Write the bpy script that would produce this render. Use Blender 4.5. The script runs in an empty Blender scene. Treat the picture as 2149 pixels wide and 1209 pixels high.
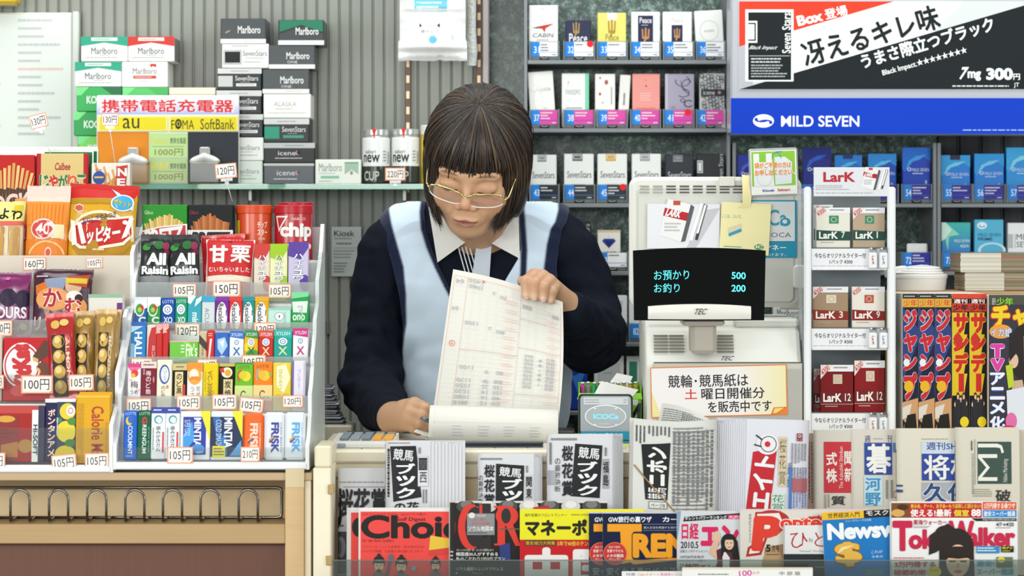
import bpy, bmesh, math, random
import numpy as np
from mathutils import Vector, Matrix, noise
from mathutils.geometry import tessellate_polygon

# ------------------------------------------------------------------ camera, world, lights, exposure
SC = bpy.context.scene
COL = SC.collection
F = 6400.0            # focal length in pixels of the 2149 x 1209 frame
HZ = 500.0            # row of the horizon
EYE = 1.34            # camera height

cam_d = bpy.data.cameras.new('camera')
cam_d.sensor_fit = 'HORIZONTAL'; cam_d.sensor_width = 36.0
cam_d.lens = 36.0 * F / 2149.0
cam_d.shift_y = -(604.5 - HZ) / 2149.0
cam_d.clip_start = 0.1; cam_d.clip_end = 100
cam_d.dof.use_dof = True; cam_d.dof.focus_distance = 5.08; cam_d.dof.aperture_fstop = 5.6
cam = bpy.data.objects.new('camera', cam_d); COL.objects.link(cam)
cam.location = (0, 0, EYE); cam.rotation_euler = (math.pi / 2, 0, 0)
SC.camera = cam

SC.view_settings.view_transform = 'Standard'; SC.view_settings.look = 'None'
SC.view_settings.gamma = 1.0; SC.view_settings.use_curve_mapping = False
SC.view_settings.exposure = -0.12

w = bpy.data.worlds.new('world'); SC.world = w; w.use_nodes = True
bg = w.node_tree.nodes['Background']
bg.inputs[0].default_value = (0.965, 1.0, 0.985, 1); bg.inputs[1].default_value = 0.56

def area(name, loc, rot, sx, sy, power, col=(1, 1, 1)):
    d = bpy.data.lights.new(name, 'AREA'); d.shape = 'RECTANGLE'; d.size = sx; d.size_y = sy
    d.energy = power; d.color = col
    o = bpy.data.objects.new(name, d); COL.objects.link(o); o.location = loc; o.rotation_euler = rot
    return o
area('kiosk_fluorescent', (0.0, 4.95, 2.45), (math.radians(8), 0, 0), 2.6, 0.35, 15, (0.98, 1.0, 0.955))
area('kiosk_fluorescent', (0.0, 5.62, 2.50), (0, 0, 0), 2.6, 0.30, 9, (0.96, 1.0, 0.965))
area('concourse_fluorescent', (0.0, 1.4, 2.5), (math.radians(74), 0, 0), 5.0, 0.9, 27, (0.98, 1.0, 0.965))
area('wall_fill_light', (-0.9, 1.4, 1.74), (math.radians(86), 0, math.radians(-6)), 1.6, 0.5, 42, (0.98, 1.0, 0.965))  # added fill lamp, lifts the dark wall under the glass shelf
for sx in (-1, 1): area('wall_fill_light', (2.5 * sx, 2.6, 1.45), (math.radians(90), 0, math.radians(36 * sx)), 1.0, 1.0, 34, (0.98, 1.0, 0.965))  # pair of added fill lamps, low at the sides, for the lower wall

area('front_fill_light', (0.3, -1.6, 3.3), (math.radians(74), 0, 0), 5.0, 0.8, 10, (0.98, 1.0, 0.96))  # added fill from behind the camera, brightens the upright faces

# ------------------------------------------------------------------ helpers
def P(px, py, Y):
    return Vector(((px - 1074.5) / F * Y, Y, EYE - (py - HZ) / F * Y))
def S(Y): return Y / F                    # metres per pixel at depth Y

def lin(c): return c / 12.92 if c <= 0.04045 else ((c + 0.055) / 1.055) ** 2.4
def rgb(h, k=1.0):
    h = h.lstrip('#')
    if len(h) == 3: h = ''.join(a * 2 for a in h)
    return tuple(lin(int(h[i:i + 2], 16) / 255.0) * k for i in (0, 2, 4)) + (1.0,)
MATS = {}
def newmat(name):
    m = bpy.data.materials.new(name); m.use_nodes = True
    nt = m.node_tree; nt.nodes.clear()
    out = nt.nodes.new('ShaderNodeOutputMaterial')
    return m, nt, out
def M(hexc, rough=0.45, metal=0.0, spec=0.25, bump=0.0, bscale=60.0, emit=0.0, var=0.0, coat=0.0):
    key = (hexc, rough, metal, spec, bump, bscale, emit, var, coat)
    if key in MATS: return MATS[key]
    m, nt, out = newmat('mat_' + hexc.lstrip('#'))
    p = nt.nodes.new('ShaderNodeBsdfPrincipled')
    p.inputs['Base Color'].default_value = rgb(hexc, 0.88)
    p.inputs['Roughness'].default_value = rough; p.inputs['Metallic'].default_value = metal
    p.inputs['Specular IOR Level'].default_value = spec
    p.inputs['Coat Weight'].default_value = coat; p.inputs['Coat Roughness'].default_value = 0.08
    if emit:
        p.inputs['Emission Color'].default_value = rgb(hexc); p.inputs['Emission Strength'].default_value = emit
    if bump or var:
        tc = nt.nodes.new('ShaderNodeTexCoord'); n = nt.nodes.new('ShaderNodeTexNoise')
        n.inputs['Scale'].default_value = bscale; n.inputs['Detail'].default_value = 4
        nt.links.new(tc.outputs['Object'], n.inputs['Vector'])
        if bump:
            b = nt.nodes.new('ShaderNodeBump'); b.inputs['Strength'].default_value = bump; b.inputs['Distance'].default_value = 0.01
            nt.links.new(n.outputs['Fac'], b.inputs['Height']); nt.links.new(b.outputs['Normal'], p.inputs['Normal'])
        if var:
            r = nt.nodes.new('ShaderNodeMixRGB'); r.blend_type = 'MULTIPLY'
            r.inputs[0].default_value = var; r.inputs[1].default_value = rgb(hexc, 0.88)
            nt.links.new(n.outputs['Color'], r.inputs[2]); nt.links.new(r.outputs[0], p.inputs['Base Color'])
    nt.links.new(p.outputs[0], out.inputs[0])
    MATS[key] = m
    return m
def clear_mat(name, col, alpha, gloss=0.07, rough=0.04):
    """thin transparent sheet: mostly transparent, a little milky, a little mirror"""
    key = ('clear', name)
    if key in MATS: return MATS[key]
    m, nt, out = newmat(name)
    t = nt.nodes.new('ShaderNodeBsdfTransparent'); t.inputs[0].default_value = (*rgb(col)[:3], 1)
    d = nt.nodes.new('ShaderNodeBsdfDiffuse'); d.inputs[0].default_value = rgb(col, 0.9)
    g = nt.nodes.new('ShaderNodeBsdfGlossy'); g.inputs['Roughness'].default_value = rough
    a = nt.nodes.new('ShaderNodeMixShader'); a.inputs[0].default_value = alpha
    b = nt.nodes.new('ShaderNodeMixShader'); b.inputs[0].default_value = gloss
    nt.links.new(t.outputs[0], a.inputs[1]); nt.links.new(d.outputs[0], a.inputs[2])
    nt.links.new(a.outputs[0], b.inputs[1]); nt.links.new(g.outputs[0], b.inputs[2])
    nt.links.new(b.outputs[0], out.inputs[0])
    MATS[key] = m
    return m
def ACRYLIC(): return clear_mat('clear_acrylic', '#f8faf9', 0.015, 0.035)
def FROST(): return clear_mat('frosted_acrylic', '#eef0ee', 0.20, 0.04, 0.15)
def FILM(): return clear_mat('clear_film', '#f8f8f8', 0.08, 0.16, 0.12)
def GLASS(): return clear_mat('glass_sheet', '#d6ece2', 0.10, 0.10)
def GREENGLASS(): return clear_mat('glass_edge', '#8fc4ae', 0.75, 0.03)

class Mesh:
    def __init__(s): s.v = []; s.f = []; s.mi = []; s.mats = []; s.sm = []
    def mat(s, m):
        if isinstance(m, str): m = M(m)
        for i, x in enumerate(s.mats):
            if x is m: return i
        s.mats.append(m); return len(s.mats) - 1
    def add(s, vs, fs, m, smooth=False):
        b = len(s.v); k = s.mat(m)
        s.v.extend([tuple(p) for p in vs])
        for f in fs: s.f.append([b + i for i in f]); s.mi.append(k); s.sm.append(smooth)
    def box(s, x0, y0, z0, x1, y1, z1, m, b=0.0, mats=None):
        """chamfered box; mats may give own materials for the faces '-x','+x','-y','+y','-z','+z'"""
        mats = mats or {}
        lo = (x0, y0, z0); hi = (x1, y1, z1)
        b = min(b, 0.49 * (x1 - x0), 0.49 * (y1 - y0), 0.49 * (z1 - z0))
        if b <= 0:
            c = [(x, y, z) for x in (x0, x1) for y in (y0, y1) for z in (z0, z1)]
            for key, f in (('-x', (0, 1, 3, 2)), ('+x', (4, 6, 7, 5)), ('-y', (0, 4, 5, 1)), ('+y', (2, 3, 7, 6)), ('-z', (0, 2, 6, 4)), ('+z', (1, 5, 7, 3))):
                s.add([c[i] for i in f], [(0, 1, 2, 3)], mats.get(key, m))
            return
        def vert(sg, ax):
            p = []
            for a in range(3):
                e = hi[a] if sg[a] > 0 else lo[a]
                p.append(e if a == ax else e - sg[a] * b)
            return p
        sgs = [(i, j, k) for i in (-1, 1) for j in (-1, 1) for k in (-1, 1)]
        for ax in range(3):
            o1, o2 = [a for a in range(3) if a != ax]
            for sgn in (-1, 1):
                q = []
                for a, c in ((-1, -1), (1, -1), (1, 1), (-1, 1)):
                    sg = [0, 0, 0]; sg[ax] = sgn; sg[o1] = a; sg[o2] = c; q.append(vert(sg, ax))
                s.add(q, [(0, 1, 2, 3)], mats.get(('-' if sgn < 0 else '+') + 'xyz'[ax], m))
            for a in (-1, 1):
                for c in (-1, 1):
                    q = []
                    for t, fx in ((-1, o1), (1, o1), (1, o2), (-1, o2)):
                        sg = [0, 0, 0]; sg[ax] = t; sg[o1] = a; sg[o2] = c; q.append(vert(sg, fx))
                    s.add(q, [(0, 1, 2, 3)], m)
        for sg in sgs: s.add([vert(sg, 0), vert(sg, 1), vert(sg, 2)], [(0, 1, 2)], m)
    def tube(s, pts, r, m, n=8, closed=False):
        pts = [Vector(p) for p in pts]; N = len(pts); vs = []
        up = Vector((0.13, 0.31, 0.94)).normalized(); prev = None
        for i, p in enumerate(pts):
            if closed: t = pts[(i + 1) % N] - pts[i - 1]
            else: t = pts[min(i + 1, N - 1)] - pts[max(i - 1, 0)]
            t.normalize()
            a = (prev - t * prev.dot(t)) if prev else t.cross(up)
            if a.length < 1e-6: a = t.cross(Vector((1, 0, 0)))
            a.normalize(); prev = a; c = t.cross(a)
            rr = r[i] if isinstance(r, (list, tuple)) else r
            vs += [p + a * (rr * math.cos(2 * math.pi * k / n)) + c * (rr * math.sin(2 * math.pi * k / n)) for k in range(n)]
        fs = []
        for i in range(N if closed else N - 1):
            j = (i + 1) % N
            fs += [(i * n + k, i * n + (k + 1) % n, j * n + (k + 1) % n, j * n + k) for k in range(n)]
        if not closed: fs += [tuple(range(n))[::-1], tuple((N - 1) * n + k for k in range(n))]
        s.add(vs, fs, m, True)
    def lathe(s, prof, m, n=32, cx=0, cy=0, cz=0, arc=None):
        """prof: (radius, z[, material]) rings bottom to top"""
        a0, a1 = arc or (0, 2 * math.pi); full = arc is None
        k = n if full else n + 1
        for i in range(len(prof) - 1):
            (r0, z0), (r1, z1) = prof[i][:2], prof[i + 1][:2]
            mm = prof[i][2] if len(prof[i]) > 2 else m
            vs = []
            for r, z in ((r0, z0), (r1, z1)):
                vs += [(cx + r * math.cos(a0 + (a1 - a0) * j / n), cy + r * math.sin(a0 + (a1 - a0) * j / n), cz + z) for j in range(k)]
            s.add(vs, [(j, (j + 1) % k, k + (j + 1) % k, k + j) for j in range(n)], mm, True)
    def grid(s, fn, nu, nv, m, smooth=True, flip=False):
        vs = [fn(i / nu, j / nv) for j in range(nv + 1) for i in range(nu + 1)]
        fs = []
        for j in range(nv):
            for i in range(nu):
                a = j * (nu + 1) + i
                q = (a, a + 1, a + nu + 2, a + nu + 1)
                fs.append(q[::-1] if flip else q)
        s.add(vs, fs, m, smooth)
    def xform(s, mat):
        s.v = [tuple(mat @ Vector(p)) for p in s.v]
    def build(s, name, parent=None, loc=None, rot=None, rough=None):
        me = bpy.data.meshes.new(name)
        me.from_pydata(s.v, [], s.f); 
        for m in s.mats: me.materials.append(m)
        me.polygons.foreach_set('material_index', s.mi)
        me.polygons.foreach_set('use_smooth', s.sm)
        me.update()
        o = bpy.data.objects.new(name, me); COL.objects.link(o)
        if parent: o.parent = parent
        if loc is not None: o.location = loc
        if rot is not None: o.rotation_euler = rot
        return o

def tag(o, label, cat, group=None, kind=None):
    o['label'] = label; o['category'] = cat
    if group: o['group'] = group
    if kind: o['kind'] = kind
    return o
def thing(name, label, cat, loc=(0, 0, 0), rot=None, group=None):
    o = bpy.data.objects.new(name, None); COL.objects.link(o); o.empty_display_size = 0.05
    o.location = loc
    if rot is not None: o.rotation_euler = rot
    return tag(o, label, cat, group)
def struct(o):
    o['kind'] = 'structure'; return o

# ------------------------------------------------------------------ lettering
_tc = bpy.data.curves.new('lettering', 'FONT'); _to = bpy.data.objects.new('lettering', _tc); COL.objects.link(_to)
_tc.resolution_u = 2
_GL = {}
def glyphs(text, bold=0.0, res=2):
    """outlines of a line of text as flat faces, fitted to the unit square (v down)"""
    if bold >= .02 and len(text) < 11 and all(ord(c) < 0x2e80 for c in text): res = 5
    key = (text, bold, res)
    if key in _GL: return _GL[key]
    cjk = any(ord(c) > 0x2e80 for c in text)          # dense characters break when the outline itself is grown
    _tc.body = text; _tc.offset = min(bold, 0 if cjk else .015); _tc.resolution_u = res
    dg = bpy.context.evaluated_depsgraph_get(); dg.update()
    ev = _to.evaluated_get(dg); me = ev.to_mesh()
    vs = np.array([v.co[:2] for v in me.vertices]) if len(me.vertices) else np.zeros((1, 2))
    fs = [tuple(p.vertices) for p in me.polygons]; n0 = len(vs)
    ev.to_mesh_clear()
    lo = vs.min(0); hi = vs.max(0); sz = np.maximum(hi - lo, 1e-6)
    if bold > (.004 if cjk else .02):               # heavy faces: the strokes repeated round a small circle
        r = (bold - (0 if cjk else .012)) * .9; N = len(vs); k = 4 if bold < .014 else 8 if bold < .07 else 12; F0 = fs
        sh = [(0, 0)] + [(r * math.cos(2 * math.pi * i / k), r * math.sin(2 * math.pi * i / k)) for i in range(k)]
        if bold > .09: sh += [(r * .5 * math.cos(2 * math.pi * i / 6), r * .5 * math.sin(2 * math.pi * i / 6)) for i in range(6)]
        vs = np.concatenate([vs + np.array(d) for d in sh]); fs = [tuple(j + i * N for j in f) for i in range(len(sh)) for f in F0]
        lo = vs.min(0); hi = vs.max(0); sz = np.maximum(hi - lo, 1e-6)
    n = (vs - lo) / sz; n[:, 1] = 1 - n[:, 1]
    _GL[key] = (n, fs, n0)
    return _GL[key]

def flat(o, U, V, N):
    o, U, V, N = Vector(o), Vector(U), Vector(V), Vector(N)
    def fn(u, v, l): return o + U * (u / 100) + V * (v / 100) + N * l
    return fn
def front(x0, x1, z0, z1, y=0.0):
    return flat((x0, y, z1), (x1 - x0, 0, 0), (0, 0, z0 - z1), (0, -1, 0))

def tri_split(tris, k):
    for _ in range(k):
        out = []
        for a, b, c in tris:
            ab, bc, ca = ((a[0] + b[0]) / 2, (a[1] + b[1]) / 2), ((b[0] + c[0]) / 2, (b[1] + c[1]) / 2), ((c[0] + a[0]) / 2, (c[1] + a[1]) / 2)
            out += [(a, ab, ca), (ab, b, bc), (ca, bc, c), (ab, bc, ca)]
        tris = out
    return tris
DL = 0.00006
def prints(mesh, fr, items, sub=0, l0=0.00025, dl=DL, clip=None):
    """printed graphics on a face.  Coordinates are per cent of the face, v running down.
    r rect / p polygon / e ellipse / o ring / t text / v text stacked down / w words turned a quarter / s small print / d tick pattern"""
    l = l0
    for it in items:
        k = it[0]; l += dl
        def put(poly, col, sub=sub):
            if clip:
                poly = [(min(max(a, clip[0]), clip[2]), min(max(b, clip[1]), clip[3])) for a, b in poly]
            if sub:
                if len(poly) == 4:
                    n = 2 ** sub; a, b, c, d = poly
                    def g(i, j):
                        i /= n; j /= n
                        return fr(*[(a[q] * (1 - i) + b[q] * i) * (1 - j) + (d[q] * (1 - i) + c[q] * i) * j for q in (0, 1)], l)
                    mesh.add([g(i, j) for j in range(n + 1) for i in range(n + 1)], [(j * (n + 1) + i, j * (n + 1) + i + 1, (j + 1) * (n + 1) + i + 1, (j + 1) * (n + 1) + i) for j in range(n) for i in range(n)], col, True)
                    return
                tess = tessellate_polygon([[Vector((a, b, 0)) for a, b in poly]])
                for t in tri_split([tuple(poly[i] for i in t) for t in tess], sub):
                    mesh.add([fr(a, b, l) for a, b in t], [(0, 1, 2)], col, True)
            else:
                mesh.add([fr(a, b, l) for a, b in poly], [tuple(range(len(poly)))], col)
        if k == 'r':
            _, a, b, c, d, col = it; put([(a, b), (c, b), (c, d), (a, d)], col)
        elif k == 'p': put(it[1], it[2])
        elif k == 'e':
            _, a, b, c, d, col = it; n = 28
            put([(a + c * math.cos(2 * math.pi * i / n), b + d * math.sin(2 * math.pi * i / n)) for i in range(n)], col, min(sub, 2))
        elif k == 'o':                                   # ring: centre, radii, thickness, colour
            _, a, b, c, d, t, col = it[:7]; n = 28
            a0, a1 = it[7] if len(it) > 7 else (0, 360)
            vs = []; fs = []
            for i in range(n + 1):
                th = math.radians(a0 + (a1 - a0) * i / n)
                for q in (1, 1 - t): vs.append(fr(a + c * q * math.cos(th), b + d * q * math.sin(th), l))
            fs = [(2 * i, 2 * i + 1, 2 * i + 3, 2 * i + 2) for i in range(n)]
            mesh.add(vs, fs, it[6])
        elif k in 'tvw':
            _, txt, a, b, c, d, col = it[:7]; op = it[7] if len(it) > 7 else {}
            bold = op.get('b', 0.0); out = op.get('o')
            def line(txt, a, b, c, d, col, bold, grow=0.0):
                g, fs, n0 = glyphs(txt, bold)
                rot = op.get('r', 0); sh = op.get('sh', 0)
                ca, cb = (a + c) / 2, (b + d) / 2; wd, hg = (c - a), (d - b)
                vs = []; uvl = []
                for iv, (u, v) in enumerate(g):
                    lz = l + 4e-6 * (iv // n0)
                    x, y = (u - 0.5), (v - 0.5)
                    if k == 'w': x, y = (-y, x) if not op.get('ccw') else (y, -x)
                    x, y = x * wd * (1 + grow), y * hg * (1 + grow)
                    x -= sh * y
                    if rot:
                        R = op.get('asp', 1.0); c_, s_ = math.cos(math.radians(rot)), math.sin(math.radians(rot))
                        x, y = x * R, y
                        x, y = (x * c_ - y * s_) / R, x * s_ + y * c_
                    x, y = x + ca, y + cb
                    if clip: x = min(max(x, clip[0]), clip[2]); y = min(max(y, clip[1]), clip[3])
                    uvl.append((x, y, lz)); vs.append(fr(x, y, lz))
                if sub and op.get('cv', 1):
                    tr = []
                    for f in fs:
                        for i in range(1, len(f) - 1): tr.append((f[0], f[i], f[i + 1]))
                    src = uvl; big = 9.0
                    todo = [tuple(src[i] for i in t) for t in tr]; done = []
                    while todo:
                        t = todo.pop(); e = [math.hypot(t[i][0] - t[(i + 1) % 3][0], t[i][1] - t[(i + 1) % 3][1]) for i in range(3)]; j = e.index(max(e))
                        if e[j] < big: done.append(t); continue
                        a_, b_, c_2 = t[j], t[(j + 1) % 3], t[(j + 2) % 3]; mid = ((a_[0] + b_[0]) / 2, (a_[1] + b_[1]) / 2, a_[2]); todo += [(a_, mid, c_2), (mid, b_, c_2)]
                    mesh.add([fr(*q) for t in done for q in t], [(3 * i, 3 * i + 1, 3 * i + 2) for i in range(len(done))], col, True)
                else: mesh.add(vs, fs, col)
            def both(txt, a, b, c, d):
                nonlocal l
                if out:
                    line(txt, a, b, c, d, out, bold + op.get('ow', 0.05), 0.0 if k == 'v' else 0.04); l += dl
                line(txt, a, b, c, d, col, bold)
            if k == 'v':
                n = len(txt); st = (d - b) / n
                for i, ch in enumerate(txt):
                    if ch == ' ': continue
                    g = 0.06 * st
                    if ch == 'ー':
                        mid = (a + c) / 2; tw = (c - a) * 0.09
                        if out: put([(mid - tw * 2, b + i * st), (mid + tw * 2, b + i * st), (mid + tw * 2, b + i * st + st), (mid - tw * 2, b + i * st + st)], out); l += dl
                        put([(mid - tw, b + i * st + g), (mid + tw, b + i * st + g), (mid + tw, b + i * st + st - g), (mid - tw, b + i * st + st - g)], col)
                    else: both(ch, a, b + i * st + g, c, b + (i + 1) * st - g)
            else: both(txt, a, b, c, d)
        elif k == 's':                                   # illegible small print: rows of short strokes
            _, a, b, c, d, rows, col = it[:7]; rnd = random.Random(int(a * 7 + b * 13 + rows))
            hh = (d - b) / rows
            for i in range(rows):
                x = a; y = b + i * hh; end = a + (c - a) * rnd.uniform(0.72, 1.0)
                while x < end:
                    wl = (c - a) * rnd.uniform(0.03, 0.11); x1 = min(x + wl, end)
                    put([(x, y + hh * .2), (x1, y + hh * .2), (x1, y + hh * .62), (x, y + hh * .62)], col, 0)
                    x = x1 + (c - a) * 0.015
        elif k == 'd':                                   # columns of vertical small print
            _, a, b, c, d, cols, col = it[:7]; rnd = random.Random(int(a * 5 + b * 11 + cols))
            ww = (c - a) / cols
            for i in range(cols):
                y = b; x = a + i * ww; end = b + (d - b) * rnd.uniform(0.8, 1.0)
                while y < end:
                    hl = (d - b) * rnd.uniform(0.015, 0.06); y1 = min(y + hl, end)
                    put([(x + ww * .25, y), (x + ww * .72, y), (x + ww * .72, y1), (x + ww * .25, y1)], col, 0)
                    y = y1 + (d - b) * 0.012
    return l

# ------------------------------------------------------------------ generic printed goods
def carton(name, label, cat, rect, Y, depth, base, pr=(), group=None, roll=0.0, tilt=0.0, yaw=0.0, b=0.0012, side=None, top=None, topp=None, mat=None, sidep=None, part=None):
    """a printed box whose front covers the given pixel rect at distance Y; origin at the middle of its front bottom edge"""
    x0, y0, x1, y1 = rect; s = S(Y); W = (x1 - x0) * s; H = (y1 - y0) * s
    H -= depth * math.sin(math.radians(tilt)) + W / 2 * abs(math.sin(math.radians(roll)))
    if tilt: H = H / math.cos(math.radians(tilt))
    m = Mesh(); bm = M(base, **(mat or {})) if isinstance(base, str) else base
    mt = {}
    if side: mt['-x'] = mt['+x'] = M(side, **(mat or {}))
    if top: mt['+z'] = M(top, **(mat or {}))
    m.box(-W / 2, 0, 0, W / 2, depth, H, bm, b, mt)
    prints(m, front(-W / 2, W / 2, 0, H), pr, clip=(0, 0, 100, 100))
    if topp: prints(m, flat((-W / 2, depth, H), (W, 0, 0), (0, -depth, 0), (0, 0, 1)), topp)
    if sidep: prints(m, flat((W / 2, 0, H), (0, depth, 0), (0, 0, -H), (1, 0, 0)), sidep)
    up = depth * math.sin(math.radians(tilt)) + W / 2 * abs(math.sin(math.radians(roll))) + .0002
    o = m.build(name, None, P((x0 + x1) / 2, y1, Y) + Vector((0, 0, up)), (math.radians(-tilt), math.radians(roll), math.radians(yaw)))
    return tag(o, label, cat, group)

def bag(name, label, cat, rect, Y, base, pr=(), group=None, bulge=0.02, roll=0, tilt=8, yaw=0, crimp=0.06, seed=1, mat=None, cr=0.004, back=None, sub=4, side=0.0, bottom=True, prl=0.0011):
    """a pillow pouch of film: bulged front and back, crimped seals at top and bottom"""
    x0, y0, x1, y1 = rect; s = S(Y); W = (x1 - x0) * s; H = (y1 - y0) * s / math.cos(math.radians(tilt))
    off = Vector((seed * 3.7, seed * 1.3, 0))
    def thick(u, v):
        e = max(0.0, 1 - abs(2 * u - 1) ** 2.6) ** 0.6
        t = min(1.0, max(0.0, (v - crimp) / 0.22)); q = min(1.0, max(0.0, (1 - crimp - v) / 0.22)) if bottom else 1.0
        return bulge * e * math.sin(t * math.pi / 2) * math.sin(q * math.pi / 2)
    def wr(u, v):
        e = noise.noise(Vector((u * 5, v * 5, 0)) + off) * 0.75 + noise.noise(Vector((u * 9, v * 7, 3)) + off) * 0.3
        c = 0.0
        if v < crimp or (bottom and v > 1 - crimp): c = 0.0006 * math.sin(u * 150)
        ed = min(1, min(v, 1 - v) * 9)
        return e * cr * (0.4 + 0.6 * ed) + c
    def fn(u, v, l=0.0):
        v = min(max(v, 0), 1); u = min(max(u, 0), 1)
        nar = 1 - 0.05 * (thick(0.5, v) / max(bulge, 1e-5))
        zig = 0.0012 * (1 if int(u * 60) % 2 else 0) if v < 0.004 else 0
        return Vector(((u - 0.5) * W * nar, -thick(u, v) - wr(u, v) * (1 if thick(u, v) > 0 else .3) - l, H * (1 - v) - zig))
    m = Mesh(); bm = M(base, **(mat or dict(rough=0.22, spec=0.6))) if isinstance(base, str) else base
    m.grid(lambda u, v: fn(u, v), 44, 44, bm)
    def bk(u, v):
        p = fn(u, v); return Vector((p.x, thick(u, v) * 0.8 + 0.001, p.z))
    m.grid(bk, 16, 16, M(back, rough=.3) if back else bm, True, True)
    prints(m, lambda u, v, l: fn(u / 100, v / 100, l), pr, sub=sub, l0=prl, dl=0.00015)
    o = m.build(name, None, P((x0 + x1) / 2, y1, Y) + Vector((0, 0, .0015 + W / 2 * abs(math.sin(math.radians(roll))))), (math.radians(-tilt), math.radians(roll), math.radians(yaw)))
    return tag(o, label, cat, group)

def price_tag(txt, rect, Y, label, roll=0.0, tilt=0.0, border='#f0a080', stem=None, bg='#fff6ee', grp='price cards'):
    x0, y0, x1, y1 = rect; s = S(Y); W = (x1 - x0) * s; H = (y1 - y0) * s
    m = Mesh(); m.box(-W / 2, 0, 0, W / 2, 0.0008, H, M('#fbe9df', rough=.5))
    prints(m, front(-W / 2, W / 2, 0, H), [('r', 0, 0, 100, 100, border), ('r', 3.5, 5, 96.5, 95, '#fbd9c6'), ('r', 7, 10, 93, 90, bg), ('p', [(86, 98), (98, 80), (98, 98)], '#f0a06a'),
        ('t', txt, 11, 20, 89, 80, '#25201e', {'b': 0.004})], l0=0.0001)
    o = m.build('price_card', None, P((x0 + x1) / 2, y1, Y), (math.radians(-tilt), math.radians(roll), 0))
    tag(o, label, 'price tag', grp)
    if stem:
        c = Mesh(); c.box(-W * .3, -0.004, -0.006, W * .3, 0.004, 0.001, ACRYLIC(), .001)
        c.box(-W * .12, -0.005, -0.011, W * .12, 0.005, -0.004, ACRYLIC(), .001)
        if stem > 0.001: c.tube([(0, 0, -0.009), (0.002 + stem * .1, 0.004, -stem)], 0.0006, M('#d8d8d4', rough=.3), 6)
        c.build('clip_stand', o)
    return o

def pxp(rect, items):
    """turn print coordinates given on the photograph's rows and columns into per cent of a face that covers rect"""
    x0, y0, x1, y1 = rect; W = x1 - x0; H = y1 - y0
    cx = lambda x: (x - x0) / W * 100; cy = lambda y: (y - y0) / H * 100
    out = []
    for it in items:
        k = it[0]
        if k == 'p': out.append(('p', [(cx(a), cy(b)) for a, b in it[1]], *it[2:]))
        elif k in 'eo': out.append((k, cx(it[1]), cy(it[2]), it[3] / W * 100, it[4] / H * 100, *it[5:]))
        else:
            off = 2 if k in 'tvw' else 1
            q = list(it); q[off:off + 4] = [cx(it[off]), cy(it[off + 1]), cx(it[off + 2]), cy(it[off + 3])]
            if k in 'tvw' and len(q) > 7: q[7] = dict(q[7], asp=W / H)
            out.append(tuple(q))
    return out
def X(px, Y): return (px - 1074.5) / F * Y
def Z(py, Y): return EYE - (py - HZ) / F * Y

# ------------------------------------------------------------------ setting
YW = 5.98; YV_ = 5.84          # marble wall plane, ribbed wall plane standing a little forward
def ribbed(name, px0, px1, mat, pitch=0.0215, groove=0.004, dep=0.005, z0=0.0, z1=2.3, y=YW):
    m = Mesh(); x = X(px0, y); x1 = X(px1, y); pts = []; i = 0
    while x < x1:
        e = min(x + pitch, x1)
        pts += [(x, y + dep), (x + groove * .5, y + dep), (x + groove, y), (x + (pitch - groove) * .5, y - .0009), (e - groove * .5, y)]
        x = e
    pts.append((x1, y + dep))
    m.add([(a, b, z) for z in (z0, z1) for a, b in pts], [(i, i + 1, len(pts) + i + 1, len(pts) + i) for i in range(len(pts) - 1)], mat)
    m.box(X(px0, y), y + dep + .001, z0, x1, y + .06, z1, mat)
    return struct(m.build(name))
ribbed('wall_back_ribbed', -420, 1018, M('#9a9c95', rough=.5, var=.12, bscale=9), y=YV_)
ribbed('wall_back_dark_ribbed', 1964, 2560, M('#42444a', rough=.5), pitch=.043, groove=.006)
def marble():
    m, nt, out = newmat('green_marble'); p = nt.nodes.new('ShaderNodeBsdfPrincipled'); p.inputs['Roughness'].default_value = .22
    tc = nt.nodes.new('ShaderNodeTexCoord')
    n1 = nt.nodes.new('ShaderNodeTexNoise'); n1.inputs['Scale'].default_value = 55; n1.inputs['Detail'].default_value = 6; n1.inputs['Roughness'].default_value = .75
    n2 = nt.nodes.new('ShaderNodeTexNoise'); n2.inputs['Scale'].default_value = 5; n2.inputs['Detail'].default_value = 3
    vo = nt.nodes.new('ShaderNodeTexVoronoi'); vo.inputs['Scale'].default_value = 170; vo.inputs['Randomness'].default_value = 1
    for n in (n1, n2, vo): nt.links.new(tc.outputs['Object'], n.inputs['Vector'])
    r1 = nt.nodes.new('ShaderNodeValToRGB'); e = r1.color_ramp.elements
    e[0].position = .36; e[0].color = rgb('#1f2e2b'); e[1].position = .70; e[1].color = rgb('#a8c4b8')
    k = r1.color_ramp.elements.new(.52); k.color = rgb('#48605a')
    nt.links.new(n1.outputs['Fac'], r1.inputs[0])
    r2 = nt.nodes.new('ShaderNodeValToRGB'); e = r2.color_ramp.elements
    e[0].position = .02; e[0].color = (1, 1, 1, 1); e[1].position = .30; e[1].color = (0, 0, 0, 1)
    nt.links.new(vo.outputs['Distance'], r2.inputs[0])
    mu = nt.nodes.new('ShaderNodeMath'); mu.operation = 'MULTIPLY'; nt.links.new(r2.outputs[0], mu.inputs[0]); nt.links.new(n2.outputs['Fac'], mu.inputs[1])
    mx = nt.nodes.new('ShaderNodeMixRGB'); mx.inputs[2].default_value = rgb('#d8e6df')
    nt.links.new(mu.outputs[0], mx.inputs[0]); nt.links.new(r1.outputs[0], mx.inputs[1]); nt.links.new(mx.outputs[0], p.inputs['Base Color'])
    nt.links.new(p.outputs[0], out.inputs[0]); return m
m = Mesh(); m.box(X(1026, YW), YW, 0, X(1964, YW), YW + .06, 2.3, marble()); struct(m.build('wall_back_marble'))
m = Mesh(); m.box(-2.2, 4.7, -.05, 2.2, 6.1, 0, M('#8d8a83', rough=.6, var=.2)); struct(m.build('floor'))

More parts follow.
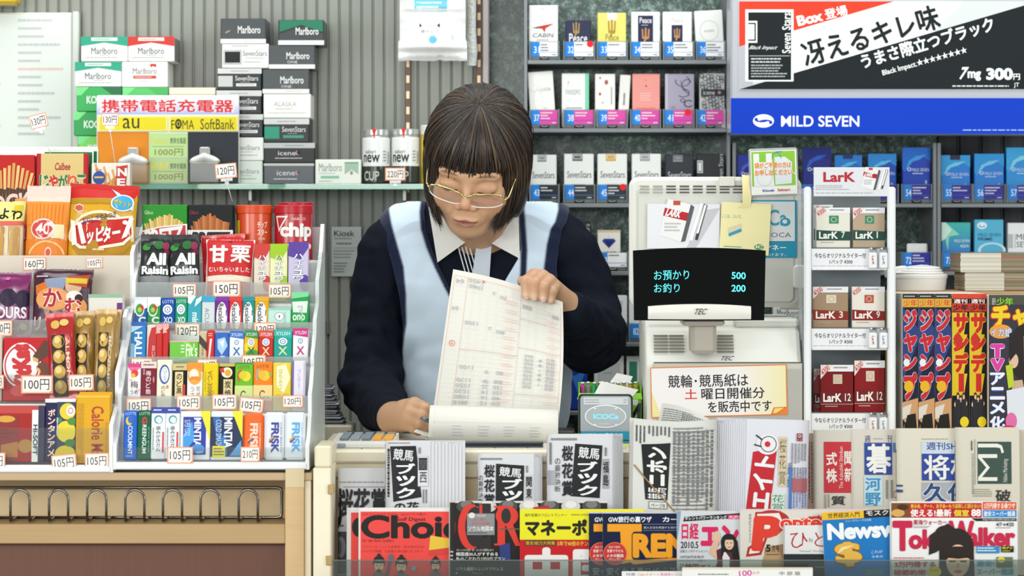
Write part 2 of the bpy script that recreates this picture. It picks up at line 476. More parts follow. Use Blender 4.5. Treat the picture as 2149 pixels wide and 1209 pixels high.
# slotted uprights on the back wall
def upright(px0, px1, py0, py1, label, col='#5c4a40'):
    m = Mesh(); y = YV_ - .012
    m.box(X(px0, y), y, Z(py1, y), X(px1, y), YV_ + .004, Z(py0, y), M(col, rough=.35, metal=.5), .001)
    s = Mesh(); z = Z(py0, y) - .02; xm = (X(px0, y) + X(px1, y)) / 2
    while z > Z(py1, y) + .01:
        s.box(xm - .003, y - .0006, z - .014, xm + .003, y + .0004, z, M('#b79f86', rough=.3, metal=.6)); z -= .03
    o = tag(m.build('slotted_upright'), label, 'shelf upright'); s.build('slots', o)
upright(850, 862, -160, 500, 'narrow brown slotted upright on ribbed wall beneath the hanging tissue pack')
upright(998, 1012, -160, 330, 'dark slotted upright beside the chrome strip above the person')
m = Mesh(); y = YV_ - .03
m.box(X(1012, y), y, Z(330, y), X(1026, y), YW - .0005, 2.3, M('#a39c9d', rough=.4, metal=.3), .002)
struct(m.build('trim_1'))

# whiteboard
m = Mesh(); y = YV_ - .02; R = (-160, 26, 152, 312)
m.box(X(R[0], y), y, Z(R[3], y), X(R[2], y), YV_ - .001, Z(R[1], y), M('#dfe5df', rough=.25), .003)
fr = front(X(R[0], y), X(R[2], y), Z(R[3], y), Z(R[1], y), y)
prints(m, fr, pxp(R, [('s', 38, 38 + i * 17, 38 + (60 if i % 3 else 95), 49 + i * 17, 1, '#c3c8cb' if i != 6 else '#e6c8bd') for i in range(15)] + [('s', -100, 40 + i * 22, 5, 48 + i * 22, 1, '#cdd2d2') for i in range(11)]))
o = tag(m.build('whiteboard'), 'white board with faint handwriting on the wall at far left', 'whiteboard')
b = Mesh(); b.box(X(152, y), y - .004, Z(312, y), X(166, y), YV_ - .001, Z(24, y), M('#d3d7d2', rough=.3), .002); b.build('frame', o)
m = Mesh(); m.box(X(-60, 5.8), 5.77, Z(12, 5.8), X(38, 5.8), 5.83, Z(-30, 5.8), M('#d9b21c', rough=.5), .006)
o = tag(m.build('yellow_box'), 'yellow box edge at the top left corner above the white board', 'box')
m2 = Mesh(); m2.box(X(-60, 5.8), 5.72, Z(20, 5.8), X(50, 5.8), YV_ - .001, Z(12, 5.8), ACRYLIC()); tag(m2.build('wall_shelf'), 'clear wall shelf under the yellow box at top left', 'shelf')

# paper notice and small fittings on the wall
m = Mesh(); R = (696, 476, 758, 580); y = YV_ - .006; m.box(X(R[0], y), y, Z(R[3], y), X(R[2], y), y + .0015, Z(R[1], y), M('#c9ccca', rough=.4))
prints(m, front(X(R[0], y), X(R[2], y), Z(R[3], y), Z(R[1], y), y), pxp(R, [('t', 'Kiosk', 701, 484, 744, 496, '#2a2c2e', {'b': .02}), ('s', 702, 499, 742, 503, 1, '#555'), ('s', 706, 508, 750, 516, 1, '#777'), ('s', 700, 524, 750, 544, 3, '#999'), ('s', 700, 550, 730, 574, 4, '#888'), ('r', 700, 520, 750, 521, '#999')]))
tag(m.build('wall_notice'), 'grey printed notice sheet taped to the ribbed wall left of the person', 'notice')
for i, (a, b, lb) in enumerate(((664, 672, 'left'), (684, 692, 'middle'), (748, 758, 'right'))):
    m = Mesh(); m.box(X(a, YV_), YV_ - .003, Z(702, YV_), X(b, YV_), YV_ + .002, Z(674, YV_), M('#6d6e6c', rough=.6), .001)
    tag(m.build('slot_plate'), 'small grey slot plate low on the ribbed wall, %s of three' % lb, 'fitting', 'slot plates on the wall')
m = Mesh(); y = 5.80; m.tube([(X(833, y), y, Z(452, y)), (X(905, y), y, Z(452, y))], .012, M('#8f908c', rough=.4, metal=.3), 16)
o = tag(m.build('shutter_handle'), 'grey horizontal bar handle on the ribbed wall by the person\'s shoulder', 'handle')
b = Mesh(); b.box(X(838, y), y, Z(462, y), X(846, y), YV_ + .002, Z(444, y), M('#7d7e7b', rough=.4)); b.build('bracket', o)
# hanging clear tube of wrappers
m = Mesh(); y = 5.78; m.lathe([(.001, Z(140, y)), (.009, Z(138, y)), (.011, Z(110, y)), (.008, Z(60, y)), (.009, Z(-40, y)), (.004, 2.02)], M('#cfd2d0', rough=.15, spec=.8, bump=.4, bscale=150), 20, X(990, y), y)
o = tag(m.build('wrapped_bundle'), 'thin clear wrapped bundle hanging beside the chrome strip', 'wrapper'); 
k = Mesh(); k.tube([(X(990, y), y, 2.0), (X(990, y), YV_ + .002, 2.03)], .002, M('#bbb', metal=1, rough=.3)); k.build('hook', o)

# hanging tissue pack
YT = 5.70
def tissue():
    R = (836, -70, 980, 127); s = S(YT); m = Mesh(); W = 144 * s; H = 197 * s
    def fn(u, v, l=0):
        b = .022 * max(0, 1 - abs(2 * u - 1) ** 3) * min(1, max(0, (0.97 - v) / .12)) ** .6 * (1 - .25 * (abs(v - .5) < .03))
        wv = noise.noise(Vector((u * 6, v * 7, 2))) * .003
        lay = .0025 * math.sin(v * 60) * (1 if v > .82 else .15)
        return Vector(((u - .5) * W * (1 - .04 * (v < .8)), -b - wv - lay - l, H * (1 - v) + (noise.noise(Vector((u * 9, 1, 5))) * .004 if v > .95 else 0)))
    m.grid(fn, 60, 60, M('#f1f3f2', rough=.25, spec=.6)); m.grid(lambda u, v: Vector((fn(u, v).x, .012, fn(u, v).z)), 12, 12, M('#eef0ee', rough=.3), True, True)
    prints(m, lambda u, v, l: fn(u / 100, v / 100, l), pxp(R, [('r', 869, 0, 940, 25, '#79cdea'), ('s', 873, 4, 936, 22, 2, '#e2f5fb'), ('p', [(880, 50), (885, 55), (880, 60)], '#2b2b2b'), ('p', [(924, 50), (918, 55), (924, 60)], '#2b2b2b'), ('t', '鼻セレブ', 883, 63, 922, 71, '#9a9a96'), ('e', 909, 84, 8, 8, '#70cbec'), ('o', 940, 81, 14, 9, .1, '#cfe9f2'), ('s', 893, 54, 911, 59, 1, '#c9c9c5')]), sub=2, l0=.0008, dl=.0002)
    o = tag(m.build('tissue_pack', None, P(908, 127, YT)), 'white plastic wrapped pack of tissues hanging at top beside the upright', 'tissue pack')
    k = Mesh(); k.tube([(-.02, 0, H - .01), (-.02, 0, H + .03), (-.02, .135, H + .05)], .0016, M('#bcbcbc', metal=1, rough=.3)); k.build('hook', o)
tissue()

# ------------------------------------------------------------------ glass shelf with cartons
YS = 5.73
zs = Z(387, YS)
m = Mesh(); m.box(X(-60, YS), YS - .035, zs - .009, X(905, YS), YV_ + .002, zs, GLASS())
o = tag(m.build('glass_shelf'), 'long green tinted glass wall shelf behind the person\'s left side', 'shelf')
e = Mesh(); e.box(X(-60, YS), YS - .037, zs - .0095, X(905, YS), YS - .035, zs - .0005, GREENGLASS()); e.build('front_edge', o)
for px in (520, 845):
    b = Mesh(); b.box(X(px, YS), YS + .02, zs - .03, X(px + 6, YS), YV_ + .003, zs - .0095, M('#9a9c9a', metal=.6, rough=.35)); b.build('bracket', o)

WH = '#f3f4f1'; BK = '#22252a'; DG = '#454a4e'
def flag_top(c, k=62, d=24):       # coloured roof over a white peak
    return [('p', [(0, 0), (100, 0), (100, k * .62), (50, d), (0, k * .62)], c)]
def mwhite(c, word='Marlboro'):
    return flag_top(c) + [('r', 22, 4, 78, 17, '#eef3ee'), ('s', 27, 7, 73, 15, 1, c), ('t', word, 22, 44, 78, 70, '#4c4f52', {'sx': .6}), ('s', 8, 80, 90, 90, 1, '#b9bcb9'), ('s', 40, 72, 62, 78, 1, '#aaa')]
def mblack(extra=(), base=DG):
    return [('t', 'Marlboro', 38, 30, 88, 60, '#eef0ef', {'b': .012})] + list(extra) + [('r', 0, 82, 100, 100, '#eeefec'), ('s', 50, 88, 92, 94, 1, '#b8b8b4')]
def sevenblack(c='#dfe2de', stripe='#eceeee'):
    return [('r', 0, 0, 100, 24, '#d7d9d7'), ('s', 30, 8, 78, 18, 1, '#9a9c9a'), ('r', 1, 34, 34, 84, c), ('r', 4, 38, 31, 80, c), ('t', 'SevenStars', 40, 34, 92, 56, '#eef0ee'), ('s', 52, 60, 80, 66, 1, '#aaa'), ('r', 42, 69, 88, 82, stripe), ('s', 45, 72, 86, 80, 1, '#888')]
def sevenwhite():
    return [('s', 20, 6, 60, 14, 1, '#999'), ('r', 3, 26, 42, 84, '#8a8d90'), ('r', 4, 29, 41, 81, '#dfe2e2'), ('r', 6, 32, 39, 78, '#131417'), ('t', 'SevenStars', 45, 28, 96, 50, '#5c6064'), ('s', 50, 55, 92, 64, 1, '#bbb'), ('s', 46, 72, 90, 78, 1, '#888')]
def faintseven(): return [('t', 'SevenStars', 30, 34, 92, 54, '#8d9290'), ('s', 45, 60, 80, 66, 1, '#b5bab5'), ('s', 40, 74, 90, 80, 1, '#7c807e')]
def kool(c2='#1d8a4c'): return [('p', [(0, 0), (28, 0), (10, 34), (0, 34)], '#7fe08c'), ('p', [(55, 0), (100, 0), (100, 30), (78, 30)], c2), ('t', 'KOOL', 22, 36, 66, 68, '#e8f7e9', {'b': .03})]
C_ = 'carton stack on the glass shelf'
cl = 'carton'
def ct(rect, base, pr, label, dep=.10, Y=YS, roll=0, top=None, **k):
    return carton('cigarette_carton', label, cl, rect, Y, dep, base, pr, C_, roll, mat=dict(rough=.25, spec=.14), top=top, b=.0015, **k)
dark = dict(rough=.12, spec=.7, bump=.12, bscale=90)
# left stacks, built from the shelf up
ct((160, 335, 254, 387), '#3fae52', kool(), 'green carton at the bottom of the far left stack behind the snack boxes')
ct((164, 286, 257, 334.4), '#7bd05c', kool('#5fc050'), 'bright lime green carton second from bottom in the far left stack')
ct((155, 235, 250, 285.4), '#23a04f', kool(), 'green carton with white lettering below the other green one beside the white board')
ct((161, 182.8, 255, 234.4), '#2fae57', kool('#2a6f4a'), 'green carton with white lettering directly under the white and teal cartons')
ct((157, 130, 254.6, 182.2), WH, mwhite('#2da98a'), 'white carton with teal roof stripe, lower of the two teal ones')
ct((170, 77, 268, 129.4), WH, mwhite('#2da98a'), 'white carton with teal roof stripe on top of its stack')
ct((256, 336, 352, 387), '#43b35c', kool(), 'green carton at the bottom hidden behind the phone charger display')
ct((256, 285, 352, 335.4), '#37a957', kool(), 'green carton second from bottom behind the phone charger display')
ct((256, 235, 352, 284.4), '#37b35a', kool(), 'green carton third from bottom behind the phone charger display')
ct((257, 184, 353, 234.4), '#52c267', kool('#49b860'), 'bright green carton peeking out above the phone charger display')
ct((255.4, 130, 352, 183.4), WH, [('t', 'Marlboro', 24, 24, 76, 48, '#6d6a68'), ('p', [(62, 8), (75, 8), (75, 22), (68, 17), (62, 22)], '#d23a30'), ('r', 25, 54, 75, 66, '#d0453b'), ('s', 28, 57, 72, 64, 1, '#f4d8d4'), ('s', 40, 74, 58, 80, 1, '#aaa')], 'white carton with small red flag and red bar, beside the teal ones')
ct((268.6, 77, 366, 129.4), WH, mwhite('#d6372f'), 'white carton with red roof stripe on top of its stack', side='#6d6a68')  # dark side faces: shade put into the colour of a white carton
ct((355, 300, 452, 387), '#cfc6b2', [], 'beige carton at the bottom behind the phone charger display')
ct((355, 184, 452, 299.4), '#d9d0bd', [('r', 0, 0, 100, 12, '#efe6d4')], 'beige carton top showing above the middle of the phone charger display')
# middle stacks
ct((457, 338, 551, 387), '#dfe8df', faintseven(), 'pale carton lowest in the stack right beside the phone charger display', side='#b9c4bb')
ct((457, 288.6, 553, 337.4), '#eff2ee', faintseven(), 'white carton second from bottom, beside the dark side of the charger display')
ct((457, 240, 552, 288), BK, sevenblack(), 'black carton with white label, lowest of three alike beside the charger display')
ct((454, 190, 549, 239.4), BK, sevenblack(), 'black carton with white label, middle of three alike beside the charger display')
ct((457, 144, 549, 189.4), BK, sevenblack('#c9cdc9'), 'black carton with pale square, uppermost of three alike, just under the white one')
ct((466, 92, 564, 143.4), WH, sevenwhite(), 'white carton with black square, second from top of the tall stack')
ct((463, 39, 558, 91.4), DG, mblack([('p', [(10, 55), (22, 45), (20, 52), (12, 60)], '#b59a6a')]), 'grey foil carton with white lettering on top of the stack above the white one')
ct((553.6, 343, 659, 387), '#5c6066', [('r', 0, 0, 100, 12, '#c9ccc6'), ('t', 'icene', 26, 34, 62, 58, '#e6e6e8'), ('e', 67, 45, 4, 11, '#d59ac0'), ('e', 69, 43, 3.6, 10, '#5c6066'), ('s', 20, 70, 84, 82, 1, '#d8d8da')], 'dark grey carton with pink crescent at the bottom on the shelf')
ct((553.6, 300, 661, 342.4), '#1b1d20', [('r', 0, 0, 100, 26, '#c4c8c8'), ('s', 40, 9, 80, 20, 1, '#8d8f8f'), ('t', 'icene', 28, 40, 62, 62, '#e6e6e8'), ('e', 66, 50, 4, 11, '#d59ac0'), ('e', 68, 48, 3.6, 10, '#1b1d20'), ('s', 22, 72, 86, 82, 1, '#d8d8da')], 'black carton with pink crescent, upper of the two with crescents')
ct((554, 249, 649, 299.4), BK, sevenblack('#2f9c7d', '#2f9c7d'), 'black carton with green square under the plain white carton')
ct((553, 197, 652, 248.4), '#f4f5f2', [('t', 'ALASKA', 22, 32, 70, 52, '#b3b3ad'), ('s', 26, 58, 66, 68, 1, '#c6c6c0'), ('s', 10, 74, 92, 84, 1, '#cfcfc9')], 'plain white carton with faint grey lettering in the right hand stack')
ct((551, 145, 649, 196.4), DG, mblack([('t', 'ONE', 40, 66, 62, 77, '#d9dbda')]), 'grey foil carton, lower of the two alike, just above the plain white carton')
ct((564.4, 95, 661, 144.4), DG, mblack([('t', 'ONE', 40, 66, 62, 77, '#d9dbda')]), 'grey foil carton, upper of the two alike, just under the green peaked black carton')
ct((584, 42, 680, 94.4), '#3a4044', [('p', [(3, 2), (97, 2), (97, 48), (50, 20), (3, 48)], '#1f7a5c'), ('p', [(3, 48), (50, 20), (97, 48), (97, 54), (50, 27), (3, 54)], '#2c3033')] + mblack(), 'dark carton with green peak on top of the right hand stack')
ct((661.6, 335, 758, 387), '#edf1e8', [('t', 'Marlboro', 8, 16, 58, 48, '#8b9a8d'), ('p', [(64, 14), (94, 14), (94, 60), (79, 40), (64, 60)], '#a9c3b0'), ('r', 64, 10, 94, 17, '#7fae97'), ('s', 8, 52, 50, 60, 1, '#b9cdbd'), ('r', 12, 66, 52, 76, '#8fc6a8'), ('s', 8, 84, 40, 92, 1, '#9fc3ad'), ('e', 79, 54, 3, 8, '#9a9a92')], 'white carton with pale green peak lying on the shelf beside the glass cups')

# phone charger display
R = (203, 200, 502, 387); YC = YS - .03; s = S(YC)
o = thing('phone_charger_display', 'phone charger display board with red heading, yellow panels and hanging chargers', 'display', P(352, 386.9, YC))
W = 299 * s; H = 187 * s
def grad(c0, c1, name, axis='Z', a=0.0, b=1.0):
    m, nt, out = newmat(name); p = nt.nodes.new('ShaderNodeBsdfPrincipled'); p.inputs['Roughness'].default_value = .3
    tc = nt.nodes.new('ShaderNodeTexCoord'); sx = nt.nodes.new('ShaderNodeSeparateXYZ'); nt.links.new(tc.outputs['Object'], sx.inputs[0])
    mr = nt.nodes.new('ShaderNodeMapRange'); mr.inputs[1].default_value = a; mr.inputs[2].default_value = b
    nt.links.new(sx.outputs[axis], mr.inputs[0]); mx = nt.nodes.new('ShaderNodeMixRGB'); mx.inputs[1].default_value = rgb(c0, .88); mx.inputs[2].default_value = rgb(c1, .88)
    nt.links.new(mr.outputs[0], mx.inputs[0]); nt.links.new(mx.outputs[0], p.inputs['Base Color']); nt.links.new(p.outputs[0], out.inputs[0]); return m
m = Mesh(); m.box(-W / 2, 0, 0, W / 2, .012, H, M('#f2f0ec', rough=.3), .002)
Hd = grad('#8f9fe0', '#f4f4f6', 'display_heading', 'Z', H * .78, H * .97)
prints(m, front(-W / 2, W / 2, 0, H), pxp(R, [('r', 204, 201, 501, 241, Hd), ('t', '携帯電話充電器', 214, 209, 490, 236, '#d8202a', {'b': .02, 'o': '#f6dfe4', 'ow': .03}),
    ('r', 205, 277, 313, 386, '#e2890f'), ('r', 395, 277, 501, 386, '#252a33'), ('r', 205, 241, 501, 277, '#fbf6da')]))
m.build('board', o)
for (a, b, t) in ((206, 352, 'au'), (355, 500, 'SoftBank')):
    q = Mesh(); r = (a, 243, b, 276); x0 = (a - 352) * s; x1 = (b - 352) * s; z0 = (387 - 276) * s; z1 = (387 - 243) * s
    q.box(x0, -.004, z0, x1, .0005, z1, M('#f6ee9a', rough=.3), .001)
    pr = [('r', a + 3, 246, b - 3, 273, '#e9d80c')]
    if t == 'au': pr += [('t', 'au', 258, 248, 293, 270, '#1c1c18')]
    else: pr += [('t', 'FOMA', 360, 252, 408, 272, '#2b2c10'), ('e', 375, 260, 7, 10, '#14140c'), ('t', '0', 371, 254, 379, 266, '#d8cc20'), ('t', 'SoftBank', 421, 250, 492, 272, '#2b2c10')]
    prints(q, front(x0, x1, z0, z1, -.004), pxp(r, pr)); q.build('label_panel', o)
for (y0, y1, t, al) in ((280, 332, 'Foma', 1), (334, 383, 'au', 0)):
    q = Mesh(); x0 = (314 - 352) * s; x1 = (394 - 352) * s; z0 = (387 - y1) * s; z1 = (387 - y0) * s
    q.box(x0, -.003, z0, x1, 0, z1, M('#b9dd92' if al else '#b4cf93', rough=.35))
    prints(q, front(x0, x1, z0, z1, -.003), [('t', t, 4, 14, 48, 42, '#e7d44b'), ('t', '携帯充電器', 54, 18, 96, 42, '#4d5a3c'), ('r', 8, 52, 92, 54, '#a98f58'), ('t', '1000円', 14, 62, 88, 90, '#8f7a4a')]); q.build('price_panel', o)
for (px, py) in ((282, 333), (432, 332)):
    c = Mesh(); cx = (px - 352) * s; cz = (387 - py) * s
    def ch(u, v):
        a = u * 2 * math.pi; t = (v - .5) * math.pi; r = .026 * (1 + .10 * math.cos(4 * a))
        return (cx + r * math.cos(t) * math.cos(a), -.022 - .014 * math.cos(t) * math.sin(a), cz + .009 * math.sin(t) - .010 * (1 - .35 * math.cos(t)) + .010 * (1 - abs(math.cos(t) * math.cos(a))))
    c.grid(ch, 32, 12, M('#f1f1ef', rough=.3)); c.box(cx - .009, -.028, cz + .004, cx + .009, -.004, cz + .02, M('#e0e0dd', rough=.35), .002)
    for i in range(5): c.box(cx - .008, -.0286, cz + .007 + i * .0024, cx + .008, -.0275, cz + .0082 + i * .0024, M('#8e8f8c'))
    c.box(cx - .03, -.03, 0, cx + .03, -.0005, .045, clear_mat('cloudy_film', '#e8ebe2', .06, .04, .2), .004)
    c.build('charger', o)

# glass cups
def cup(px0, px1, py0, label, body, txt=True):
    Y = YS - .005; s = S(Y); r = (px1 - px0) / 2 * s; H = (387 - py0) * s
    o = thing('glass_cup', label, 'cup', P((px0 + px1) / 2, 387, Y) + Vector((0, r, 0)), None, 'glass cups on the glass shelf')
    if txt:
        m2 = Mesh(); m2.lathe([(r * .93, 0.0005), (r, .004)], M('#2d3233', rough=.15), 32)
        m2.lathe([(r, .004), (r, H * .33)], M('#3c423f', rough=.15), 32)
        m2.lathe([(r * 1.001, H * .33), (r * 1.001, H * .82), (r * .97, H * .85)], M('#eef0ee', rough=.25), 32)
        fr = lambda u, v, l: Vector((math.sin((u - 50) / 100 * 2.4) * (r * 1.002 + l), -math.cos((u - 50) / 100 * 2.4) * (r * 1.002 + l), H * (1 - v / 100)))
        prints(m2, fr, [('t', 'sakari', 16, 37, 50, 44, '#55585a'), ('t', 'new', 8, 46, 62, 60, '#26282a', {'b': .02}), ('t', 'CUP', 12, 76, 60, 93, '#cfd4c6', {'b': .02}), ('s', 72, 38, 84, 60, 4, '#9a9a98'), ('s', 88, 40, 99, 62, 6, '#55585a')], sub=0, l0=.0004)
        m2.build('body', o)
        l = Mesh(); l.lathe([(r * .97, H * .85), (r * .96, H * .88), (r * 1.0, H * .90), (r * 1.0, H * .985), (r * .9, H), (0, H)], M('#c4c8c6', rough=.18, metal=.5), 32)
        fr2 = lambda u, v, l_: Vector((math.sin((u - 50) / 100 * 2.4) * (r * 1.003 + l_), -math.cos((u - 50) / 100 * 2.4) * (r * 1.003 + l_), H * (1 - v / 100)))
        prints(l, fr2, [('p', [(38, 0), (52, 0), (46, 18)], '#d8281e')], l0=.0004); l.build('lid', o)
    else:
        m = Mesh(); m.lathe([(0, 0), (r * .95, 0), (r, .006), (r, H * .84)], M('#d9b91e', rough=.15, spec=.7), 32); m.build('body', o)
        l = Mesh(); l.lathe([(r * 1.02, H * .84), (r * 1.02, H * .98), (r * .95, H), (0, H)], M('#dfe3df', rough=.25), 32); l.build('lid', o)
cup(759, 818, 271, 'glass cup with white label and foil lid, left one next to the white carton', None)
cup(820.5, 880, 270, 'glass cup with white label and foil lid, nearer the yellow jar', None)
cup(882, 935, 262, 'yellow jar with white lid half hidden behind the person\'s hair', None, False)
price_tag('220円', (808, 352, 851, 379), YS - .04, 'orange edged price card reading 220 yen in front of the glass cups', border='#f08a5a', stem=.009)

# ------------------------------------------------------------------ cigarette racks
YR = 5.82
RAIL = M('#7f8488', rough=.35, metal=.35)
ROWS = [127, 270, 427, 569, 718, 862]
def rack(px0, px1, rows, top, label, bot=1000):
    o = thing('cigarette_rack', label, 'display rack', P((px0 + px1) / 2, bot, YR), None, 'wall racks for cigarette packs')
    ox, oz = o.location.x, o.location.z
    for px in (px0, px1):
        m = Mesh(); m.box(X(px - 4, YR) - ox, -.012, 0, X(px + 4, YR) - ox, YW - YR + .002, Z(top, YR) - oz, RAIL, .001); m.build('side_rail', o)
    for r in rows:
        m = Mesh(); z = Z(r, YR) - oz; m.box(X(px0 + 4, YR) - ox, -.016, z - .008, X(px1 - 4, YR) - ox, YW - YR + .001, z, RAIL, .001); m.build('shelf', o)
    return o
rack(1103, 1528, ROWS, -150, 'grey metal wall rack of numbered cigarette packs just right of the person')
rack(1540, 1960, ROWS[2:], 300, 'grey metal wall rack under the illuminated sign behind the register')
rack(1969, 2400, ROWS[2:], 300, 'grey metal wall rack under the sign at the right edge')

def tray(px0, px1, row, num, sch, rows=3, dot=None, cards=True, label=None):
    py = ROWS[row]; s = S(YR); W = (px1 - px0) * s; H = 40 * s
    o = thing('pack_tray', label or 'clear pack tray with price card number %d' % num, 'tray', P((px0 + px1) / 2, py, YR - .004), None, 'numbered pack trays on the wall racks')
    m = Mesh(); ac = clear_mat('tray_acrylic', '#d9e2e6', .12, .1)
    m.box(-W / 2, -.001, .001, W / 2, .0006, H, ac)
    for sx in (-1, 1): m.box(sx * W / 2 - .0009, -.008, 0.0008, sx * W / 2 + .0009, .09, H * 1.02, clear_mat('tray_edge', '#b4bec4', .45, .1))
    m.box(-W / 2, 0, .0004, W / 2, .09, .002, M('#3c4044', rough=.4)); m.build('pocket', o)
    cw = W * .46
    blue = '#1d84e0'; bgc, tx = {'w': ('#f4f6f8', '#6a6d72'), 'p': ('#dd4aa8', '#fbe6f4'), 'k': ('#2a2d33', '#e8e8ea'), 'b': ('#33309a', '#e6e6fa')}[sch]
    c = Mesh(); c.box(-cw, -.003, .008, cw, -.0014, H * .96, M(bgc, rough=.3))
    pr = [('r', 0, 0, 32, 100, blue), ('t', str(num), 11, 30, 31, 78, '#eef6ff', {'b': .01})]
    rnd = random.Random(num)
    pr += [('s', 36, 10 + i * 20, 36 + rnd.uniform(28, 60), 30 + i * 20, 1, tx) for i in range(rows)]
    pr += [('s', 78, 82, 97, 97, 1, tx), ('r', 33, 70, 100, 73, '#3f8fd8' if sch in 'wk' else '#5c58c8' if sch == 'p' else '#2a6fd8')]
    prints(c, front(-cw, cw, .008, H * .96, -.003), pr); c.build('number_card', o)
    k = Mesh(); k.box(-W * .16, -.006, .0005, W * .16, -.001, .0065, M('#1c1d1f', rough=.4), .001)
    k.tube([(-W * .12, -.0065, .005), (0, -.0068, .0035), (W * .12, -.0065, .005)], .0006, M('#bfc2c4', rough=.3), 6); k.build('clip', o)
    if dot:
        d = Mesh(); cx = -W / 2 + W * dot; r = .0062
        d.add([(cx + r * math.cos(i * math.pi / 12), -.0036, H * .86 + r * math.sin(i * math.pi / 12)) for i in range(24)], [tuple(range(24))], '#ee1c1c'); q = d.build('sticker', o); q['label'] = 'round red sticker'

def pk(rect, base, pr, label, row, dep=.022, roll=0, Y=None, side=None, top=None, b=.0012, rough=.35):
    x0, y0, x1, _ = rect
    py = ROWS[row] - 3
    return carton('cigarette_pack', label, 'cigarette pack', (x0, y0, x1, py), Y or YR + .004, dep, base, pr, 'cigarette packs on the wall racks', roll, b=b, side=side, top=top, mat=dict(rough=rough))
for i, (a, b) in enumerate(((1112, 1173), (1183, 1248), (1253, 1316), (1323, 1386), (1392, 1456), (1461, 1521))):
    tray(a, b, 0, 31 + i, 'w', 3 if i in (0, 5) else 1 + (i > 2), dot=.85 if i == 1 else None)
    tray(a, b, 1, 37 + i, 'p', 3 if i not in (1, 4) else 2, dot=.8 if i == 4 else None)
    tray(a, b, 2, 43 + i, 'k', 2 if i < 2 else 3, dot=.86 if i == 2 else None)
tri = lambda cx, cy, c: [('p', [(cx - 14, cy - 12), (cx - 9, cy - 12), (cx - 7, cy + 8), (cx - 3, cy + 8), (cx - 3, cy - 15), (cx + 3, cy - 15), (cx + 3, cy + 8), (cx + 7, cy + 8), (cx + 9, cy - 12), (cx + 14, cy - 12), (cx + 12, cy + 14), (cx + 2, cy + 16), (cx - 2, cy + 24), (cx - 8, cy + 20), (cx - 4, cy + 14), (cx - 12, cy + 14)], c)]
pk((1110, 11, 1171, 0), '#f1f1f1', [('s', 42, 6, 56, 9, 1, '#aaa'), ('p', [(12, 42), (45, 38), (86, 34), (58, 43), (54, 51), (46, 44)], '#c8362f'), ('p', [(12, 42), (40, 39), (30, 44)], '#6a6a55'), ('t', 'CABIN', 14, 52, 84, 60, '#3a3c3e', {'sh': .3}), ('s', 26, 63, 74, 67, 1, '#c08a8a'), ('s', 8, 76, 90, 80, 1, '#aaa')], 'tall white cigarette pack with red wing emblem in tray 31', 0)
pk((1187, 43, 1240, 0), '#252a4a', tri(42, 19, '#a58a54') + [('t', 'Peace', 14, 34, 86, 58, '#eef0f4', {'b': .01})], 'dark navy pack with white lettering behind tray card 32', 0)
pk((1254, 27, 1314, 0), '#e6dc74', [('r', 34, 0, 68, 16, '#f0eee0')] + tri(50, 30, '#b08d33') + [('t', 'Peace', 28, 46, 74, 60, '#8d7a3a')], 'yellow cigarette pack in tray 33', 0, side='#cfc24c')
pk((1325, 25, 1385, 0), '#f3f4f5', [('r', 23, 8, 76, 68, '#23284a'), ('t', 'Peace', 29, 12, 71, 24, '#f2f2f4', {'b': .01}), ('s', 35, 27, 65, 30, 1, '#d0d0d8')] + [('p', [(50 + (x - 50) * 1, y * .8 + 18) for x, y in t[1]], t[2]) for t in tri(50, 35, '#c08a58')], 'white pack with navy panel and gold trident in tray 34', 0)
pk((1391, 25, 1452, 0), '#f3f4f5', [('t', 'Peace', 30, 12, 70, 23, '#c3beb0'), ('r', 30, 28, 68, 66, '#23284a')] + [('p', [(49 + (x - 50) * .8, y * .7 + 24) for x, y in t[1]], t[2]) for t in tri(50, 30, '#c08a58')], 'white pack with smaller navy panel and gold trident in tray 35', 0)
pk((1462, 22, 1521, 0), '#f2f3f1', [('o', 50, 42, 34, 22, .08, '#dadcda'), ('t', 'ALASKA', 32, 40, 68, 45, '#a4a6a6')], 'plain white pack tilted in tray 36', 0, roll=-3)
pk((1114, 150, 1167, 0), '#f0f2ee', [('o', 35, 52, 18, 20, .08, '#d2d5d2', (60, 330)), ('o', 20, 25, 20, 12, .1, '#d8dad8', (0, 200)), ('t', 'LUCIA', 48, 30, 88, 36, '#9c9f9c'), ('s', 56, 66, 70, 69, 1, '#bbb')], 'slim white pack leaning left in tray 37', 1, roll=-3.5, side='#dfe3dc')
pk((1179, 154, 1236, 0), '#f0f3f0', [('r', 86, 0, 100, 100, '#7ed6b0'), ('t', 'PIANISSIMO', 14, 30, 70, 40, '#a9b8b2'), ('p', [(22, 15), (28, 14), (22, 24)], '#bfc6c2'), ('s', 14, 62, 80, 68, 1, '#a9b3ad')], 'white pack with mint green edge in tray 38', 1)
pk((1249, 155, 1291, 0), '#f3f2ee', [('e', 25, 8, 5, 2.5, '#b98a8a'), ('e', 56, 16, 9, 4.5, '#b65a64'), ('e', 24, 38, 6, 3, '#b65a64'), ('e', 38, 54, 4, 2, '#c99'), ('d', 76, 25, 88, 60, 1, '#9a9a96')], 'cream pack with small red stars in tray 39', 1)
pk((1296, 157, 1318, 0), '#edebe6', [('d', 30, 35, 70, 60, 1, '#8d8d88')], 'narrow side of a white pack beside the red starred one', 1, roll=3)
pk((1327, 155, 1385, 0), '#ee9c94', [('e', 48, 12, 2, 1, '#9a3a3a'), ('e', 50, 23, 3, 1.5, '#8a2a2a'), ('s', 28, 35, 70, 52, 4, '#f6cfc8'), ('s', 14, 63, 86, 68, 1, '#d77a70')], 'salmon pink pack in tray 40', 1, side='#e08078')
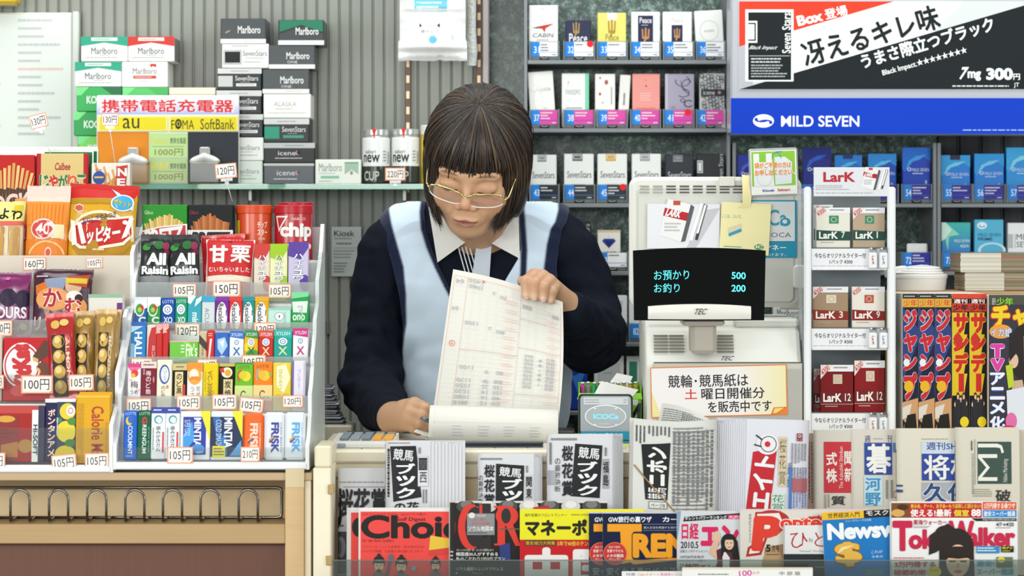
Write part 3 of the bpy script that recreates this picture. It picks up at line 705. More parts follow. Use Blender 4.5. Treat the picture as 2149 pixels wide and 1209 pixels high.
pk((1396, 155, 1457, 0), '#a9a4b8', [('r', 0, 0, 9, 100, '#c3bfd0'), ('o', 60, 14, 26, 10, .12, '#4a4468', (-60, 200)), ('o', 75, 22, 18, 12, .12, '#4a4468', (90, 330)), ('o', 62, 36, 22, 8, .16, '#4a4468', (-90, 140)), ('o', 80, 56, 16, 7, .25, '#3f3a5c', (30, 320)), ('p', [(52, 10), (60, 24), (90, 44), (56, 26)], '#5a5478'), ('o', 60, 50, 8, 4, .3, '#4a4468'), ('s', 20, 60, 40, 66, 2, '#8a86a0')], 'mauve pack with dark floral scrolls in tray 41', 1)
cr = [('o', 8 + (i * 29 + (i // 6) * 13) % 90, 4 + (i * 17) % 66, 9, 4.5, .28, '#55585c') for i in range(46)]
pk((1468, 154, 1521, 0), '#c9cacc', cr + [('r', 6, 30, 98, 42, '#2a2c30'), ('t', 'icene', 14, 32, 60, 40, '#d8d8dc'), ('e', 78, 36, 6, 3, '#b98aa8')], 'silver pack with crackled pattern and black band in tray 42', 1)
def seven(c, sub, base='#f1f2f0', tx='#55595c'):
    return [('r', 28, 1, 62, 15, c), ('r', 31, 3, 59, 11, base), ('r', 33, 4, 57, 10, c), ('t', 'SevenStars', 10, 36, 92, 50, tx), ('s', 28, 62, 76, 68, 1, '#8d8f8f')]
pk((1112, 325, 1168, 0), '#f1f2f0', seven('#8d9194', 1), 'white soft pack with grey stamp in tray 43 beside the hair', 2)
pk((1184, 323, 1246, 0), '#f1f2f0', seven('#5c6064', 1), 'white soft pack with dark stamp in tray 44', 2)
pk((1254, 323, 1316, 0), '#f1f2f0', seven('#d9a544', 1), 'white soft pack with gold stamp in tray 45', 2)
pk((1326, 323, 1387, 0), '#f1f2f0', seven('#9a9ea0', 1), 'white soft pack with silver stamp above the register screen', 2)
pk((1396, 325, 1455, 0), '#30343c', seven('#8d9298', 1, '#30343c', '#d6d8dc'), 'dark grey soft pack with silver stamp above the register screen', 2)
pk((1462, 323, 1521, 0), '#2b2d31', [('r', 2, 14, 22, 40, '#d9dbdc'), ('r', 5, 16, 18, 38, '#2b2d31'), ('r', 7, 18, 16, 36, '#eceded'), ('w', 'Seven Stars', 78, 0, 94, 62, '#c9ccce', {'ccw': 1})], 'black pack with sideways lettering nearest the rail above the register', 2)
pk((1180, 466, 1240, 0), '#26282c', [('w', 'Seven Stars', 80, 4, 96, 80, '#b9bcbe', {'ccw': 1}), ('r', 0, 8, 20, 46, '#1b1c1f')], 'black pack with sideways lettering showing over the person\'s shoulder', 3)
tray(1180, 1242, 3, 62, 'k'); tray(1253, 1318, 3, 63, 'w', 1)
pk((1254, 483, 1302, 0), '#f0ede4', [('r', 0, 0, 100, 6, '#d9c7a8'), ('p', [(28, 22), (72, 22), (80, 28), (50, 46), (20, 28)], '#2a3f9c'), ('p', [(30, 27), (70, 27), (50, 44)], '#16246a'), ('t', 'HOPE', 18, 54, 80, 68, '#3d3f46'), ('s', 46, 16, 54, 18, 1, '#55a')], 'cream pack with blue gem emblem in tray 63', 3)
tray(1320, 1383, 4, 82, 'w'); tray(1250, 1314, 4, 81, 'p')
pk((1262, 620, 1316, 0), '#eceef0', [('r', 10, 12, 84, 22, '#cfd3d6'), ('r', 20, 30, 70, 60, '#d9dde0')], 'white pack half hidden behind the raised navy sleeve', 4)
pk((1320, 622, 1378, 0), '#eef0f0', [('s', 20, 30, 80, 50, 2, '#b0b4b4')], 'white pack in tray 82 behind the register screen edge', 4)
pk((1622, 645, 1684, 0), '#edf1ee', [('t', 'Marlboro', 14, 4, 88, 34, '#6f7672'), ('s', 22, 38, 80, 46, 1, '#b4bab6')], 'white pack with tall grey lettering below the register screen back', 4)
pk((1192, 745, 1233, 0), '#1c3f9c', [('p', [(20, 40), (90, 30), (50, 70)], '#3f7fd8')], 'blue pack low beside the person\'s vest', 5)
pk((1247, 747, 1309, 0), '#eef0ef', [('r', 12, 14, 88, 62, '#d3d7d8'), ('s', 30, 30, 70, 36, 1, '#9ba')], 'white and grey pack low behind the green box', 5)
pk((1315, 748, 1370, 0), '#eef1ef', [('r', 10, 10, 40, 60, '#3f8f74')], 'white pack with dark green block low beside the register', 5)
# blue packs under the sign
def mseven(c0, c1, sub, num, tx='#dfeaff', low=.5):
    return [('p', [(0, 0), (100, 0), (100, 26), (60, 12), (20, 24), (6, 44), (0, 40)], c0), ('p', [(8, 44), (22, 24), (50, 15), (85, 13), (60, 22), (36, 26)], c1), ('p', [(0, 78), (40, 92), (100, 100), (0, 100)], c0), ('o', 24, 40, 7, 3.5, .4, tx), ('t', 'MILD SEVEN', 34, 38, 94, 44, tx), ('s', 36, 46, 78, 50, 1, tx), ('t', num, 80, 60, 87, 67, tx)]
pk((1547, 325, 1600, 0), '#202a8c', mseven('#2a3aa8', '#4a6ad8', '', '10'), 'navy blue pack peeking out behind the green card on the register', 2)
pk((1685, 310, 1744, 0), '#26308f', mseven('#1e2a86', '#2f63d8', '', '10'), 'tall navy blue pack behind the top of the red lettered rack', 2)
pk((1752, 326, 1809, 0), '#1f6fd0', mseven('#2a86e0', '#5cc0f4', '', '8') + [('r', 30, -1, 66, 8, '#223a80')], 'mid blue soft pack behind the red lettered rack', 2)
pk((1822, 323, 1881, 0), '#2154c0', mseven('#2f8fe0', '#5cc8f4', '', '8'), 'blue pack just left of tray 54', 2)
pk((1894, 310, 1953, 0), '#2348bc', mseven('#2370d8', '#3fa4ee', '', '8'), 'tall blue pack in tray 54', 2)
pk((1974, 326, 2036, 0), '#2a86e0', mseven('#38a4ea', '#7ad4f6', '', '6') + [('r', 32, 0, 66, 10, '#2a2f48')], 'light blue soft pack with dark seal in tray 55', 2)
pk((2045, 323, 2107, 0), '#2a86e0', mseven('#2f9ee8', '#7ad0f6', '', '6'), 'light blue pack in tray 56', 2)
pk((2112, 310, 2174, 0), '#2d98e4', mseven('#3ab0ee', '#8adcf8', '', '6'), 'tall light blue pack in tray 57 at the frame edge', 2)
for i, (a, b) in enumerate(((1680, 1746), (1750, 1812), (1820, 1884), (1892, 1954))): tray(a, b, 2, 51 + i, 'b', 3)
for i, (a, b) in enumerate(((1976, 2039), (2042, 2108), (2112, 2178))): tray(a, b, 2, 55 + i, 'b', 2 + (i == 1)); 
tray(1892, 1954, 3, 72, 'b'); tray(1976, 2039, 3, 73, 'b'); tray(2043, 2108, 3, 74, 'b', 1, dot=.88); tray(2113, 2178, 3, 75, 'w')
AQ = grad('#1f78c8', '#35bfa8', 'aqua_fade', 'Z', .03, .10)
pk((1976, 467, 2037, 0), AQ, [('p', [(0, 4), (14, 0), (62, 26), (26, 30), (22, 60)], '#8fdcc4'), ('p', [(0, 0), (14, 0), (34, 16), (14, 34), (0, 40)], '#d6f4e6'), ('t', 'MILD SEVEN', 44, 36, 96, 42, '#e4f6f6'), ('t', 'AQUA', 64, 47, 94, 54, '#f2fbfb'), ('t', '8', 82, 74, 88, 80, '#e4f6f6')], 'green to blue pack with white sun rays in tray 73', 3)
pk((2045, 461, 2106, 0), '#56b6dc', [('e', 26, 12, 17, 7, '#e6f4f4'), ('o', 26, 12, 11, 4, .5, '#56b6dc', (0, 200)), ('t', 'MILD SEVEN', 12, 27, 90, 34, '#2a5f94'), ('t', 'PRIME', 12, 36, 62, 42, '#1f4a7c', {'b': .015}), ('o', 60, 62, 48, 16, .2, '#c9e8ee', (150, 400)), ('t', '6', 82, 64, 90, 74, '#2a5f94')], 'sky blue pack with white swirl in tray 74', 3)
pk((2115, 468, 2176, 0), '#eef0f2', [('r', 0, 24, 18, 54, '#b9bcc0'), ('r', 24, 24, 26, 54, '#7d9ac8'), ('t', 'MILD', 30, 24, 92, 36, '#55595f'), ('t', 'SEVEN', 30, 40, 100, 52, '#55595f')], 'white pack with grey lettering at the frame edge beside tray 74', 3)
m = Mesh(); s = S(YR); m.box(-.02, 0, 0, .02, .004, .05, M('#eceeee', rough=.3), .006); tag(m.build('tray_pusher', None, P(1925, 566, YR + .01)), 'white plastic pusher tab standing in the empty tray 72', 'pusher tab')

# ------------------------------------------------------------------ illuminated sign
YG = 5.70; s = S(YG); R = (1533, -12, 2300, 282)
o = thing('illuminated_sign', 'large illuminated advertising sign, black and white over a blue band, top right', 'sign', P(1916.5, 282, YG))
W = (R[2] - R[0]) * s; H = (R[3] - R[1]) * s
m = Mesh(); m.box(-W / 2, .002, 0, W / 2, .10, H, M('#b9bcc4', rough=.35, metal=.2), .004); m.build('housing', o)
m = Mesh(); m.box(-.15, .10, H * .3, .25, YW - YG + .002, H * .7, M('#6a6d70', rough=.5)); m.build('wall_bracket', o)
E_ = lambda c, e=.55: M(c, rough=.5, spec=.1, emit=e)
def sub(rc): return ((rc[0] - 1916.5) * s, (rc[2] - 1916.5) * s, (282 - rc[3]) * s, (282 - rc[1]) * s)
rc = (1551, 3, 2262, 188); x0, x1, z0, z1 = sub(rc)
m = Mesh(); m.box(x0, -.002, z0, x1, .004, z1, E_('#e4e8e8', .35))
wt = E_('#e8ecec', .4); bk = M('#22282b', rough=.5, spec=.1); rd = E_('#e2402c', .25); gy = E_('#b4b8bc', .15)
gg = M('#d0d5d6', rough=.25, emit=.2)
ang = -16.3
pr = [('p', [(1551, 97), (1663, 66), (1663, 155), (1551, 187)], gy), ('p', [(1580, 92), (1663, 66), (1663, 155), (1580, 178)], gg), ('p', [(1551, 3), (1876, 3), (1551, 98)], rd),
      ('p', [(2020, 3), (2180, 3), (1960, 67)], gg), ('p', [(1551, 187.6), (2262, -22), (2262, 187.6)], bk), ('r', 2149, 3, 2262, 187, bk)]
pr += [('r', 1564, 20, 1665, 171, wt), ('r', 1570, 26, 1660, 168, bk), ('r', 1568, 44, 1589, 90, wt), ('r', 1570, 48, 1586, 86, bk), ('r', 1568, 51, 1583, 83, wt), ('w', 'Seven Stars', 1641, 27, 1659, 112, wt, {'ccw': 1, 'b': .01}), ('t', 'Black Impact', 1573, 96, 1630, 106, wt, {'sh': .2}), ('r', 1573, 117, 1657, 118, gg), ('s', 1576, 121, 1655, 134, 2, gg), ('s', 1576, 135, 1655, 164, 5, gy)]
pr += [('t', 'Box', 1672, 28, 1726, 50, wt, {'r': -13, 'b': .045}), ('t', '登場', 1730, 15, 1778, 37, wt, {'r': -13, 'b': .02}),
       ('t', '冴えるキレ味', 1678, 48, 1975, 102, bk, {'r': ang, 'b': .028}), ('t', 'うまさ際立つブラック', 1801, 74, 2090, 106, wt, {'r': ang, 'b': .03}),
       ('t', 'Black Impact.★★★★★★★★', 1848, 121, 2032, 138, wt, {'r': ang + 1, 'b': .015}), ('t', '7', 2015, 141, 2029, 167, wt, {'b': .03, 'sh': .08}), ('t', 'mg', 2030, 150, 2058, 170, wt, {'b': .04}), ('t', '300', 2069, 143, 2125, 168, wt, {'b': .05}), ('t', '円', 2126, 155, 2140, 168, wt, {'b': .02}),
       ('s', 1998, 178, 2124, 185, 1, gg), ('t', 'JT', 2127, 174, 2138, 185, wt)]
pr[4] = ('p', [(1551, 187.6), (2178, 3), (2262, 3), (2262, 187.6)], bk)
prints(m, front(x0, x1, z0, z1, -.002), pxp(rc, pr)); m.build('poster_panel', o)
rc = (1534, 206, 2262, 281); x0, x1, z0, z1 = sub(rc)
m = Mesh(); m.box(x0, -.002, z0, x1, .004, z1, M('#123fc0', rough=.5, spec=.1, emit=.12))
prints(m, front(x0, x1, z0, z1, -.002), pxp(rc, [('e', 1602, 254, 22, 14, wt), ('o', 1598, 251, 15, 6, .45, M('#123fc0', rough=.5, spec=.1, emit=.12), (20, 220)), ('o', 1606, 257, 15, 6, .45, M('#123fc0', rough=.5, spec=.1, emit=.12), (200, 400)), ('t', 'MILD SEVEN', 1639, 243, 1803, 266, wt, {'b': .02}), ('s', 2020, 271, 2200, 276, 1, E_('#9ab4f0', .4))])); m.build('blue_panel', o)

# ------------------------------------------------------------------ sweets racks on the left
WHITE = M('#eef0f1', rough=.3, spec=.5)
def candy_rack(label, xl, xr, tiers, top):
    """tiers: (Y, bottom row, lip top row, lip bottom row, lip material) from the lowest to the highest"""
    Y0 = tiers[0][0]; z0 = Z(tiers[0][1], Y0)
    o = thing('sweets_rack', label, 'display rack', (0, 0, z0 - .012), None, 'white stepped sweets racks'); oz = o.location.z
    prof = []                                              # stepped outline in (y, z)
    for k, (Y, b, l0, l1, lm) in enumerate(tiers):
        z = Z(b, Y); h = Z(l0, Y)
        prof += [(Y - .014, (z if k else z - .012)), (Y - .014, max(h, z) + .004), (Y + .012, max(h, z) + .016)]
    Yb = tiers[-1][0] + .075; prof += [(Yb - .02, top), (Yb, top), (Yb, z0 - .012)]
    for x in (xl, xr):
        m = Mesh(); n = len(prof)
        A = [(x - .003, a, b - oz) for a, b in prof]; B = [(x + .003, a, b - oz) for a, b in prof]
        tess = tessellate_polygon([[Vector((a, b, 0)) for a, b in prof]])
        m.add(A, [tuple(t) for t in tess], WHITE); m.add(B, [tuple(t) for t in tess], WHITE)
        m.add(A + B, [(i, (i + 1) % n, n + (i + 1) % n, n + i) for i in range(n)], WHITE); m.build('side_panel', o)
    for k, (Y, b, l0, l1, lm) in enumerate(tiers):
        z = Z(b, Y) - oz; nz = (Z(tiers[k + 1][1], tiers[k + 1][0]) if k + 1 < len(tiers) else top) - oz
        ny = tiers[k + 1][0] - .012 if k + 1 < len(tiers) else Yb
        m = Mesh(); m.box(xl + .003, Y - .012, z - .005, xr - .003, ny, z - .0006, WHITE); m.build('tier_shelf', o)
        m = Mesh(); m.box(xl + .003, ny - .003, z, xr - .003, ny, nz - .005, M('#e6e8e9', rough=.35)); m.build('riser', o)
        if lm: m = Mesh(); m.box(xl + .003, Y - .0135, Z(l1, Y) - oz, xr - .003, Y - .0115, Z(l0, Y) - oz, lm); m.build('lip', o)
    m = Mesh(); m.box(xl, tiers[0][0] - .016, 0, xr, tiers[0][0] - .006, .010, WHITE, .002); m.build('front_rail', o)
    return o
AC = ACRYLIC(); FR = FROST()
LIPL = clear_mat('milky_lip', '#efe6d6', .62, .05, .25)
T = {6: (4.76, 968, 938, 968, AC), 5: (4.82, 866, 830, 866, FR), 4: (4.88, 768, 748, 772, FR), 3: (4.94, 694, 676, 700, FR), 2: (5.00, 636, 592, 636, FR), 1: (5.07, 545, 545, 545, None)}
candy_rack('white stepped rack of gum and mints beside the person', X(243, 4.76), X(646, 4.76), [T[k] for k in (6, 5, 4, 3, 2, 1)], Z(470, 5.1))
LT = {4: (4.76, 974, 897, 974, AC), 3: (4.83, 846, 785, 846, AC), 2: (4.92, 712, 671, 712, FR), 1: (5.02, 640, 536, 640, LIPL), 0: (5.13, 500, 500, 500, None)}
candy_rack('white stepped rack of boxed and bagged sweets at the left edge', X(-150, 4.76), X(235.5, 4.76), [LT[k] for k in (4, 3, 2, 1, 0)], Z(470, 5.15))
# clear side sheet and backing sheet
m = Mesh(); y0, y1 = 4.78, 5.12; x = X(656, 4.76)
m.box(x, y0, Z(968, 4.76) - .012, x + .002, y1, Z(530, 5.0), AC); tag(m.build('clear_side_sheet'), 'clear upright plastic sheet on the right side of the gum rack', 'plastic sheet')
m = Mesh(); y = 5.178; m.box(X(-100, y), y, Z(500, 5.13) + .0005, X(205, y), y + .0025, Z(308, y), clear_mat('cream_sheet', '#f3ead6', .45, .06))
tag(m.build('backing_sheet'), 'cream translucent backing sheet behind the boxed snacks at far left', 'plastic sheet')

def squash(x, k):
    if x[0] == 'p': return ('p', [(a, b * k) for a, b in x[1]], x[2])
    if x[0] in 'tv': return (x[0], x[1], x[2], x[3] * k, x[4], x[5] * k) + tuple(x[6:])
    if x[0] in 'eo': return (x[0], x[1], x[2] * k, x[3], x[4] * k) + tuple(x[5:])
    return (x[0], x[1], x[2] * k, x[3], x[4] * k) + tuple(x[5:])
def sqz(l, k): return [squash(x, k) for x in l]
G = 'sweets in the stepped racks'
GL = dict(rough=.38, spec=.1)
def gum(tier, x0, y0, x1, base, pr, label, kq=None, dep=.016, tilt=10, cat='chewing gum', side=None, top=None, kind='gum_pack', TT=None, roll=0, b=.0014, mat=None, y1=None):
    t = (TT or T)[tier]
    if TT is None and tier in (3, 4, 5): pr = sqz(pr, {3: .84, 4: .86, 5: .80}[tier])
    return carton(kind, label, cat, (x0, y0, x1, y1 or t[1]), t[0], dep, base, pr, G, roll, tilt, b=b, side=side, top=top, mat=mat or GL)
def w_(t, x0, y0, x1, y1, col, **k): return ('w', t, x0, y0, x1, y1, col, k)
# ---- tier 6, mints and boxed gum
gum(6, 258, 862, 286.5, '#2763c4', [('t', 'LOTTE', 12, 4, 90, 10, '#bcd4f4'), ('e', 40, 22, 24, 9, '#e9c524'), ('e', 52, 19, 22, 8, '#2763c4'), w_('COOLMINT', 34, 32, 66, 90, '#e8f0fc', b=.02), ('s', 20, 91, 80, 97, 1, '#8fb4ec')], 'blue gum pack with yellow crescent moon at left end of bottom tier', side='#1f4f9e')
gum(6, 287, 862, 316, '#0f5a3a', [('t', 'LOTTE', 14, 4, 90, 10, '#bcdccc'), w_('G', 34, 14, 70, 28, '#d8343a', b=.03), w_('REENGUM', 36, 30, 66, 88, '#e4f0ea', b=.02), w_('green green', 76, 34, 88, 86, '#7fb89c')], 'dark green gum pack with red initial in bottom tier', side='#0b4a30')
for i, (a, b) in enumerate(((316, 346), (346.4, 376))):
    gum(6, a, 856, b, '#eceff3', [('r', 0, 0, 100, 12, '#2a3f9c'), ('s', 14, 3, 86, 9, 1, '#dfe4f4'), ('e', 50, 24, 30, 8.5, '#5aa6a6'), ('e', 52, 25, 22, 6.5, '#dff0ee'), ('o', 50, 24, 26, 7.4, .2, '#3f8f96', (100, 330)), ('v', '歯みがきガム', 34, 36, 66, 86, '#1c1d24'), ('r', 78, 48, 90, 88, '#d8404a'), ('d', 8, 40, 22, 86, 1, '#666')], 'white boxed gum with blue top and teal disc, %s' % ('beside the green pack' if i == 0 else 'beside the mint card'), side='#c9d2e4', dep=.02)
gum(6, 377, 864, 440, '#e8eaee', [('r', 10, 12, 86, 90, '#2038a0'), ('p', [(10, 50), (40, 20), (48, 60), (20, 80), (10, 84)], '#3f9ae0'), ('p', [(66, -4), (100, -4), (100, 62)], '#ece02a'), w_('MINTIA', 46, 14, 70, 74, '#eef2fb', b=.03), w_('SUPER COOL', 14, 18, 34, 52, '#cfe2fa'), ('e', 60, 78, 22, 10, '#4a8fd8'), ('s', 54, 82, 84, 88, 1, '#b9d2f4')], 'white mint card with blue panel and yellow corner in bottom tier', kind='mint_case', cat='mints', dep=.012)
gum(6, 441.5, 864, 508, '#e2e6ec', [('r', 0, 12, 100, 94, '#14284f'), ('p', [(10, 92), (46, 40), (52, 92)], '#2f78c0'), ('p', [(6, 14), (28, 12), (36, 60), (20, 60)], '#2a66ac'), ('p', [(60, 92), (96, 60), (98, 92)], '#5aa0d8'), ('p', [(66, -4), (100, -4), (100, 56)], '#ece02a'), w_('MINTIA', 42, 14, 68, 76, '#eef2fb', b=.03), w_('COLD SMASH', 16, 18, 34, 74, '#c9ddf6'), ('r', 6, 72, 46, 96, '#e6d62a'), ('s', 10, 75, 42, 93, 3, '#3a4468')], 'dark navy mint card with ice rays and yellow corner in bottom tier', kind='mint_case', cat='mints', dep=.012)
def frisk(x0, x1, y0, base, tx, lb):
    gum(6, x0, y0, x1, base, [w_('FRISK', 34, 22, 74, 86, tx, b=.04), w_('CLEAN BREATH', 80, 22, 88, 84, tx), ('p', [(22, 58), (46, 50), (50, 56), (26, 64)], '#e0a050'), ('p', [(24, 62), (50, 54), (52, 57), (28, 66)], '#5a4a8a')], lb, kind='mint_case', cat='mints', dep=.014, b=.004)
frisk(509, 552, 868, '#ef6a2a', '#fbd9c4', 'orange mint tin in bottom tier')
frisk(553.5, 596, 866, '#e6e8ee', '#3a3f9a', 'white mint tin with purple lettering in bottom tier')
frisk(597, 640, 866, '#e4e8ee', '#56a8dc', 'white mint tin with light blue lettering at right end of bottom tier')
# ---- tier 5, throat sweets
gum(5, 267, 764, 294, '#f2eef0', [('r', 0, 0, 100, 10, '#d43a7c'), ('p', [(0, 10), (100, 10), (60, 22), (20, 20)], '#e86a9c'), ('e', 52, 26, 28, 10, '#d83a3a'), ('e', 40, 32, 18, 6, '#e8b43a'), ('e', 22, 44, 12, 4, '#f0b8c8'), ('e', 84, 70, 12, 4, '#f0b8c8'), ('t', '梅', 22, 46, 80, 66, '#1e1a1c'), ('t', 'うめ', 20, 70, 80, 82, '#1e1a1c')], 'white sweets stick pack with plum and pink top at left end of second tier up', kind='candy_stick', cat='sweets')
gum(5, 294.5, 760, 327, '#7c1f34', [('r', 0, 0, 100, 17, '#e4d0cc'), ('s', 14, 5, 90, 13, 1, '#7c3a44'), ('v', '梅のど飴', 32, 22, 64, 84, '#f2dfe0', {'b': .01}), ('v', '健康', 12, 18, 26, 34, '#e4b8bc'), ('e', 82, 46, 5, 8, '#c88a90')], 'maroon throat sweet stick with cream top and white characters', kind='candy_stick', cat='sweets')
gum(5, 327.5, 756, 360, '#efe9cf', [('e', 50, 36, 34, 24, '#3a5ca8'), ('e', 52, 36, 25, 19, '#f0f2f2'), ('v', 'クリアプラス', 38, 20, 64, 52, '#24407c'), ('v', 'のど飴', 30, 64, 56, 92, '#6a5a3a'), ('v', '濃', 60, 62, 78, 72, '#c83a3a')], 'cream throat sweet stick with blue oval badge', kind='candy_stick', cat='sweets')
gum(5, 360.5, 764, 391, '#15120f', [('r', 0, 0, 100, 18, '#cdbb84'), ('s', 24, 6, 80, 13, 1, '#6a5a2a'), ('r', 18, 22, 74, 94, '#e3cf94'), ('v', 'のど黒', 28, 26, 66, 82, '#1b1510', {'b': .02}), ('r', 70, 56, 90, 90, '#c2342a')], 'black and gold throat sweet stick with large black characters', kind='candy_stick', cat='sweets')
gum(5, 391.5, 762, 424, '#f2f0ee', [('r', 0, 0, 100, 24, '#ee8f22'), ('e', 50, 36, 44, 22, '#f2a23a'), ('e', 44, 32, 30, 15, '#f4ecd8'), ('p', [(26, 36), (74, 36), (88, 46), (14, 46)], '#e9871e'), ('v', 'うさ', 22, 62, 48, 92, '#8a7a6a'), ('v', '柑橘', 60, 60, 86, 92, '#b09a84')], 'white throat sweet stick with orange fruit bowl picture', kind='candy_stick', cat='sweets')
gum(5, 425, 763, 457, '#e9ca12', [w_('VC-3000', 38, 16, 76, 70, '#8a6a10', b=.01), ('v', 'のど飴', 40, 72, 74, 96, '#8a6a10'), w_('vitamin', 14, 18, 26, 60, '#a8861a')], 'yellow throat sweet stick with sideways lettering', kind='candy_stick', cat='sweets')
gum(5, 459, 764, 491, '#16130f', [('r', 0, 0, 100, 8, '#c8b04a'), ('e', 50, 24, 36, 14, '#efe4cc'), ('e', 56, 25, 20, 9, '#e0a41e'), ('p', [(2, 14), (28, 10), (34, 24), (8, 24)], '#c2342a'), ('r', 28, 42, 88, 98, '#e0cc90'), ('v', '炭焼', 36, 44, 78, 92, '#1b1510', {'b': .02}), ('r', 8, 82, 26, 98, '#c2342a')], 'black throat sweet stick with honey drop picture', kind='candy_stick', cat='sweets')
gum(5, 492, 762, 530, '#72b829', [('r', 0, 0, 100, 4, '#2a8a2a'), ('t', 'LOTTE', 18, 8, 80, 16, '#2f7a1e'), ('e', 62, 36, 26, 13, '#e8d42a'), ('e', 42, 32, 22, 11, '#dcc424'), ('o', 34, 36, 20, 17, .3, '#d83a2a', (120, 280)), ('p', [(0, 60), (100, 60), (100, 100), (0, 100)], '#cfdc8a'), ('o', 48, 84, 16, 11, .3, '#3a3a1e', (30, 330)), ('s', 66, 88, 94, 98, 1, '#7a8a3a')], 'green fruit sweets stick with two lemons', kind='candy_stick', cat='sweets')
gum(5, 531, 760, 571, '#ef8220', [('t', 'LOTTE', 18, 8, 80, 16, '#8a3a0a'), ('e', 60, 36, 26, 13, '#f0c62e'), ('e', 42, 33, 20, 11, '#e8b424'), ('e', 88, 32, 9, 5, '#8ab43a'), ('o', 30, 36, 18, 17, .3, '#8ab4c8', (120, 280)), ('p', [(0, 60), (100, 60), (100, 100), (0, 100)], '#f0d08a'), ('o', 48, 84, 16, 11, .3, '#4a3a1e', (30, 330)), ('s', 66, 88, 94, 98, 1, '#9a7a3a')], 'orange fruit sweets stick with two lemons', kind='candy_stick', cat='sweets')
gum(5, 572, 762, 610, '#e8cf4a', [('p', [(20, 10), (70, 4), (96, 40), (60, 80), (20, 60)], '#f6efc0'), ('v', 'はちみつ', 32, 16, 52, 70, '#9c8a2a'), ('e', 70, 88, 20, 8, '#e2b42a'), ('e', 30, 90, 18, 8, '#e2b42a')], 'pale gold honey sweets stick with shiny wrapper', kind='candy_stick', cat='sweets')
gum(5, 612, 758, 640, '#e6e2ee', [('r', 0, 0, 14, 100, '#7a62a8'), ('r', 86, 4, 100, 100, '#c9bde0'), ('v', 'ブルー', 40, 20, 66, 70, '#b8acd0')], 'white and lilac sweets stick at right end of second tier up', kind='candy_stick', cat='sweets')
# ---- tier 4
gum(4, 274, 676, 305, '#2f86cc', [('p', [(0, 0), (100, 0), (100, 8), (0, 30)], '#bfe2f4'), ('r', 0, 0, 100, 12, '#2a66b8'), w_('HALLS', 26, 24, 88, 96, '#eef4fa', b=.04), ('r', 0, 60, 20, 100, '#7ac0ea')], 'light blue stick sweets with large sideways white lettering', kind='candy_stick', cat='sweets')
for i, (a, b) in enumerate(((307, 326), (326.4, 340), (340.4, 353))):
    gum(4, a, 682 - i, b, '#c9302e' if i else '#ecd6cc', ([('p', [(20, 40), (50, 10), (100, 6), (100, 100), (10, 100)], '#c0282a'), ('v', 'おい', 60, 60, 96, 96, '#f0d8d0')] if i == 0 else [('p', [(0, 0), (100, 0), (100, 12), (0, 30)], '#e8a8a0'), ('s', 20, 10, 80, 30, 2, '#f0c8c0')]), 'red and cream gum box, %s of three side by side' % ('left', 'middle', 'right')[i])
gum(4, 356, 716, 416, '#6cc03a', [('e', 22, 50, 60, 60, '#8fd452'), ('e', 16, 50, 50, 50, '#6cc03a'), ('t', "Fit's", 56, 14, 96, 84, '#f0f8e4', {'b': .02, 'r': 0}), ('s', 38, 18, 56, 70, 3, '#e2f2d4'), ('r', 0, 0, 100, 6, '#f0a8b8')], 'flat lime green gum box lying sideways with white lettering', dep=.03)
gum(4, 417, 697, 433, '#cdbb92', [('p', [(0, 10), (100, 40), (100, 70), (0, 40)], '#3a322a'), w_('Covo II', 40, 26, 84, 90, '#4a443a')], 'beige and black narrow gum pack beside the lime green box')
gum(4, 433.5, 693, 449, '#d02f2f', [('s', 16, 10, 80, 24, 2, '#f0b8b0'), ('p', [(40, 30), (70, 30), (40, 100), (20, 100)], '#f6e0dc')], 'narrow shiny red gum pack beside the beige one')
gum(4, 450, 698, 480, '#3a66c0', [('p', [(18, 26), (70, 18), (90, 50), (50, 84), (20, 60)], '#a9cdf0'), ('p', [(30, 34), (66, 26), (60, 60)], '#dceaf8'), ('s', 40, 84, 80, 96, 1, '#dce8f8')], 'blue gum pack with ice cube picture')
def xy(x0, x1, y0, base, top, xc, lb, extra=()):
    gum(4, x0, y0, x1, base, [('p', [(0, 0), (100, 0), (100, 30), (0, 22)], top), ('t', 'XYLISH', 12, 8, 88, 20, '#eaf2f8')] + list(extra) + [('e', 50, 42, 25, 13, '#f2f4f4'), ('o', 50, 42, 16, 9, .3, '#3a86c0'), ('e', 50, 42, 4, 2, '#3a86c0'), ('t', 'X', 24, 60, 76, 88, xc, {'b': .02})], lb, dep=.024)
xy(481, 511, 695, '#eaf0f6', '#2f6cc4', '#2f62b0', 'white gum box with blue top and blue cross')
xy(512, 541, 694, '#e9b41e', '#2a8a3a', '#1e6a34', 'yellow gum box with green top and green cross', [('e', 30, 60, 40, 16, '#f0d02a'), ('e', 60, 88, 50, 20, '#3f9a3a')])
xy(542, 573, 694, '#c8322a', '#d8443a', '#f0d8a8', 'red gum box with cream cross', [])
xy(574, 612, 692, '#1fa394', '#27b0a2', '#e8dca8', 'teal gum box with cream cross', [])
xy(614, 646, 690, '#f0eef2', '#c8247c', '#c02a78', 'white gum box with magenta top and cross at right end', [])
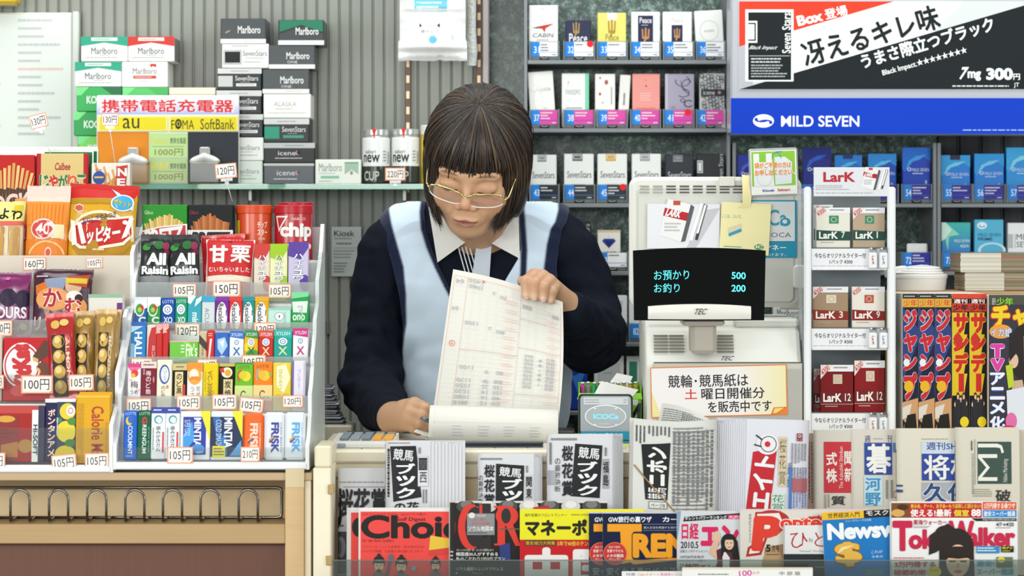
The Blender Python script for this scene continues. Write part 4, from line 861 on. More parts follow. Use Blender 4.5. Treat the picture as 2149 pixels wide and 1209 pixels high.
# ---- tier 3
def stick(x0, x1, y0, base, pr, lb, **k): gum(3, x0, y0, x1, base, pr, lb, **k)
stick(281, 308, 624, '#2a62b4', [('p', [(0, 0), (100, 0), (100, 40), (0, 60)], '#e6ecf2'), ('r', 0, 0, 100, 12, '#d8e2ec'), ('e', 42, 48, 36, 26, '#e8ece8'), ('e', 42, 46, 30, 21, '#3a9c3a'), ('e', 54, 42, 20, 12, '#c8342a'), ('e', 42, 48, 16, 9, '#9ad44a'), ('t', 'C', 34, 74, 90, 100, '#eef2f6', {'b': .05})], 'blue and white gum stick with green leaf badge')
stick(308.5, 336, 624, '#2f9a44', [('p', [(0, 0), (100, 0), (100, 30), (0, 56)], '#eef2ee'), ('e', 42, 48, 36, 26, '#e8ece8'), ('e', 42, 46, 30, 21, '#3a9c3a'), ('e', 54, 42, 20, 12, '#c8342a'), ('e', 42, 48, 16, 9, '#9ad44a'), ('t', 'C', 34, 74, 90, 100, '#eef2f6', {'b': .05})], 'green and white gum stick with green leaf badge')
XO = lambda: [('t', 'LOTTE', 10, 10, 90, 22, '#cfe0f4'), ('e', 48, 46, 34, 19, '#eef2f4'), ('o', 48, 46, 22, 12, .25, '#4a86c4'), ('r', 45, 42, 51, 50, '#c8342a'), ('t', 'XO', 20, 74, 84, 98, '#e8eef8', {'b': .03})]
stick(337, 366, 625, '#1d50a8', XO(), 'blue gum stick with white ring badge')
stick(367, 392, 624, '#1d9a68', XO(), 'green gum stick with white ring badge')
stick(393, 422, 622, '#3aa4b4', [('p', [(0, 0), (60, 0), (20, 30), (0, 24)], '#e4f0f0'), ('p', [(60, 12), (100, 0), (100, 16), (50, 40)], '#dcecec'), w_('mint', 40, 50, 92, 96, '#d4eef0', b=.04)], 'aqua gum stick with white slashes')
stick(423, 450, 622, '#d4dade', [('r', 0, 0, 100, 22, '#35a0c8'), w_('ACUO', 28, 36, 68, 98, '#8a8f94')], 'silver gum stick with light blue top')
for a, b, c, t, lb in ((452, 480, '#7a2a9c', '#5a2a78', 'purple'), (480.5, 508, '#d8342c', '#7a1e1e', 'red'), (508.5, 534, '#158f94', '#0e5a5e', 'teal'), (534.5, 563, '#e2a81c', '#7a5a10', 'yellow')):
    stick(a, b, 623, c, [('e', 46, 76, 40, 56, '#eef0ee'), ('r', 0, 0, 100, 16, c), w_('Recaldent', 24, 22, 70, 104, '#232428', b=.015), ('s', 76, 40, 84, 90, 1, t)], lb + ' foil gum stick with white panel and sideways black lettering')
stick(562, 610, 647, '#bfe4d6', [('r', 0, 0, 100, 12, '#8fd0b8'), ('e', 50, 52, 24, 32, '#e6f4ee'), ('o', 50, 52, 22, 28, .14, '#5a8fc0'), ('r', 47, 44, 53, 60, '#c8342a'), w_('LOTTE', 84, 24, 92, 84, '#5a9a88')], 'pale mint gum box with ring badge in middle tier', dep=.03)
stick(611, 647, 614, '#27a050', [('p', [(0, 0), (100, 0), (100, 14), (0, 22)], '#7ad49a'), ('p', [(4, 32), (96, 30), (90, 70), (10, 68)], '#dfe8e2'), w_('green', 40, 38, 80, 66, '#9ab0a2'), ('t', 'ono', 8, 76, 80, 96, '#d4ecd8', {'b': .03}), ('r', 60, 70, 66, 100, '#8fe0a4')], 'green wrapped gum stack at right end of middle tier', dep=.03)
# ---- tier 2: pouches and chews
Y2 = T[2][0] + .012
RA = lambda: [('e', 62, 24, 16, 10, '#2a6a34'), ('e', 84, 26, 12, 9, '#8a2448'), ('e', 20, 30, 14, 7, '#3a8a3a'), ('e', 28, 24, 10, 5, '#245a2a'), ('e', 90, 40, 10, 6, '#6a1a3a'), ('t', 'All', 22, 42, 88, 68, '#eceeee', {'b': .05}), ('t', 'Raisin', 6, 70, 96, 88, '#eceeee', {'b': .05}), ('p', [(0, 92), (100, 90), (100, 140), (0, 140)], '#8a8c8e')]
for i, (a, b) in enumerate(((290, 355), (354, 421))):
    bag('raisin_pouch', 'black raisin pouch with bold white lettering, %s' % ('at the left end of its tier' if i == 0 else 'next to the red chestnut pouch'), 'snack pouch', (a, 494 + i, b, T[2][1] - 1), Y2 + .001 * i, '#1d1f21', sqz(RA(), .70), G, .008, roll=(1 if i == 0 else -2), tilt=12, seed=i + 3, crimp=.1, cr=.003)
KU = lambda: [('r', 0, 0, 100, 100, '#c9262a'), ('e', 50, 6, 4, 2, '#8a1418'), ('t', '甘', 6, 14, 46, 56, '#eceae8', {'b': .05}), ('t', '栗', 52, 14, 94, 56, '#eceae8', {'b': .03}), ('t', 'むいちゃいました', 6, 66, 94, 78, '#f2e8e4', {'b': .012}), ('p', [(0, 88), (50, 84), (100, 88), (100, 100), (0, 100)], '#e8e2d0')]
bag('chestnut_pouch', 'red chestnut pouch behind its twin, only its top edge showing', 'snack pouch', (426, 496, 520, T[2][1] - 1), Y2 + .027, '#c9262a', [], G, .005, roll=-3, tilt=8, seed=8)
bag('chestnut_pouch', 'red chestnut pouch with large white characters in front of its twin', 'snack pouch', (428, 506, 531, T[2][1] - 1), Y2 + .004, '#eee8e4', [(x if x[0] != 'r' else ('p', [(4, 1), (96, 1), (99, 8), (96, 92), (4, 92), (1, 8)], '#c9262a')) for x in sqz(KU(), .70)], G, .009, roll=1, tilt=12, seed=6, crimp=.05, cr=.002)
for a, b, y, c, f, lb in ((532, 565, 512, '#c83a34', '#e8d6c4', 'strawberry red'), (565.5, 602, 512, '#9cc41e', '#e6e8b4', 'lime green'), (604, 646, 508, '#5a3a98', '#c9c0dc', 'purple')):
    gum(2, a, y, b, f, [('r', 0, 0, 100, 10, c), ('p', [(0, 10), (100, 10), (60, 30), (0, 24)], c), ('e', 84, 70, 26, 14, c), ('r', 0, 88, 100, 100, c), ('v', 'ハイチュウ', 24, 20, 78, 66, '#f2f2f6', {'b': .02, 'o': '#2a3a7a', 'ow': .05})], lb + ' fruit chew stick with white characters', kind='chew_stick', cat='sweets', dep=.02)
# ---- tier 1: boxes and canisters
def pretz(rect, base, sticks, lb, style):
    rnd = random.Random(int(rect[0])); pr = []; y0, y1 = rect[1], rect[3]
    k = 100 / (y1 - y0)
    for i in range(17):
        x = 12 + i * 4.4; h = (20 + 20 * abs((i - 8) / 8) ** 1.5 + rnd.uniform(-4, 4)) * k; dx = (i - 8) * (.7 if style else 1.1)
        pr.append(('p', [(x + dx, h), (x + dx + 5, h + k), (x + 5, 72 * k), (x, 72 * k)], sticks[i % 3]))
    if style == 0: pr += [('p', [(0, 54 * k), (40, 45 * k), (100, 40 * k), (100, 100), (0, 100)], '#f0ece6'), ('p', [(0, 57 * k), (40, 48 * k), (96, 43 * k), (100, 100), (0, 100)], '#c2303a'), ('t', 'PRETZ', 5, 49 * k, 92, 80 * k, '#f2eeea', {'b': .05, 'r': -6, 'asp': 1})]
    else: pr += [('r', 0, 53 * k, 100, 100, '#eceae6'), ('t', 'PRETZ', 8, 57 * k, 92, 90 * k, '#1e1c1c', {'b': .06, 'sh': .2})]
    pr += [('t', 'Glico', 5, 12 * k, 24, 20 * k, '#dcecd8' if style == 0 else '#a8303a')]
    return carton('snack_box', lb, 'snack box', rect, T[1][0], .045, base, pr, G, mat=GL, topp=[('t', 'PRETZ', 26, 20, 72, 80, '#dfe8e0', {'b': .03})])
pretz((299, 430, 393, T[1][1]), '#2a8f2c', ['#e0bd6a', '#d2a850', '#e8cb82'], 'green snack box with pale potato sticks on the back tier', 0)
pretz((394, 430, 489, T[1][1]), '#1b1e22', ['#b5652a', '#a35520', '#c47a3a'], 'black snack box with brown sticks on the back tier', 1)
def canister(px0, px1, py0, col, lb, pr, dy=0.0):
    Y = T[1][0] - .005 + dy; s = S(Y); r = (px1 - px0) / 2 * s; H = (T[1][1] - py0) * s
    o = thing('crisps_canister', lb, 'crisps can', P((px0 + px1) / 2, T[1][1], Y) + Vector((0, r, 0)), None, G)
    m = Mesh(); m.lathe([(0, 0), (r * .95, 0), (r * .95, H * .84)], M(col, rough=.25, spec=.6), 40)
    prints(m, lambda u, v, l: Vector((math.sin((u - 50) / 100 * 2.6) * (r * .95 + l), -math.cos((u - 50) / 100 * 2.6) * (r * .95 + l), H * (1 - v / 100))), pr, sub=3, l0=.0006); m.build('can', o)
    l = Mesh(); l.lathe([(r * .96, H * .84), (r, H * .85), (r, H * .95), (r * .97, H * .955), (r * .97, H * .985), (r * .92, H), (r * .5, H * .992), (0, H * .992)], M(col, rough=.3), 40); l.build('lid', o)
canister(491, 569, 430, '#d24a1e', 'orange crisps canister on the back tier', [('r', 0, 28, 18, 100, '#d8b02a'), ('t', 'チップ', 60, 30, 84, 42, '#f4e6dc', {'b': .03}), ('t', 'スター', 60, 44, 84, 56, '#f4e6dc', {'b': .03}), ('s', 62, 59, 82, 66, 1, '#eab89a'), ('s', 34, 70, 70, 90, 4, '#a83a18')])
canister(580, 657, 424, '#a81f2c', 'dark red crisps canister behind, its lid edge showing', [], .055)
canister(571, 655, 430, '#b51f2c', 'dark red crisps canister with large white lettering on the back tier', [('p', [(10, 20), (42, 20), (20, 50)], '#efe6e0'), ('p', [(15, 23), (36, 23), (21, 43)], '#b5303a'), ('t', 'NABISCO', 50, 23, 78, 28, '#f0d8d8'), ('t', 'chip', 24, 32, 96, 66, '#f2eeea', {'b': .05}), ('t', 'star', 22, 66, 96, 96, '#f2eeea', {'b': .05})])
for a in ((362, 595, 412, 624, 2, '105円', 'below the black raisin pouches'), (446, 589, 505, 624, 2, '150円', 'below the red chestnut pouch'), (563, 596, 611, 626, 2, '105円', 'below the fruit chew sticks'), (367, 679, 419, 711, 3, '120円', 'over the red gum boxes'), (533, 677, 580, 705, 3, '120円', 'below the yellow foil gum stick'),
          (275, 752, 320, 780, 4, '105円', 'partly hidden, under the light blue stick sweets'), (414, 754, 456, 780, 4, '100円', 'partly hidden, under the beige and black gum pack'), (507, 745, 558, 775, 4, '105円', 'partly hidden, under the yellow gum box'),
          (265, 836, 317, 868, 5, '105円', 'under the plum sweets stick'), (371, 830, 421, 861, 5, '105円', 'under the black and gold throat sweets'), (445, 828, 497, 860, 5, '105円', 'under the black honey throat sweets'), (501, 835, 551, 866, 5, '105円', 'hanging crooked under the green fruit sweets'), (593, 830, 636, 855, 5, '120円', 'under the lilac sweets stick at the right end'),
          (351, 938, 405, 973, 6, '105円', 'in front of the white boxed gum on the bottom lip'), (505, 938, 545, 969, 6, '210円', 'in front of the orange mint tin on the bottom lip')):
    price_tag(a[5], a[:4], T[a[4]][0] - .0146, 'price card reading %s yen %s' % (a[5][:3], a[6]), roll=6 if 'crooked' in a[6] else 0)

# ---- left rack
def lg(tier, x0, y0, x1, base, pr, label, **k):
    k.setdefault('kind', 'sweets_box'); k.setdefault('cat', 'sweets box'); k.setdefault('tilt', 6); return gum(tier, x0, y0, x1, base, pr, label, TT=LT, **k)
lg(4, -70, 852, 92, '#a82a26', [('r', 0, 0, 100, 14, '#c0403a'), ('r', 22, 18, 66, 98, '#8c2420'), ('p', [(44, 70), (66, 64), (66, 92), (44, 92)], '#b8783a'), ('e', 76, 72, 10, 12, '#b8843a'), ('e', 50, 24, 12, 6, '#d8a03a'), ('r', 84, 8, 92, 100, '#f0eeee'), w_('Hi-SOFT', 85.5, 34, 91.5, 88, '#23252a', b=.03), ('r', 92, 0, 100, 100, '#2a2d4a'), ('s', 30, 40, 60, 60, 3, '#7a1a18')], 'red caramel box with white and navy spine strip on the bottom tier', side='#2a2d4a', dep=.03)
lg(4, 93, 838, 157, '#22244e', [('r', 0, 0, 100, 6, '#e8e9ea'), ('r', 40, 5, 100, 100, '#2a3a5a'), ('e', 74, 20, 26, 13, '#e6cc2a'), ('e', 70, 52, 32, 17, '#ecd42e'), ('e', 68, 88, 34, 14, '#e2c424'), ('e', 90, 36, 16, 6, '#4a8a34'), ('e', 46, 34, 10, 4, '#4a8a34'), ('e', 84, 70, 18, 6, '#3a7a34'), ('e', 84, 19, 15, 9, '#eeeae0'), ('o', 84, 19, 9, 5, .3, '#d8806a'), ('v', 'ボンタンアメ', 10, 16, 34, 92, '#f0dfd8', {'b': .02, 'o': '#c84a4a', 'ow': .03}), ('d', 37, 30, 46, 60, 1, '#cfd4e4')], 'navy sweets box with yellow citrus picture on the bottom tier', dep=.03)
for i in range(3):
    lg(4, 158 + (2 - i) * 1.5, 838 - (2 - i) * 3 - 7, 229 + (2 - i) * .4, '#e2a91c', ([('r', 0, 0, 100, 3, '#f0c040'), w_('Calorie Mate', 46, 16, 82, 104, '#b02a26', b=.015), w_('BALANCED FOOD', 88, 40, 94, 84, '#c8862a'), ('d', 6, 12, 24, 92, 4, '#c08a18'), ('r', 3, 3, 4, 100, '#c89018')] if i == 2 else []), 'yellow nutrition bar box, %s of the three' % ('rearmost', 'middle', 'front')[i], dep=.008, b=.0006) .location.y += (2 - i) * .0095
KK = [('e', 40, 44, 40, 36, '#f0eceb'), ('e', 40, 44, 37, 33, '#c8242a'), ('e', 40, 44, 34, 30, '#f0eceb'), w_('KitKat', 20, 10, 60, 82, '#c8242a', b=.08, ccw=1, sh=-.15), ('e', 34, 84, 18, 9, '#d84a4a'), ('p', [(62, 30), (86, 4), (98, 8), (98, 26), (74, 40)], '#5a2f1e'), ('p', [(62, 30), (74, 34), (74, 40), (63, 37)], '#d8b078'), ('p', [(70, 46), (84, 36), (98, 46), (98, 66), (80, 56)], '#6a3a24'), ('p', [(70, 46), (78, 50), (80, 56), (71, 53)], '#d8b078')]
lg(3, 5, 709, 105, '#c4222a', KK, 'red chocolate wafer box with white oval on the middle tier', dep=.03, top='#d85a54')
lg(3, -80, 705, 3, '#cfc4b4', [], 'pale box at the left frame edge beside the red wafer box', dep=.03)
def bar(rect, base, win, lb, seed, tx, roll=0, dy=0.0):
    pr = [('e', 34, 14, 16, 5, '#d8b45a'), ('e', 66, 12, 16, 4, '#e0c070'), ('r', 18, 26, 68, 96, win)] + [('e', 44, 34 + i * 17, 22, 7.5, '#d2a64a') for i in range(4)] + [('e', 40, 32 + i * 17, 12, 4, '#ecd08a') for i in range(4)] + [w_(tx, 70, 30, 84, 86, '#e8d8b8', b=.01)]
    return bag('nut_chocolate_bar', lb, 'chocolate bar', rect, LT[3][0] + dy, base, pr, G, .010, roll, 8, 0, .07, seed, cr=.003, mat=dict(rough=.22, spec=.7, metal=.15))
bar((104, 660, 164, 845), '#b9262a', '#241a18', 'red wrapped almond chocolate bar leaning on the middle tier', 11, 'ALMOND', -4)
bar((152, 655, 200, 845), '#a98240', '#2a1f16', 'gold wrapped nut bar behind the red almond bar', 12, '', -1, .018)
bar((194, 652, 238, 845), '#b08a48', '#33251a', 'gold wrapped macadamia bar in front on the middle tier', 13, 'MACADAMIA', 1.5, .004)
bar((202, 652, 243, 840), '#bd9a58', '#bd9a58', 'gold wrapped bar rearmost beside the rack\'s side panel', 14, '', 3, .026)
bag('plum_candy_pouch', 'magenta candy pouch with dark plums at the left edge', 'snack pouch', (-70, 574, 64, LT[2][1] - 2), LT[2][0] + .006, '#7a1f5c', [('e', 66, 40, 14, 14, '#2a1a3a'), ('e', 90, 42, 13, 14, '#251636'), ('t', 'COLOURS', 8, 54, 96, 72, '#f0e6ee', {'b': .03}), ('e', 90, 84, 6, 5, '#b8c43a'), ('t', 'ハード', 66, 84, 84, 92, '#f0e0ea'), ('e', 64, 10, 4, 3, '#c85aa0')], G, .010, 0, 8, 0, .05, 21, cr=.003)
bag('chewy_candy_pouch', 'dark plum pouch with orange grape bubbles and red characters', 'snack pouch', (64, 568, 192, LT[2][1] - 2), LT[2][0] + .004, '#43162c', [('p', [(20, 16), (60, 12), (50, 40), (20, 40)], '#8a96b0'), ('p', [(4, 26), (22, 20), (26, 34), (6, 40)], '#d8722a'), ('e', 70, 26, 14, 12, '#d8b08a'), ('p', [(58, 12), (96, 8), (92, 28), (62, 24)], '#b04a2a'), ('r', 56, 14, 92, 22, '#d8b83a'), ('e', 36, 46, 30, 17, '#e8a05a'), ('e', 76, 56, 18, 13, '#e49a52'), ('e', 72, 42, 14, 9, '#f0e8e2'), ('e', 80, 44, 7, 6, '#3a1a24'), ('t', 'か', 18, 30, 52, 58, '#b0202a', {'b': .03, 'o': '#f6ddd4', 'ow': .06}), ('t', 'む', 56, 44, 86, 68, '#b0202a', {'b': .03, 'o': '#f6ddd4', 'ow': .06}), ('t', 'リズム', 4, 70, 60, 92, '#f0d0d4', {'b': .03}), ('s', 6, 10, 30, 15, 1, '#d8c8d0')], G, .012, 1, 8, 0, .05, 22, cr=.003)
lg(2, 184, 618, 256, '#e6e2d8', [('r', 0, 0, 100, 8, '#8fb89a'), ('r', 84, 20, 100, 100, '#6a2a7a'), ('e', 44, 52, 22, 16, '#7a2a4a'), ('e', 40, 46, 8, 5, '#b06a84')], 'cream sweets box with a single raisin picture beneath the milky lip', dep=.03)
HP = [('p', [(0, 0), (100, 0), (100, 20), (0, 24)], '#c8221e'), ('p', [(0, 22), (100, 18), (100, 26), (0, 30)], '#b8861e'), ('p', [(9, 32), (16, 30), (22, 33), (22, 40), (14, 42), (8, 38)], '#f0e4da'), ('p', [(10, 33), (16, 31.5), (21, 34), (21, 39), (14, 40.5), (9, 37)], '#d05a4a'), ('o', 50, 78, 50, 40, .10, '#f4e6c0', (180, 360)), ('e', 50, 76, 46, 34, '#b8861e'), ('p', [(4, 60), (30, 50), (70, 47), (96, 42), (99, 70), (86, 84), (50, 92), (20, 92), (2, 80)], '#f6ecd8'), ('p', [(7, 62), (30, 53), (70, 50), (93, 46), (96, 68), (84, 80), (50, 88), (22, 88), (6, 78)], '#c8241e'),
      ('p', [(60, 6), (72, 12), (96, 30), (96, 36), (88, 34)], '#bfe0ee'), ('e', 79, 26, 17, 12, '#eef6fa'), ('e', 79, 26, 15, 10.5, '#45a4d4'), ('t', 'ポケット', 66, 22, 92, 31, '#d8d02a', {'b': .03, 'o': '#1e4a7a', 'ow': .04, 'r': 4, 'asp': 1.1}),
      ('t', 'おいしさやみつき', 22, 44, 72, 53, '#2a3a7a', {'b': .01, 'r': -8, 'asp': 1.1}), ('p', [(3, 52), (10, 54), (16, 86), (8, 88)], '#f4efe8'), ('p', [(14, 58), (20, 56), (30, 84), (23, 86)], '#f4efe8'), ('t', 'ッピ', 30, 62, 56, 84, '#f4efe8', {'b': .05, 'r': -6, 'asp': 1.1}), ('t', 'ター', 54, 58, 80, 80, '#f4efe8', {'b': .05, 'r': -8, 'asp': 1.1}), ('e', 86, 53, 4, 3, '#f4efe8'), ('p', [(92, 44), (98, 46), (90, 72), (82, 76)], '#f4efe8'), ('s', 40, 90, 62, 96, 1, '#f0dca0')]
Y1 = LT[1][0] + .014
bag('rice_cracker_bag', 'yellow and red rice cracker bag behind its twin with blue corner badge', 'snack bag', (150, 396, 279, LT[1][1] - 2), Y1 + .034, '#dba61e', [('p', [(0, 0), (100, 0), (100, 16), (0, 20)], '#c8221e'), ('p', [(92, 44), (98, 46), (96, 72), (88, 76)], '#f4efe8')], G, .012, -2, 6, 0, .05, 33, cr=.003)
bag('rice_cracker_bag', 'yellow and red rice cracker bag with large white characters in front', 'snack bag', (130, 392, 277, LT[1][1] - 2), Y1, '#dba61e', [squash(x, .62) for x in HP], G, .018, 3, 8, 0, .04, 31, cr=.004)
CH = [('p', [(0, 0), (100, 0), (100, 14), (0, 14)], '#ecd2c4'), ('r', 0, 14, 100, 34, '#f0933a')] + [('r', 14 + i * 9, 16, 16 + i * 9, 40, '#e07a22') for i in range(9)] + [('r', 62, 34, 92, 46, '#f0dcae'), ('e', 42, 38, 30, 9, '#e8dcd8'), ('e', 42, 38, 27, 7.6, '#d4483c'), ('t', '40', 24, 33, 60, 43, '#f2e6e2', {'b': .03}), ('r', 0, 47, 100, 66, '#e8832a'), ('o', 52, 62, 44, 14, .1, '#f4c888', (190, 350)), ('e', 56, 58, 8, 4.4, '#f2ddd0'), ('e', 56, 58, 6, 3.2, '#d4583c'), ('t', 'チーかま', 8, 62, 92, 76, '#241a16', {'b': .04}), ('r', 0, 78, 100, 100, '#e07a24')]
bag('cheese_sausage_pack', 'orange pack of cheese sausages with red oval badge', 'snack bag', (48, 392, 140, LT[1][1] - 2), Y1 - .004, '#f09638', CH, G, .012, 1, 8, 0, .1, 41, cr=.004)
bag('cheese_sausage_pack', 'orange pack of cheese sausages tucked behind its twin', 'snack bag', (34, 418, 128, LT[1][1] - 2), Y1 + .028, '#ee8f30', [('e', 20, 34, 22, 8, '#d4483c'), ('t', '4', 10, 30, 24, 40, '#f2e6e2', {'b': .03})], G, .010, -2, 8, 0, .08, 42)
bag('wheat_snack_bag', 'clear bag of pale snack sticks with yellow header at the left edge', 'snack bag', (-70, 424, 50, LT[1][1] - 2), Y1 + .002, '#dfc9a0', [('r', 0, 0, 100, 22, '#ece28a'), ('t', 'よわ', 56, 7, 96, 19, '#1f1c18', {'b': .03}), ('r', 80, 4, 96, 10, '#d8c02a'), ('p', [(0, 22), (100, 20), (100, 24), (0, 28)], '#d8685a')] + [('p', [(50 + i * 9, 26), (56 + i * 9, 26), (54 + i * 9, 90), (47 + i * 9, 90)], ['#d2a45a', '#c9954a', '#e8d4b0'][i % 3]) for i in range(6)], G, .014, 0, 8, 0, .05, 43, cr=.006)
# back row of boxes
lg(0, -66, 325, 72, '#c0221f', [('p', [(44 + i * 5.5 + (i - 4) * 1.5, 10 + abs(i - 4) * 3), (48.5 + i * 5.5 + (i - 4) * 1.5, 10 + abs(i - 4) * 3), (47 + i * 5 + 0, 56), (43 + i * 5, 56)], ['#dfb46a', '#d2a252', '#e6c27c'][i % 3]) for i in range(10)] + [('p', [(41 + i * 5.2, 40 + i % 3), (46 + i * 5.2, 40 + i % 3), (45 + i * 5, 68), (42 + i * 5, 68)], '#4a241a') for i in range(10)] + [('t', 'POCK', 20, 48, 96, 70, '#e8dccc', {'b': .03, 'r': -6, 'asp': .9, 'o': '#7a1a1a', 'ow': .04})], 'red box with chocolate dipped sticks at the left edge of the back row', dep=.025, tilt=3, top='#d85a50')
JA = [('r', 9, 0, 91, 100, '#d9c07c'), ('t', 'Calbee', 36, 11, 66, 20, '#a8242a', {'b': .025, 'sh': .2})] + [('t', c, 6 + i * 18, 25, 25 + i * 18, 42, k, {'b': .05, 'o': '#efe6c6', 'ow': .06}) for i, (c, k) in enumerate((('じ', '#2a7a3a'), ('ゃ', '#c8302a'), ('が', '#2a7a3a'), ('り', '#d8602a'), ('こ', '#2a7a3a')))] + [('s', 30, 52, 70, 58, 1, '#a8343a')]
for i in range(2):
    lg(0, 88 + i * 8, 315 - i * 2, 192 + i * 8, '#1d7a4a', [('r', 0, 0, 100, 2, '#dfeee4'), ('r', 97, 0, 100, 100, '#e8f0ea')], 'green snack box edge behind the red framed potato box, %s' % ('nearer' if i == 0 else 'farther'), dep=.008, tilt=3, side='#1d7a4a').location.y += .02 + i * .011
lg(0, 75, 322, 184, '#b8242c', JA, 'cream and red potato snack box with green and red characters', dep=.016, tilt=3, side='#b02a30', top='#c84a4a')
NE = [('p', [(8 + i * 11, 2 + (i * 37) % 14), (12 + i * 11, 0 + (i * 37) % 14), (18 + i * 11, 12 + (i * 37) % 14), (14 + i * 11, 13 + (i * 37) % 14)], '#d8a04a') for i in range(6)] + [('p', [(34 + i * 7, 14 + (i * 29) % 16), (40 + i * 7, 12 + (i * 29) % 16), (38 + i * 6, 50), (32 + i * 6, 50)], ['#cf8a34', '#c27a26', '#dca04a'][i % 3]) for i in range(6)] + [('e', 20, 20, 16, 9, '#23489c'), ('s', 8, 17, 32, 23, 1, '#f0c030'), ('t', 'Glico', 10, 7, 26, 11, '#c8342a'), ('p', [(66, 5), (94, 3), (84, 66), (60, 66)], '#c2282a'), ('t', 'N', 68, 7, 92, 18, '#f0ece8', {'b': .04}), ('t', 'E', 66, 21, 88, 31, '#f0ece8', {'b': .04}), ('t', 'W', 64, 34, 86, 45, '#f0ece8', {'b': .04})]
lg(0, 191, 342, 272, '#e8e2da', NE, 'white box of fried potato sticks with blue disc and red stripe', dep=.03, tilt=3, side='#dcd0c0')
for a in ((48, 540, 97, 568, 1, '160円', 'on the milky lip under the orange sausage pack', 0), (181, 541, 216, 563, 1, '105円', 'on the milky lip under the rice cracker bag', -2), (-18, 672, 26, 706, 2, '120円', 'cut off by the left edge under the plum candy pouch', 0), (-34, 787, 8, 816, 3, '105円', 'cut off by the left edge beside the wafer box', 0), (44, 788, 111, 826, 3, '100円', 'on the clear lip over the red wafer box', 0), (144, 786, 197, 820, 3, '105円', 'on the clear lip over the almond bar', -1), (-40, 950, 11, 985, 4, '105円', 'cut off by the left edge on the bottom lip', 0), (110, 954, 162, 989, 4, '105円', 'hanging crooked over the navy citrus box', -5), (178, 951, 229, 984, 4, '105円', 'on the bottom lip over the yellow nutrition boxes', -1)):
    price_tag(a[5], a[:4], LT[a[4]][0] - .0146, 'price card reading %s yen %s' % (a[5][:3], a[6]), roll=a[7])
price_tag('130円', (66, 239, 103, 268), 5.14, 'price card reading 130 yen tilted on a thin stem before the white board', roll=-14, stem=.055)
price_tag('130円', (213, 238, 249, 264), 5.14, 'price card reading 130 yen on a thin stem over the yellow display panel', stem=.065)
price_tag('120円', (453, 343, 498, 374), 5.14, 'price card reading 120 yen on a short stem above the black snack box', roll=-5, stem=.04)

# ------------------------------------------------------------------ cabinet under the sweets racks
def wood(name, c0, c1, sc=(1, 1, 40), rough=.45):
    m, nt, out = newmat(name); p = nt.nodes.new('ShaderNodeBsdfPrincipled'); p.inputs['Roughness'].default_value = rough
    tc = nt.nodes.new('ShaderNodeTexCoord'); mp = nt.nodes.new('ShaderNodeMapping'); mp.inputs['Scale'].default_value = sc
    n = nt.nodes.new('ShaderNodeTexNoise'); n.inputs['Scale'].default_value = 6; n.inputs['Detail'].default_value = 5
    nt.links.new(tc.outputs['Object'], mp.inputs[0]); nt.links.new(mp.outputs[0], n.inputs['Vector'])
    r = nt.nodes.new('ShaderNodeMixRGB'); r.inputs[1].default_value = rgb(c0, .9); r.inputs[2].default_value = rgb(c1, .9)
    nt.links.new(n.outputs['Fac'], r.inputs[0]); nt.links.new(r.outputs[0], p.inputs['Base Color']); nt.links.new(p.outputs[0], out.inputs[0]); return m
BEI = wood('beige_wood', '#cba775', '#d6b686', (1, 1, 30)); PALE = wood('pale_wood', '#e6d8b8', '#efe4c8', (30, 1, 1)); BRN = wood('brown_veneer', '#5c3422', '#6c412d', (40, 1, 1)); TAN = wood('tan_board', '#b79a74', '#c4a882', (1, 1, 6))
zt = Z(974, 4.76) - .0125; Yf = 4.745
o = thing('display_cabinet', 'beige wooden cabinet with open recess under the sweets racks', 'cabinet', (X(280, 4.76), Yf, 0)); ox, oy = o.location.x, o.location.y
def cb(name, px0, px1, z0, z1, y0, y1, mat, b=.001):
    m = Mesh(); m.box(X(px0, 4.76) - ox, y0 - oy, z0, X(px1, 4.76) - ox, y1 - oy, z1, mat, b); m.build(name, o)
zsf = Z(1098, 4.76); zsb = Z(1139, 4.76)
cb('top_board', -160, 656, zt - .012, zt, Yf, 5.20, TAN)
cb('back_panel', -160, 594, zsf, zt - .0125, 4.836, 4.86, wood('tan_back', '#cbb084', '#d9c298', (1, 1, 4), .5))
cb('shelf_board', -160, 600, zsb, zsf, Yf, 4.93, wood('shelf_wood', '#ad8c5e', '#bb9b6d', (1, 1, 30)))
cb('lower_panel', -160, 600, 0, zsb, 4.765, 4.79, BRN)
cb('corner_post', 600, 640, 0, zt - .012, Yf - .002, 4.93, BEI)
cb('side_panel', 640, 654, 0, zt - .012, Yf + .003, 5.20, wood('cream_side', '#e0d4b4', '#e9dfc4', (1, 1, 3)))
m = Mesh(); m.box(X(601, 4.76), Yf - .0036, Z(1021, 4.76), X(640, 4.76), Yf - .0021, Z(982, 4.76), M('#d9c6a0', rough=.4)); tag(m.build('paper_patch'), 'beige tape patch at the top of the cabinet corner post', 'tape')
